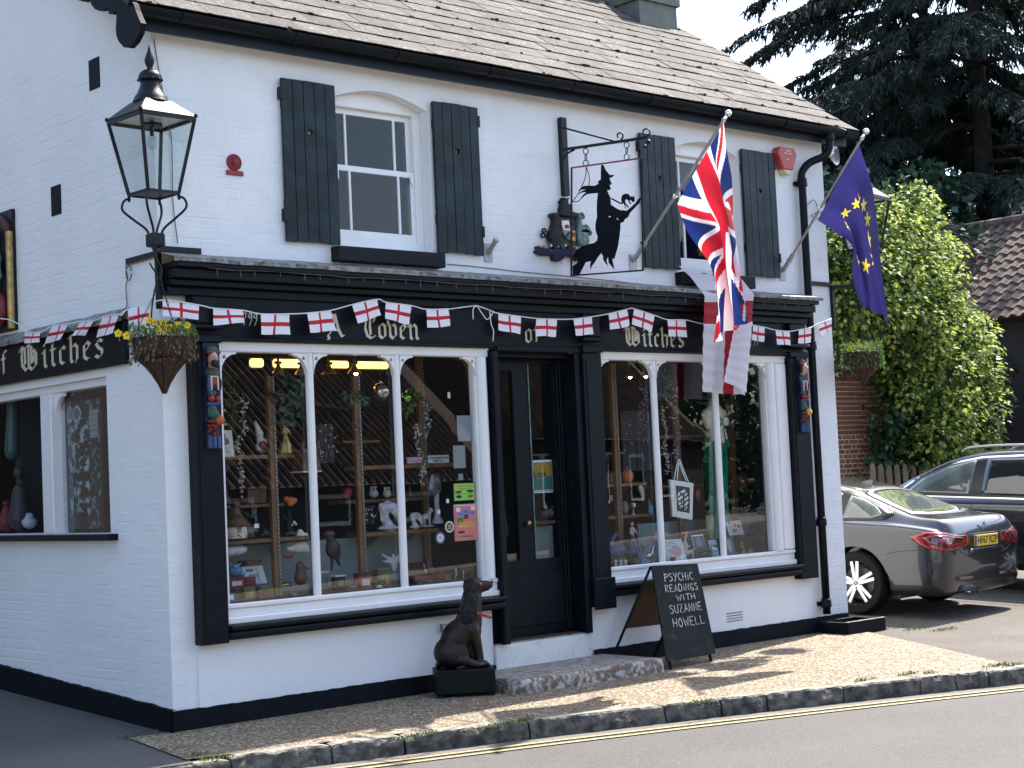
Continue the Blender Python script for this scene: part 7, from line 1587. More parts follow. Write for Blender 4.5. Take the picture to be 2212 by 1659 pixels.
# lights
def strip_light(c, x0, x1, y0, y1, yy, label, notch=True):
    a, b = pt(c, x0, y1, yy), pt(c, x1, y0, yy); t = thing('strip_light', label, 'light', ((a.x + b.x) / 2, yy, b.z), 'glowing yellow light panels above the left window display'); n = .014; pl_ = [(a.x + n, a.z), (b.x - n, a.z), (b.x - n * .3, a.z + n * .5), (b.x, a.z + n), (b.x, b.z - n), (b.x - n, b.z), (a.x + n, b.z), (a.x, b.z - n), (a.x, a.z + n)]
    MB().pxz(pl_, yy, yy + .02).build('panel', 'tube_yellow', t); MB().box(a.x - .01, b.x + .01, yy + .021, yy + .05, a.z - .01, b.z + .01).build('housing', 'dark_grey', t)
strip_light(c2, 520, 668, 222, 322, .7, 'short yellow light panel at the left of the first pane'); strip_light(c2, 800, 1150, 232, 326, .7, 'yellow light panel in the first pane beside the mullion'); strip_light(c4, -10, 232, 198, 280, .7, 'yellow light panel at the left of the second pane'); strip_light(c4, 348, 728, 208, 288, .7, 'long yellow light panel in the second pane')
def pendant(c, x, y, w, label, lit, yy=.5):
    p = pt(c, x, y, yy); t = thing('pendant_lamp', label, 'lamp', p); k = w
    MB().lathe([(k, 0), (k * .96, .01), (k * .55, .035), (k * .30, .06), (k * .22, .10), (k * .1, .13), (0, .135)], p, 20).build('shade', 'brass', t, smooth='a'); MB().tube([p + Vector((0, 0, .13)), (p.x, p.y, 2.75)], .004, 5).build('cord', 'black', t)
    for s_ in (-1, 1): MB().ball(p + Vector((s_ * k * .45, 0, .085)), .012, 8).build('wing_nut', 'iron', t)
    if lit: MB().ball(p + Vector((0, -.02, .0)), .016, 10).build('bulb', 'bulb', t)
pendant(c2, 1130, 415, .055, 'brass pendant lamp at the right of the first pane', False); pendant(c2, 1460, 410, .06, 'brass pendant lamp at the left of the second pane', False); pendant(c4, 305, 355, .055, 'lit brass pendant lamp hanging before the second post', True); pendant(c2, 850, 405, .05, 'brass pendant lamp near the first shelf post', False)
pendant(c6, 300, 165, .06, 'lit pendant lamp in the first pane of the right window, left one', True); pendant(c6, 418, 160, .04, 'small lit pendant lamp beside the first mullion of the right window', True)
mat('mirror_grey', (.42, .40, .36), .03, metal=1); mat('mirror_green', (.10, .30, .05), .03, metal=1)
for c, x, y, r_, mt, lb in ((c4, 640, 588, 115, 'mirror_grey', 'large silver glass witch ball hanging in the second pane'), (c4, 958, 665, 78, 'mirror_green', 'small green glass witch ball hanging in the third pane')):
    p = pt(c, x, y, .33); k = r_ * .17194 / 265; t = thing('glass_ball', lb, 'ornament', p); MB().ball(p, k, 28).build('ball', mt, t, smooth=True); MB().lathe([(.01, 0), (.012, .015), (.004, .02)], p + Vector((0, 0, k - .004)), 10).build('cap', 'silver', t); MB().tube([p + Vector((0, 0, k)), (p.x, p.y, 2.74)], .0025, 4).build('string', 'black', t)
# garlands and foliage
def garland(label, pts, c, yy, mt, L=.035, n=16, wob=.03, name='garland', mtb=None):
    P = smoothpts([pt(c, *q, yy) for q in pts], 6); t = thing(name, label, 'garland', P[0]); MB().tube(P, .0022, 4).build('stem', 'green', t); s = MB(); s2 = MB(); r = random.Random(len(label)); Lt = sum((P[i + 1] - P[i]).length for i in range(len(P) - 1)); N = int(Lt / .0075)
    for i in range(N):
        f = i / N * (len(P) - 1); k = int(f); p = P[k].lerp(P[min(k + 1, len(P) - 1)], f - k); d = rv(r); d.z -= .4; leafcard(s if (not mtb or r.random() < .6) else s2, p + rv(r) * wob * .4, d, rv(r), L * r.uniform(.6, 1.1), L * r.uniform(.45, .7))
    s.build('leaves', mt, t, kind='stuff', normals=False)
    if mtb: s2.build('blossoms', mtb, t, kind='stuff', normals=False)
garland('trailing ivory leaf garland in the first pane, long middle one', [(415, 680), (440, 800), (430, 950), (450, 1080), (380, 1180), (340, 1290), (400, 1400), (395, 1530), (410, 1700)], c2, .22, 'leaf_ivory', .034); garland('lower tail of ivory leaves hanging past the second shelf in the first pane', [(390, 0), (385, 80), (400, 160), (380, 280)], c3, .24, 'leaf_ivory', .03)
garland('short ivory leaf garland at the far left of the first pane', [(200, 860), (175, 930), (190, 1000), (185, 1070)], c2, .24, 'leaf_ivory'); garland('ivory leaf garland in the third pane, right one', [(1190, 700), (1235, 770), (1210, 850), (1240, 940), (1225, 1050), (1215, 1165)], c4, .24, 'leaf_ivory'); garland('ivory leaf garland in the third pane, falling over the long shelf', [(1110, 1000), (1080, 1060), (1110, 1160), (1090, 1280), (1150, 1370), (1170, 1450), (1175, 1560), (1160, 1640)], c4, .24, 'leaf_ivory'); garland('thin tail of ivory leaves beside the pale horse column', [(1180, 0), (1150, 100), (1155, 240)], c5, .24, 'leaf_ivory', .028)
garland('dark green silk foliage hanging in the first pane by the post', [(1000, 440), (1040, 560), (980, 700), (1010, 840), (930, 1000)], c2, .30, 'leaf_silk', .085, wob=.16); garland('dim green vine hanging at the left of the first pane', [(230, 380), (270, 560), (250, 700), (300, 880), (330, 1080)], c2, .40, 'leaf_mid', .06, wob=.10)
garland('grey green silk foliage behind the second pane', [(200, 650), (280, 600), (370, 640), (480, 690)], c4, .40, 'leaf_silk', .07, wob=.08); garland('yellow green leaves around the green glass ball', [(1040, 540), (1110, 600), (1000, 750), (950, 860)], c4, .36, 'leaf_pansy', .07, wob=.06)
garland('pink blossom spray on the driftwood branch', [(820, 620), (900, 680), (880, 780), (950, 860)], c2, .34, 'flower_pink', .03, wob=.05); garland('pink flower garland down the second shelf post', [(360, 930), (320, 1020), (340, 1120), (290, 1290)], c4, .36, 'flower_pink', .03)
garland('purple wisteria garland in the first pane of the right window', [(400, 200), (420, 330), (390, 450), (430, 560), (440, 640)], c6, .30, 'flower_lilac', .036, wob=.06); garland('purple wisteria garland at the middle of the right window', [(640, 180), (660, 320), (640, 450), (680, 560), (650, 700), (660, 780)], c6, .30, 'flower_lilac', .036, wob=.06, mtb='leaf_ivory'); garland('pale green leaf garland beside the first mullion of the right window', [(570, 400), (560, 480), (590, 580), (570, 690), (600, 790), (585, 900)], c6, .24, 'leaf_ivory', .036, wob=.03); garland('dim wisteria at the right of the green dressed mannequin', [(1110, 340), (1130, 450), (1100, 560), (1150, 640)], c6, .5, 'flower_lilac', .035, wob=.06)
garland('dark climbing foliage in the upper middle pane of the right window', [(540, 120), (600, 200), (560, 290), (640, 330)], c6, .45, 'leaf_silk', .07, wob=.14)
tag(MB().tube(smoothpts([pt(c2, 670, 622, .34), pt(c2, 850, 680, .34), pt(c2, 1100, 730, .36), pt(c2, 1400, 790, .36), pt(c2, 1700, 830, .36)], 6), [.018 - .0002 * k for k in range(25)], 8).build('driftwood_branch', 'bark', smooth=True), 'driftwood branch hanging across the first and second panes', 'branch')
# star netting
for c, cx, cy, rx, ry, yy, lb in ((c2, 1430, 1250, 130, 240, .5, 'dark netting with silver stars in the second pane'), (c5, 480, 600, 110, 120, .46, 'black star-spangled cloth under the owl shelf'), (c6, 380, 650, 110, 230, .55, 'dark star netting behind the purple garland in the right window')):
    t = thing('star_net', lb, 'decoration', pt(c, cx, cy, yy)); r = random.Random(cx); a, b = pt(c, cx - rx, cy + ry, yy), pt(c, cx + rx, cy - ry, yy)
    sheet('net', lambda u, v: (a.x + (b.x - a.x) * u, yy + .02 + .02 * math.sin(u * 14), b.z + (a.z - b.z) * v), lambda u, v: (.008, .009, .012), 20, 6, 'print_paper', t); s = MB()
    for _ in range(34):
        x, z = a.x + (b.x - a.x) * r.random(), a.z + (b.z - a.z) * r.random(); k = r.uniform(.003, .008); s.add([(x + k * (1 if i % 2 == 0 else .4) * math.cos(i * .628), yy - .005, z + k * (1 if i % 2 == 0 else .4) * math.sin(i * .628)) for i in range(10)], [tuple(range(10))])
    s.build('stars', 'net_white', t, kind='stuff')
# figures
def statue(name, label, cat, c, x, y0, y1, yy, dress, top, hair, wing=None, hat=None, sit=False):
    a, b = pt(c, x, y1, yy), pt(c, x, y0, yy); h = b.z - a.z; t = thing(name, label, cat, a); f = lambda dx_, dy, z: a + Vector((dx_ * h, dy * h, z * h))
    if sit:
        blob('body', [('e', f(0, 0, .26), (.13 * h, .12 * h, .12 * h)), ('c', f(0, 0, .28), f(.02, 0, .58), .10 * h, .085 * h), ('c', f(.03, -.02, .62), f(.12, -.05, .46), .04 * h, .03 * h), ('c', f(.12, -.05, .46), f(.22, -.05, .50), .03 * h, .025 * h), ('c', f(.05, -.05, .25), f(.28, -.08, .34), .075 * h, .05 * h), ('c', f(.28, -.08, .34), f(.27, -.09, .05), .05 * h, .03 * h), ('c', f(.27, -.09, .03), f(.34, -.10, .01), .03 * h, .02 * h), ('c', f(.02, 0, .66), f(.03, 0, .74), .04 * h, .035 * h), ('e', f(.05, 0, .82), (.085 * h, .08 * h, .10 * h))], 'skin', t, .008, 3)
        blob('hair', [('e', f(-.0, .02, .85), (.09 * h, .085 * h, .09 * h)), ('c', f(-.05, .03, .80), f(-.07, .03, .55), .05 * h, .03 * h)], hair, t, .008, 2); q = MB()
        for k in range(9): q.ball(f(.04 + .08 * math.cos(k * .7), .08 * math.sin(k * .7), .92), .022 * h, 8)
        q.build('flower_crown', 'ivory', t, smooth=True); return t
    MB().lathe([(.26 * h, 0), (.25 * h, .03 * h), (.17 * h, .25 * h), (.09 * h, .46 * h), (.055 * h, .56 * h)], a, 18, sy=.7).build('dress', dress, t, smooth='a')
    q = MB()
    for k in range(7): an = k * .9; q.tube([f(.08 * math.cos(an), .07 * math.sin(an), .5), f(.25 * math.cos(an), .18 * math.sin(an), .01)], [.008 * h, .022 * h], 6)
    q.build('dress_fold', dress, t, smooth=True)
    blob('torso', [('c', f(0, 0, .54), f(0, 0, .74), .055 * h, .085 * h), ('c', f(-.08, 0, .76), f(-.14, -.05, .60), .032 * h, .026 * h), ('c', f(-.14, -.05, .60), f(-.04, -.12, .56), .026 * h, .022 * h), ('c', f(.08, 0, .76), f(.15, -.05, .62), .032 * h, .026 * h), ('c', f(.15, -.05, .62), f(.06, -.12, .58), .026 * h, .022 * h), ('c', f(0, 0, .78), f(0, 0, .84), .03 * h, .028 * h)], top, t, .007, 3)
    blob('head', [('e', f(0, 0, .90), (.06 * h, .062 * h, .078 * h)), ('e', f(0, -.06, .89), (.012 * h, .014 * h, .018 * h))], 'skin' if hair else top, t, .006, 2)
    if hair: blob('hair', [('e', f(0, .02, .93), (.066 * h, .06 * h, .066 * h)), ('c', f(0, .04, .88), f(0, .05, .70), .05 * h, .03 * h)], hair, t, .007, 2)
    if hat: MB().lathe([(.12 * h, 0), (.115 * h, .012 * h), (.06 * h, .02 * h), (.045 * h, .10 * h), (.015 * h, .22 * h), (0, .26 * h)], f(0, 0, .95), 16).build('pointed_hat', hat, t, smooth='a')
    if wing:
        for s_ in (-1, 1): MB().pxz([(a.x, a.z + .74 * h), (a.x + s_ * .30 * h, a.z + .98 * h), (a.x + s_ * .34 * h, a.z + .74 * h), (a.x + s_ * .20 * h, a.z + .55 * h)], yy + .05, yy + .055).build('wing', wing, t)
    return t
def lump(name, label, cat, c, x, y0, y1, yy, shapes, mt, parts=()):
    """figurine in units of its height h; shapes ('e', (x, y, z), (rx, ry, rz)) or ('c', a, b, ra, rb)"""
    a, b = pt(c, x, y1, yy), pt(c, x, y0, yy); h = b.z - a.z; t = thing(name, label, cat, a); f = lambda p: a + Vector(p) * h
    cv = lambda ss: [('e', f(s[1]), tuple(k * h for k in s[2])) if s[0] == 'e' else ('c', f(s[1]), f(s[2]), s[3] * h, s[4] * h) for s in ss]
    blob('body', cv(shapes), mt, t, max(h * .022, .004), 3)
    for nm, m2, ss in parts:
        if m2 == 'shape': continue
        blob(nm, cv(ss), m2, t, max(h * .02, .0035), 2)
    return t
statue('fairy_figure', 'gold and lilac gowned fairy figurine on the upper shelf by the post', 'figurine', c2, 945, 975, 1368, .46, 'gold', 'gold', 'lilac_white')
lump('gnome_figure', 'gnome figurine with a tall curled tan hat on the upper shelf', 'figurine', c2, 640, 965, 1365, .47, [('e', (0, 0, .18), (.17, .14, .18)), ('e', (-.02, 0, .42), (.12, .11, .13)), ('c', (-.02, 0, .55), (-.16, 0, .92), .11, .03), ('c', (.1, -.05, .4), (.2, -.1, .25), .05, .035)], 'ivory', [('coat', 'dark_red', [('e', (.02, -.06, .22), (.15, .12, .16))]), ('hat', 'cream', [('c', (-.03, 0, .58), (-.17, 0, .96), .125, .035)]), ('shoe', 'green', [('e', (-.08, -.12, .03), (.1, .08, .04)), ('e', (.1, -.12, .03), (.1, .08, .04))])])
def castle(label, c, x0, x1, y0, y1, yy, mt):
    a, b = pt(c, x0, y1, yy), pt(c, x1, y0, yy); w, h = b.x - a.x, b.z - a.z; t = thing('lantern_tower', label, 'ornament', ((a.x + b.x) / 2, yy, a.z)); MB().box(a.x - .006, b.x + .006, yy - .006, yy + w + .006, a.z, a.z + h * .05).build('base', 'ivory', t, bevel=.003)
    MB().box(a.x, b.x, yy, yy + w, a.z + h * .051, a.z + h * .40).build('lower_storey', mt, t, bevel=.004); MB().box(a.x + .01, b.x - .01, yy + .01, yy + w - .01, a.z + h * .401, a.z + h * .75).build('upper_storey', mt, t, bevel=.003)
    for k in range(3): x = a.x + w * (.2 + .3 * k); MB().pxz([(x - w * .06, a.z + h * .45), (x + w * .06, a.z + h * .45), (x + w * .06, a.z + h * .62), (x, a.z + h * .68), (x - w * .06, a.z + h * .62)], yy + .004, yy + .012).build('arch_window', 'black', t)
    for xx in (a.x + .01, b.x - .01): MB().lathe([(.012, 0), (.012, h * .12), (.016, h * .13), (0, h * .25)], (xx, yy + .01, a.z + h * .751), 10).build('turret', mt, t, smooth='a')
castle('brown lantern tower with turrets at the left of the second pane', c2, 1150, 1350, 1215, 1600, .30, 'brown')
# toadstool house
a_ = pt(c3, 320, 770, .44); t = thing('toadstool_house', 'pottery toadstool house with brown roof and small door on the third shelf', 'ornament', a_)
MB().lathe([(.085, 0), (.088, .03), (.080, .08), (.072, .105), (0, .105)], a_, 22).build('wall', 'cream', t, smooth='a'); MB().lathe([(.060, .09), (.105, .085), (.108, .10), (.085, .14), (.055, .17), (.045, .20), (.030, .225), (0, .235)], a_, 22).build('cap_roof', 'brown', t, smooth='a')
MB().ball(a_ + Vector((.01, 0, .24)), (.035, .035, .03), 14).build('chimney_cap', 'brown', t, smooth=True); MB().box(a_.x + .0, a_.x + .04, a_.y - .092, a_.y - .08, a_.z + .045, a_.z + .08).build('window_frame', 'ivory', t); MB().box(a_.x - .03, a_.x - .005, a_.y - .09, a_.y - .08, a_.z + .045, a_.z + .08).build('window_shutter', 'green', t)
MB().pxz([(a_.x + .075, a_.z), (a_.x + .125, a_.z), (a_.x + .125, a_.z + .07), (a_.x + .10, a_.z + .10), (a_.x + .075, a_.z + .07)], a_.y - .06, a_.y - .02).build('porch', 'brown', t, bevel=.004); q = MB(); r = random.Random(3)
for _ in range(60): q.ball(a_ + Vector((r.uniform(-.08, .12), -.08 + r.uniform(-.01, .02), r.choice((r.uniform(.0, .03), r.uniform(.15, .19))))), .006, 6)
q.build('moss_and_flowers', 'green', t, kind='stuff')
lump('dragon_figure', 'small dark silver dragon figurine beside the toadstool house', 'figurine', c3, 680, 580, 758, .46, [('e', (0, 0, .3), (.28, .2, .26)), ('c', (.2, 0, .4), (.35, -.1, .75), .12, .08), ('e', (.42, -.12, .82), (.16, .1, .1)), ('c', (-.25, 0, .2), (-.5, -.1, .08), .1, .03), ('c', (.1, -.15, .2), (.15, -.2, 0), .08, .06), ('c', (-.05, 0, .5), (-.3, .05, .95), .05, .02)], 'dark_grey')
bxi('price_card', 'small white price square beside the porch of the toadstool house', 'card', c3, 538, 598, 592, 650, .40, 'paper_white', .002)
lump('staff_figure', 'dark figure with a curved staff and white flowers on the third shelf', 'figurine', c3, 960, 430, 745, .46, [('e', (0, 0, .10), (.22, .15, .10)), ('c', (0, 0, .12), (-.08, 0, .55), .13, .1), ('e', (-.05, 0, .88), (.09, .08, .10)), ('c', (-.08, 0, .6), (-.28, -.05, .75), .04, .03), ('c', (-.28, -.05, .95), (-.36, -.05, .1), .018, .018), ('c', (-.05, 0, .8), (.06, 0, .6), .07, .06)], 'resin_dark', [('flowers', 'ivory', [('e', (.10, -.12, .52), (.06, .03, .06)), ('e', (.18, -.12, .44), (.06, .03, .06)), ('e', (.0, -.14, .42), (.05, .03, .05))]), ('foliage', 'green', [('e', (-.02, -.05, .10), (.28, .16, .08))])])
lump('driftwood_lump', 'tan driftwood carving at the right end of the third shelf', 'carving', c3, 1090, 660, 760, .46, [('e', (0, 0, .3), (.9, .5, .32)), ('e', (-.2, 0, .7), (.4, .35, .3))], 'cream'); lump('rabbit_figure', 'brown seated animal figurine at the left end of the second shelf', 'figurine', c3, 210, 170, 365, .64, [('e', (0, 0, .28), (.26, .22, .28)), ('e', (-.05, -.05, .66), (.17, .15, .18)), ('c', (-.1, 0, .8), (-.16, 0, 1.0), .05, .03)], 'brown')
bxi('wooden_chest', 'dark wooden box on the second shelf behind the garland tail', 'box', c3, 465, 165, 680, 370, .64, 'brown', .12, lid='wood_dark'); lump('pumpkin_string', 'orange berries heaped right of the first shelf post', 'decoration', c3, 950, 250, 400, .50, [('e', (-.3, 0, .6), (.25, .2, .25)), ('e', (.1, 0, .5), (.3, .2, .28)), ('e', (.45, 0, .45), (.25, .2, .25)), ('e', (.1, 0, .2), (.3, .2, .18))], 'orange')
lump('glazed_jar', 'lying pink glazed jar under the third shelf at the far left', 'jar', c3, 300, 830, 985, .50, [('c', (-.7, 0, .45), (.6, 0, .5), .42, .40), ('e', (.95, 0, .5), (.16, .3, .3))], 'lilac_white')
lump('animal_skull', 'tan animal skull under the third shelf beside the mullion', 'ornament', c3, 1050, 790, 960, .50, [('e', (.1, 0, .5), (.75, .4, .42)), ('e', (-.65, 0, .45), (.35, .25, .22)), ('e', (.6, 0, .3), (.3, .3, .25))], 'cream'); lump('red_fruit', 'bright red glazed fish ornament below the tan skull', 'ornament', c3, 930, 940, 1005, .44, [('e', (0, 0, .4), (1.1, .5, .38)), ('e', (1.0, 0, .7), (.4, .2, .2))], 'red')
statue_ = lump('brown_bird_figure', 'brown dodo-like bird carving against the pale back panel', 'figurine', c3, 1080, 1032, 1312, .46, [('e', (0, 0, .28), (.30, .24, .30)), ('e', (.0, 0, .75), (.20, .18, .24)), ('c', (.1, -.1, .66), (.42, -.15, .68), .07, .025), ('c', (0, 0, .4), (0, 0, .7), .24, .18)], 'brown')
tt, a2, b2 = bxi('wooden_box', 'dark red tin box with pictures in the lower left of the first pane', 'box', c3, 240, 1215, 430, 1362, .36, 'dark_red', .10, lid='brown', lab='lilac_white'); bxi('wooden_box', 'plain dark red box right of the pictured tin', 'box', c3, 438, 1215, 556, 1330, .40, 'dark_red', .10)
bxi('mug_box', 'open gold card box holding a green mug, lower left', 'box', c3, 420, 1328, 552, 1505, .26, 'olive', .09, lab='gold'); bxi('mug_box', 'open gold card box holding a dark red mug, lower left', 'box', c3, 612, 1312, 766, 1492, .26, 'olive', .09, lab='dark_red'); bxi('mug_box', 'dark box between the blue jar and the green mug', 'box', c3, 318, 1345, 420, 1510, .30, 'wood_dark', .09)
bxi('blue_jar', 'deep blue square jar with a white panel at the lower left corner', 'jar', c3, 190, 1372, 315, 1530, .20, 'blue', .08, lid='navy', lab='paper_white'); bxi('cream_tin', 'small cream tin above the blue jar', 'tin', c3, 184, 1245, 242, 1365, .34, 'cream', .06, lid='olive')
bxi('art_print', 'white pencil art print leaning behind the boxes', 'picture', c3, 445, 1085, 680, 1312, .52, 'paper_white', .004, tilt=.06, print_=paint((.60, .62, .66), [('r', .1, .12, .5, .3, (.16, .15, .16)), ('e', .7, .18, .14, .10, (.6, .5, .2)), ('e', .4, .55, .25, .12, (.3, .3, .34)), ('r', .6, .35, .75, .9, (.35, .36, .4)), ('l', .1, .6, .55, .95, (.3, .3, .33), .08)])); bxi('book', 'dark brown book lying above the white art print', 'book', c3, 440, 1020, 635, 1072, .54, 'brown', .12)
lump('dragon_bust', 'blue scaled dragon ornament with glowing eyes, lower left', 'figurine', c3, 320, 1060, 1225, .44, [('e', (0, 0, .4), (.62, .35, .38)), ('e', (-.05, -.15, .75), (.28, .22, .2)), ('c', (-.2, 0, .8), (-.45, 0, 1.0), .1, .03), ('c', (.2, 0, .8), (.5, 0, 1.0), .1, .03), ('e', (.5, -.1, .2), (.25, .2, .18))], 'sky_blue', [('eye', 'ivory', [('e', (-.13, -.36, .8), (.04, .03, .04)), ('e', (.03, -.36, .8), (.04, .03, .04))])])
bxi('black_case', 'black gift case with a yellow seal beside the brown bird', 'box', c3, 830, 1275, 968, 1335, .40, 'black', .08, lab='yellow'); lump('blue_plate_stack', 'dark blue glass dish at the foot of the brown bird', 'dish', c3, 1060, 1330, 1440, .24, [('e', (0, 0, .25), (1.3, .9, .28))], 'navy')
bxi('silver_box', 'white and silver caddy at the foot of the mullion', 'caddy', c3, 1305, 1150, 1400, 1370, .40, 'grey', .08, lid='ivory'); 
# second and third panes, lower
def owl(label, c, x, y0, y1, mt): return lump('owl_figure', label, 'figurine', c, x, y0, y1, .66, [('e', (0, 0, .36), (.42, .34, .38)), ('e', (0, -.02, .72), (.34, .28, .26)), ('c', (-.25, 0, .85), (-.32, 0, 1.0), .09, .03), ('c', (.25, 0, .85), (.32, 0, 1.0), .09, .03)], mt, [('eye', 'black', [('e', (-.14, -.26, .74), (.10, .05, .10)), ('e', (.14, -.26, .74), (.10, .05, .10))]), ('beak', 'orange', [('e', (0, -.32, .64), (.04, .05, .06))])])
owl('pink-breasted owl money box on the owl shelf', c5, 548, 235, 385, 'lilac_white'); owl('round grey owl money box beside the pink one', c5, 718, 242, 382, 'ivory'); lump('red_globe', 'round matt red globe left of the second post', 'ornament', c5, 215, 245, 388, .64, [('e', (0, 0, .5), (.5, .5, .5))], 'red'); lump('meerkat_figure', 'slim upright meerkat figurine at the right of the owl shelf', 'figurine', c5, 1005, 232, 378, .66, [('e', (0, 0, .25), (.2, .18, .26)), ('c', (0, 0, .3), (0, 0, .75), .15, .11), ('e', (0, -.03, .86), (.13, .15, .12))], 'brown')
US = [('c', (-.30, 0, .78), (.12, 0, .80), .20, .17), ('c', (-.32, 0, .75), (-.22, 0, .30), .17, .13), ('e', (.16, 0, .70), (.22, .15, .20)), ('c', (.22, 0, .62), (.36, -.02, .30), .14, .09), ('e', (.38, -.02, .24), (.11, .09, .08)), ('c', (.05, 0, .9), (.0, 0, 1.0), .05, .02), ('e', (-.15, 0, .08), (.42, .25, .09)), ('c', (-.22, 0, .35), (-.12, 0, .1), .15, .22)]
lump('unicorn_bust', 'large white and lilac unicorn head bust with a long horn', 'figurine', c5, 770, 425, 788, .45, US, 'lilac_white', [('mane', 'ivory', [('c', (-.42, 0, .88), (-.40, 0, .35), .08, .05), ('c', (-.1, 0, .97), (-.42, 0, .85), .06, .06)]), ('horn', 'cream', [('c', (.28, -.02, .86), (.80, -.02, 1.02), .03, .008)]), ('eye', 'black', [('e', (.20, -.14, .74), (.02, .02, .02))])])
lump('unicorn_bust', 'small white unicorn head bust beside the foal', 'figurine', c5, 1090, 560, 765, .45, US, 'ivory', [('mane', 'grey', [('c', (-.42, 0, .88), (-.40, 0, .35), .08, .05)])])
lump('foal_figure', 'white standing foal figurine with a pink mane', 'figurine', c5, 1225, 492, 752, .48, [('e', (-.05, 0, .52), (.26, .13, .14)), ('c', (.14, 0, .58), (.26, 0, .84), .09, .06), ('c', (.27, 0, .86), (.38, 0, .76), .07, .04), ('c', (.12, -.05, .5), (.14, -.06, .08), .05, .03), ('c', (.14, .05, .5), (.18, .06, .08), .05, .03), ('c', (-.22, -.05, .5), (-.20, -.06, .08), .06, .03), ('c', (-.22, .05, .5), (-.26, .06, .08), .06, .03), ('e', (0, 0, .04), (.45, .2, .05))], 'ivory', [('mane', 'pink', [('c', (.20, .0, .92), (.08, 0, .68), .04, .04)]), ('tail', 'lilac_white', [('c', (-.3, 0, .6), (-.36, 0, .3), .04, .03)])])
a_, b_ = pt(c5, 1350, 705, .50), pt(c5, 1340, 80, .50); H_ = b_.z - a_.z; t = thing('horse_column', 'pale horse head on a tall twisted column in the third pane', 'figurine', a_)
f = lambda x, z, y=0: a_ + Vector((x * H_, y * H_, z * H_)); blob('head', [('c', f(-.06, .62), f(-.02, .90), .075 * H_, .085 * H_), ('e', f(.02, .92), (.09 * H_, .05 * H_, .07 * H_)), ('c', f(.05, .88), f(.10, .66), .06 * H_, .035 * H_), ('c', f(.02, .97), f(.04, 1.0), .02 * H_, .008 * H_)], 'grey', t, .008, 3); blob('mane', [('c', f(-.08, .95), f(-.14, .70), .05 * H_, .05 * H_)], 'lilac_white', t, .008, 3)
MB().lathe([(.12 * H_, 0), (.115 * H_, .05 * H_), (.06 * H_, .14 * H_), (.05 * H_, .35 * H_), (.055 * H_, .60 * H_), (.07 * H_, .66 * H_)], a_, 18).build('column', 'lilac_white', t, smooth='a')
lump('crow_figure', 'large black crow ornament with a brown cap below the second pane', 'figurine', c5, 40, 800, 1290, .34, [('e', (0, 0, .55), (.20, .15, .26)), ('c', (-.05, 0, .75), (-.12, -.03, .88), .12, .09), ('c', (.05, 0, .45), (.20, 0, .10), .10, .03), ('c', (-.02, 0, .3), (-.05, 0, 0), .05, .03), ('c', (.15, 0, .6), (.2, 0, .3), .09, .04)], 'black', [('cap', 'brown', [('e', (-.1, -.02, .93), (.16, .12, .09))])])
bxi('red_tin', 'red telephone-box style tin with a round badge, second pane', 'tin', c5, 372, 1318, 522, 1545, .32, 'red', .08, lid='dark_grey', lab='ivory'); bxi('olive_tin', 'olive green caddy with a gold crest and yellow label, second pane', 'tin', c5, 608, 1262, 752, 1500, .32, 'olive', .08, lid='grey', lab='gold'); bxi('mantel_clock', 'green stone mantel clock at the foot of the second pane', 'clock', c5, 72, 1350, 192, 1545, .28, 'resin_dark', .06, lid='ivory', lab='olive')
bxi('stone_block', 'small brown carved block between clock and red tin', 'ornament', c5, 205, 1450, 352, 1550, .26, 'brown', .08, lab='grey'); bxi('red_chest', 'wide red display box in the third pane', 'box', c5, 1085, 1325, 1450, 1432, .48, 'red', .14, lid='dark_red'); bxi('red_chest', 'smaller dark red box behind the wide red one', 'box', c5, 985, 1190, 1240, 1262, .60, 'dark_red', .1)
lump('angel_wings_figure', 'white feathered wing ornament at the second mullion', 'figurine', c5, 790, 1040, 1330, .52, [('c', (0, 0, .5), (-.55, 0, .85), .12, .05), ('c', (0, 0, .45), (-.5, 0, .55), .1, .04), ('c', (.1, 0, .5), (.6, 0, .9), .12, .05), ('c', (.1, 0, .45), (.55, 0, .55), .1, .04), ('e', (.05, 0, .35), (.16, .12, .3)), ('e', (.05, 0, .7), (.1, .1, .12))], 'ivory')
lump('pagoda_figure', 'pale stepped tower ornament in the third pane', 'ornament', c5, 1245, 1105, 1290, .58, [('e', (0, 0, .15), (.32, .3, .16)), ('e', (0, 0, .4), (.24, .22, .15)), ('e', (0, 0, .62), (.17, .16, .14)), ('c', (0, 0, .7), (0, 0, 1.0), .1, .02)], 'grey')
for k, (x, lb) in enumerate(((1590, 'left silver skeleton figurine at the foot of the third pane'), (1685, 'right silver skeleton figurine at the foot of the third pane'))): lump('skeleton_figure', lb, 'figurine', c5, x, 1260 + 25 * k, 1415, .30, [('e', (0, 0, .88), (.12, .11, .12)), ('c', (0, 0, .78), (0, 0, .45), .09, .07), ('c', (-.1, 0, .72), (-.3, -.05, .5), .045, .03), ('c', (.1, 0, .72), (.3, -.05, .5), .045, .03), ('c', (-.06, 0, .45), (-.16, -.05, .02), .05, .035), ('c', (.06, 0, .45), (.18, -.05, .02), .05, .035)], 'silver')
tag(MB().tube([pt(c5, 1175, 1215, .34), pt(c5, 1195, 1290, .34)], .004, 6).ball(pt(c5, 1200, 1308, .34), (.010, .006, .015), 10).build('white_spoon', 'ivory', smooth=True), 'small white spoon standing in front of the red box', 'spoon')
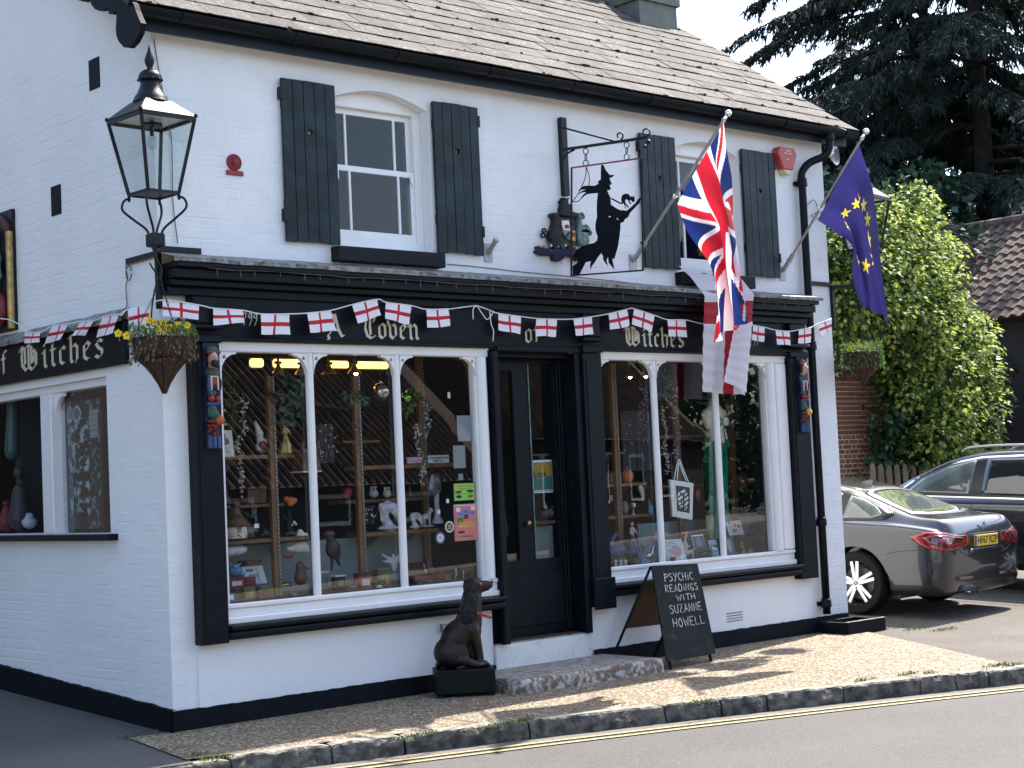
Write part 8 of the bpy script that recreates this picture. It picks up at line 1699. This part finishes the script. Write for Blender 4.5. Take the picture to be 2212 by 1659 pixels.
for k, (x, w, h, mt, lb) in enumerate(((640, 60, 70, 'dark_grey', 'dark lidded pot beside the olive caddy'), (1060, 90, 40, 'dark_grey', 'low dark box at the foot of the third pane'), (1230, 60, 35, 'grey', 'small grey box before the red display box'), (1470, 50, 110, 'grey', 'grey jar at the right of the red display box'))): bxi('trinket_box', lb, 'box', c5, x, 1470 - h - (30 if x > 1000 else 0), x + w, 1475 - (30 if x > 1000 else 0), .30, mt, .05, lid='olive')
# right window
lump('terracotta_pot', 'round terracotta pot on the wooden shelf of the right window', 'pot', c6, 292, 845, 968, .48, [('e', (0, 0, .42), (.42, .40, .43)), ('c', (0, 0, .75), (0, 0, .95), .14, .08)], 'orange'); bxi('tin_can', 'small silver tin at the left end beside the post', 'tin', c6, 104, 895, 148, 968, .46, 'grey', .05, lid='silver'); bxi('tin_can', 'greenish dark tin in front of the post, right window', 'tin', c6, 168, 886, 240, 968, .44, 'olive', .06, lid='dark_grey')
p = pt(c6, 336, 1208, .46); t = thing('goblet', 'silver goblet on the lowest shelf of the right window', 'goblet', p); MB().lathe([(.026, 0), (.024, .004), (.006, .010), (.005, .045), (.012, .055), (.028, .075), (.032, .105), (.029, .105), (.024, .078), (0, .062)], p, 20).build('cup', 'silver', t, smooth='a')
for x, mt, lb in ((120, 'paper_white', 'white price label under the wooden shelf, right window'), (158, 'grey', 'second small label hanging under the wooden shelf')): bxi('price_card', lb, 'card', c6, x, 1060, x + 20, 1110, .40, mt, .002)
lump('shell_lamp', 'pale rounded ornament left of the goblet', 'ornament', c6, 275, 1105, 1205, .48, [('e', (0, 0, .5), (.28, .25, .5))], 'grey'); lump('parrot_figure', 'hanging pale feathered bird beside the first mullion', 'figurine', c6, 398, 985, 1110, .40, [('c', (-.05, 0, .85), (.12, 0, .35), .16, .10), ('c', (.12, 0, .35), (.08, 0, .02), .09, .03)], 'ivory'); lump('blue_crystal', 'light blue crystal ornament beside the first mullion', 'ornament', c6, 468, 1085, 1210, .40, [('c', (0, 0, .1), (-.1, 0, .95), .18, .03), ('c', (.05, 0, .1), (.15, 0, .6), .12, .03)], 'sky_blue')
statue('blue_fairy', 'dark-haired fairy figurine in a blue gown, lower left of the right window', 'figurine', c6, 335, 1255, 1500, .34, 'blue', 'skin', 'black'); statue('small_fairy', 'tiny blue fairy figurine right of the blue gowned one', 'figurine', c6, 415, 1420, 1580, .28, 'sky_blue', 'blue', 'brown')
for k, (x, lb) in enumerate(((200, 'left of the three white kitten figurines'), (238, 'middle of the three white kitten figurines'), (275, 'right of the three white kitten figurines'))): lump('kitten_figure', lb, 'figurine', c6, x, 1545, 1620, .22, [('e', (0, 0, .3), (.26, .24, .3)), ('e', (0, -.05, .72), (.22, .2, .2)), ('c', (-.12, 0, .85), (-.16, 0, 1.0), .06, .02), ('c', (.12, 0, .85), (.16, 0, 1.0), .06, .02)], 'ivory', [('eye', 'black', [('e', (-.08, -.23, .74), (.05, .03, .05)), ('e', (.08, -.23, .74), (.05, .03, .05))])])
lump('unicorn_figure', 'silver unicorn figurine at the foot of the first pane', 'figurine', c6, 470, 1425, 1600, .32, [('e', (-.05, 0, .45), (.24, .13, .15)), ('c', (.1, 0, .55), (.2, 0, .82), .1, .06), ('c', (.2, 0, .84), (.33, 0, .74), .06, .04), ('c', (.1, 0, .42), (.12, 0, .02), .05, .03), ('c', (-.2, 0, .42), (-.18, 0, .02), .06, .03), ('c', (.25, 0, .88), (.34, 0, 1.02), .015, .004)], 'silver'); lump('dragon_dome', 'blue swirled glass dragon dome at the left of the right window', 'ornament', c6, 195, 1345, 1540, .36, [('e', (0, 0, .3), (.55, .4, .3)), ('c', (-.3, 0, .5), (.1, 0, .95), .12, .08), ('c', (.1, 0, .95), (.5, 0, .6), .08, .04)], 'blue'); lump('purple_arch', 'dim lilac arched shell behind the blue fairy', 'ornament', c6, 190, 1215, 1330, .50, [('c', (-.6, 0, .9), (.2, 0, .8), .1, .1), ('c', (.2, 0, .8), (.7, 0, .1), .1, .06)], 'lilac_white')
for k, (x, y0, y1, mt, lb) in enumerate(((160, 1560, 1640, 'brown', 'tiny brown mouse figurine at the lower left corner'), (350, 1530, 1620, 'dark_red', 'dark red draped figurine beside the white kittens'), (230, 1480, 1540, 'navy', 'navy winged trinket above the white kittens'), (500, 1330, 1420, 'pink', 'pink mermaid tail ornament beside the first mullion'), (120, 1380, 1500, 'sky_blue', 'pale blue crystal cluster at the left edge of the right window'))): lump('trinket_figure', lb, 'figurine', c6, x, y0, y1, .30, [('e', (0, 0, .3), (.35, .3, .3)), ('e', (.05, -.05, .72), (.2, .18, .2)), ('c', (.2, 0, .4), (.45, 0, .7), .08, .03)], mt)
# tote bag
bg_ = thing('tote_bag', 'white cotton tote bag with a black printed square hanging in the middle pane', 'bag', pt(c6, 700, 1100, .10)); BP = [pt(c6, 611, 942, .10), pt(c6, 793, 970, .10), pt(c6, 785, 1250, .10), pt(c6, 633, 1222, .10)]
def bagcol(u, v):
    if .2 < u < .82 and .14 < v < .84:
        x, y = (u - .51) / .25, (v - .5) / .29; d = math.hypot(x, y)
        if d < 1: return (.02, .02, .02) if (abs(x) < .12 and y > -.5) or (abs(abs(x) - .35) < .10 and math.sin(y * 9) > 0) else ((.62, .63, .60) if math.sin(y * 14 + x * 6) > -.3 else (.02, .02, .02))
        return (.015, .015, .015)
    return (.62, .65, .62)
sheet('bag_front', lambda u, v: bil(BP, u, v) + Vector((0, -.012 * math.sin(u * 3.14) * math.sin(v * 3.0) + .003 * math.sin(u * 20), 0)), bagcol, 44, 60, 'print_paper', bg_, thick=.003); sheet('bag_back', lambda u, v: bil(BP, u, v) + Vector((0, .02, 0)), lambda u, v: (.5, .52, .5), 4, 4, 'print_paper', bg_)
for P in ([(645, 945), (655, 880), (675, 800), (690, 800), (720, 880), (755, 965)], [(668, 945), (672, 870), (685, 812), (700, 860), (735, 955)]): MB().tube(smoothpts([pt(c6, x, y, .11) for x, y in P], 5), .006, 5).build('strap', 'paper_white', bg_, smooth=True)
# mannequin
a_, b_ = pt(c6, 965, 1390, .42), pt(c6, 940, 335, .42); m_ = thing('mannequin', 'headless mannequin torso in a shell top and long green mermaid skirt', 'mannequin', a_); X0 = pt(c6, 948, 470, .42).x; zz = lambda y: pt(c6, 950, y, .42).z
blob('torso', [('c', (X0, .42, zz(345)), (X0, .42, zz(400)), .035, .045), ('e', (X0, .42, zz(430)), (.125, .07, .05)), ('c', (X0, .42, zz(440)), (X0, .42, zz(560)), .10, .085), ('c', (X0, .42, zz(560)), (X0, .42, zz(640)), .085, .10), ('e', (X0 - .115, .42, zz(440)), (.04, .05, .045)), ('e', (X0 + .115, .42, zz(440)), (.04, .05, .045)), ('e', (X0 - .045, .35, zz(505)), (.045, .04, .045)), ('e', (X0 + .045, .35, zz(505)), (.045, .04, .045)), ('c', (X0 - .13, .42, zz(450)), (X0 - .12, .40, zz(530)), .04, .035)], 'mannequin', m_, .010, 4)
for s_ in (-1, 1): MB().ball((X0 + s_ * .045, .315, zz(505)), (.045, .022, .045), 16).build('shell_cup', 'teal_verdigris' if s_ < 0 else 'ivory', m_, smooth=True); MB().tube([(X0 + s_ * .03, .32, zz(560)), (X0 + s_ * .035 + .01, .31, zz(640))], .006, 5).build('ribbon', 'paper_white', m_)
X1 = pt(c6, 965, 1000, .42).x; vs = []; n = 48; prf = [(608, .095), (680, .115), (800, .12), (950, .115), (1100, .112), (1250, .118), (1390, .125)]
for (y, rr) in prf:
    for j in range(n): an = 2 * math.pi * j / n; q = rr * (1 + .09 * math.sin(an * 9 + y * .004) + .05 * math.sin(an * 5)); vs.append((X0 + (X1 - X0) * (y - 608) / 780 + q * math.cos(an), .42 + q * .75 * math.sin(an), zz(y)))
MB().add(vs, [(i * n + j, i * n + (j + 1) % n, (i + 1) * n + (j + 1) % n, (i + 1) * n + j) for i in range(len(prf) - 1) for j in range(n)]).build('skirt', 'green_satin', m_, smooth=True)
MB().tube(smoothpts([(X0 + .10, .45, zz(400)), (X0 + .15, .44, zz(480)), (X0 + .16, .43, zz(600)), (X0 + .19, .42, zz(700))], 5), .022, 7).build('shawl', 'dark_satin', m_, smooth=True); MB().tube([(X0, .42, zz(1640)), (X0, .42, zz(1380))], .02, 8).build('stand', 'iron', m_)
# foreground of the middle and third pane
statue('sitting_fairy', 'sitting dark-haired fairy figurine with a flower crown in the middle pane', 'figurine', c6, 730, 1325, 1565, .20, 'skin', 'skin', 'black', sit=True)
tt, a_, b_ = bxi('magazine', 'leaning white magazine with a round price sticker in the middle pane', 'magazine', c6, 598, 1392, 735, 1570, .16, 'paper_white', .004, tilt=.05, print_=paint((.50, .50, .48), [('l', .05, .04, .6, .35, (.05, .12, .06), .1), ('e', .55, .55, .3, .28, (.45, .25, .22)), ('e', .8, .82, .16, .12, W_), ('l', .05, .45, .25, .9, K_, .08)]))
for x0, x1, y0, y1, lb, bgc, it in ((805, 888, 1358, 1500, 'dark fantasy art card left of the green skirt', (.07, .09, .13), [('e', .5, .4, .25, .3, (.2, .22, .28)), ('r', 0, 0, 1, .05, W_)]), (1042, 1108, 1368, 1540, 'blue mermaid art card in front of the green skirt', (.04, .16, .35), [('e', .55, .45, .22, .35, (.6, .42, .2))]), (1068, 1172, 1252, 1368, 'white card with two red spots behind the mermaid cards', (.45, .47, .45), [('e', .55, .3, .10, .12, (.5, .02, .03)), ('e', .8, .38, .10, .12, (.5, .02, .03)), ('e', .4, .7, .2, .16, (.25, .2, .12))]), (935, 985, 1400, 1530, 'small blue and white card beside the second mullion', (.2, .4, .55), [('e', .5, .5, .3, .3, W_)])): bxi('art_card', lb, 'card', c6, x0, y0, x1, y1, .30, 'paper_white', .004, tilt=.04, print_=paint(bgc, it))
lump('mermaid_figure', 'golden mermaid figurine in the third pane of the right window', 'figurine', c6, 1165, 1400, 1535, .28, [('c', (-.15, 0, .08), (.2, 0, .3), .12, .12), ('c', (.2, 0, .3), (.0, 0, .6), .12, .08), ('e', (.0, 0, .8), (.1, .1, .12)), ('c', (-.15, 0, .08), (-.5, 0, .35), .08, .03)], 'gold'); lump('sea_rock', 'blue-green rock with small sea creatures in the third pane', 'ornament', c6, 1215, 1460, 1530, .30, [('e', (0, 0, .3), (.8, .4, .35)), ('e', (.4, 0, .6), (.3, .25, .3))], 'teal_verdigris')
garland('green silk leaves around the foot of the magazine and skirt', [(800, 1500), (860, 1470), (920, 1500), (960, 1440)], c6, .24, 'leaf_pansy', .05, wob=.05)
lump('dragon_tree', 'dark dragon perched in a twisted tree, right of the third pane', 'figurine', c6, 1290, 1200, 1490, .42, [('c', (0, 0, 0), (.02, 0, .45), .09, .05), ('c', (.02, 0, .45), (-.2, 0, .75), .05, .03), ('c', (.02, 0, .45), (.28, 0, .65), .05, .03), ('e', (-.02, 0, .8), (.14, .1, .1)), ('e', (.2, 0, .55), (.2, .15, .08)), ('e', (-.25, 0, .5), (.15, .1, .08)), ('c', (-.1, 0, .85), (.0, 0, 1.0), .06, .03), ('e', (0, 0, .03), (.35, .2, .05))], 'resin_dark', [('foliage', 'green', [('e', (-.25, -.02, .38), (.18, .1, .07)), ('e', (.25, -.02, .35), (.16, .1, .07))]), ('berries', 'dark_red', [('e', (.12, -.1, .6), (.06, .05, .05))])])
lump('green_mask', 'dim brown bearded wooden mask behind the garlands of the right window', 'mask', c6, 835, 1005, 1120, .6, [('e', (0, 0, .55), (.25, .12, .42)), ('e', (0, -.08, .5), (.06, .06, .12))], 'orange'); lump('round_gourd', 'large brown gourd right of the skirt, dim behind the glass', 'ornament', c6, 1165, 890, 1020, .62, [('e', (0, 0, .5), (.45, .4, .5))], 'brown')
# floor clutter: glass beads between the figures
for k, (c, x, y, yy, mt, lb) in enumerate(((c6, 640, 1560, .14, 'red', 'small red bead bowl at the foot of the magazine'), (c6, 860, 1530, .2, 'brown', 'brown acorn-shaped pot at the foot of the skirt'), (c6, 1330, 1490, .3, 'silver', 'little silver charm at the lower right of the third pane'), (c5, 620, 1535, .2, 'cream', 'small cream shell at the foot of the second pane'), (c3, 1000, 1460, .18, 'grey', 'small grey pebble charm at the foot of the first pane'))):
    p = pt(c, x, y, yy); t = thing('small_pot', lb, 'pot', p); MB().lathe([(.012, 0), (.022, .008), (.026, .02), (.018, .032), (.014, .034)], p, 14).build('pot', mt, t, smooth='a')
# behind the door glass: broom and poster
cd = lambda x, y: (1020.4 + .3966 * x, 746.1 + .3966 * y)
br = thing('besom_broom', 'twig broom with a wooden pole hanging behind the left door glass', 'broom', pt(cd, 150, 600, .24)); MB().tube([pt(cd, 140, 330, .24), pt(cd, 158, 780, .24)], .009, 7).build('pole', 'wood_shelf', br, smooth=True); q = MB(); r = random.Random(6)
for _ in range(40): q.tube([pt(cd, 158 + r.uniform(-5, 5), 775, .24 + r.uniform(-.02, .02)), pt(cd, 168 + r.uniform(-32, 32), 1035 + r.uniform(-20, 10), .25 + r.uniform(-.05, .05))], .003, 4)
q.build('bristles', 'brown', br, kind='stuff')
tt, a_, b_ = bxi('look_poster', 'yellow and teal poster reading Look behind the right door glass', 'poster', cd, 333, 622, 432, 806, .20, 'paper_white', .003, print_=paint((.03, .14, .14), [('r', 0, .06, 1, .5, (.34, .24, .04)), ('r', 0, 0, 1, .05, W_), ('r', 0, .93, 1, 1, (.4, .45, .45)), ('e', .75, .3, .16, .2, (.02, .10, .14)), ('l', .1, .54, .9, .6, (.3, .35, .3), .04)]))
text('Look', 'lettering', 'plate_black', tt, (a_.x + (b_.x - a_.x) * .36, .195, a_.z + (b_.z - a_.z) * .58), .07)
shelf(cd, 315, 415, 590, .35, .02, 'shelf seen behind the right door glass above the poster', .15); shelf(cd, 335, 460, 955, .35, .03, 'shelf seen behind the right door glass below the poster', .15)
bxi('pale_panel', 'pale panel low behind the right door glass', 'panel', cd, 340, 980, 435, 1235, .40, 'interior_pale', .02); lump('crystal_cluster', 'grey crystal cluster on the lower shelf behind the door glass', 'ornament', cd, 410, 850, 945, .36, [('e', (0, 0, .3), (.4, .3, .3)), ('c', (0, 0, .3), (-.15, 0, .95), .15, .05), ('c', (.1, 0, .3), (.4, 0, .7), .12, .05)], 'grey')
# side window contents
sp_ = lambda x, y, xx: Vector(ox(x, y, xx)); cs_ = lambda x, y: (x * .4433, 449.9 + .4433 * y)
pa_, pb_ = sp_(*cs_(300, 950), .12), sp_(*cs_(515, 1560), .12)
def blueprint(u, v):
    n_ = noise.noise(Vector((u * 9, v * 16, 2))) + .5 * noise.noise(Vector((u * 25, v * 40, 7)))
    for (cx, cy, rx, ry) in ((.20, .10, .09, .06), (.40, .10, .09, .06)):
        d = math.hypot((u - cx) / rx, (v - cy) / ry)
        if .75 < d < 1.05: return (.25, .36, .40)
        if d <= .75: return (.06, .10, .13)
    if .12 < u < .62 and .14 < v < .9 and n_ > .12: return (.12, .22, .26) if n_ < .4 else (.28, .40, .44)
    if .66 < u < .92 and .08 < v < .30: return (.22, .27, .28) if (v * 25) % 1 > .25 else (.12, .15, .16)
    if .6 < u < .95 and n_ > .2: return (.10, .17, .20)
    return (.004, .006, .010)
t = thing('tapestry', 'dark tapestry with a pale blue drawn witch scene in the right side pane', 'tapestry', pa_); sheet('cloth', lambda u, v: (.12 + .008 * math.sin(u * 12), pa_.y + (pb_.y - pa_.y) * u, pa_.z + (pb_.z - pa_.z) * v), blueprint, 70, 110, 'print_paper', t)
for y0, y1, mt, lb in ((1212, 1245, 'paper_grey', 'pale grey sticker beside the mullion of the side window'), (1252, 1312, 'sky_blue', 'light blue sticker beside the mullion of the side window')):
    a_, b_ = sp_(*cs_(255, y1), .08), sp_(*cs_(287, y0), .08); tag(MB().box(.078, .080, b_.y, a_.y, a_.z, b_.z).build('window_sticker', mt), lb, 'sticker')
a_ = sp_(*cs_(165, 1060), .5); t = thing('glow_lamp', 'small glowing orange lantern in the left side pane', 'lamp', a_); MB().lathe([(.03, 0), (.035, .01), (.035, .05), (.015, .08), (0, .09)], a_, 12).build('shade', 'orange', t, smooth='a'); MB().ball(a_ + Vector((-.03, 0, .03)), .012, 8).build('flame', 'bulb', t)
for k, (x, y0, y1, w_, mt, lb) in enumerate(((100, 1250, 1570, .10, 'dark_grey', 'dark cloaked figure in the left side pane'), (145, 1480, 1560, .07, 'lilac_white', 'pale winged figurine low in the left side pane'), (35, 1420, 1575, .08, 'dark_red', 'red and pale robed figurine at the left edge'), (60, 950, 1220, .07, 'dark_satin', 'long green cloth hanging at the left of the side window'))):
    p0, p1 = sp_(*cs_(x, y1), .25), sp_(*cs_(x, y0), .25); t = thing('side_window_figure' if k < 3 else 'hanging_cloth', lb, 'figurine' if k < 3 else 'cloth', p0); h = p1.z - p0.z
    blob('body', [('c', p0 + Vector((0, 0, w_ * .9)), p0 + Vector((0, 0, h * .6)), w_, w_ * .6), ('e', p0 + Vector((0, 0, h * .88)), (w_ * .45, w_ * .45, h * .1))] if k < 3 else [('c', p0 + Vector((0, 0, .05)), p1, w_ * .9, w_ * .6)], mt, t, .012, 3)
MB().box(.302, .32, .8, 3.4, 1.31, 2.6).build('side_window_back', 'interior', B_) if False else None
MB().box(.9, .92, .8, 3.44, .3, 2.7).build('side_partition', 'interior', B_)
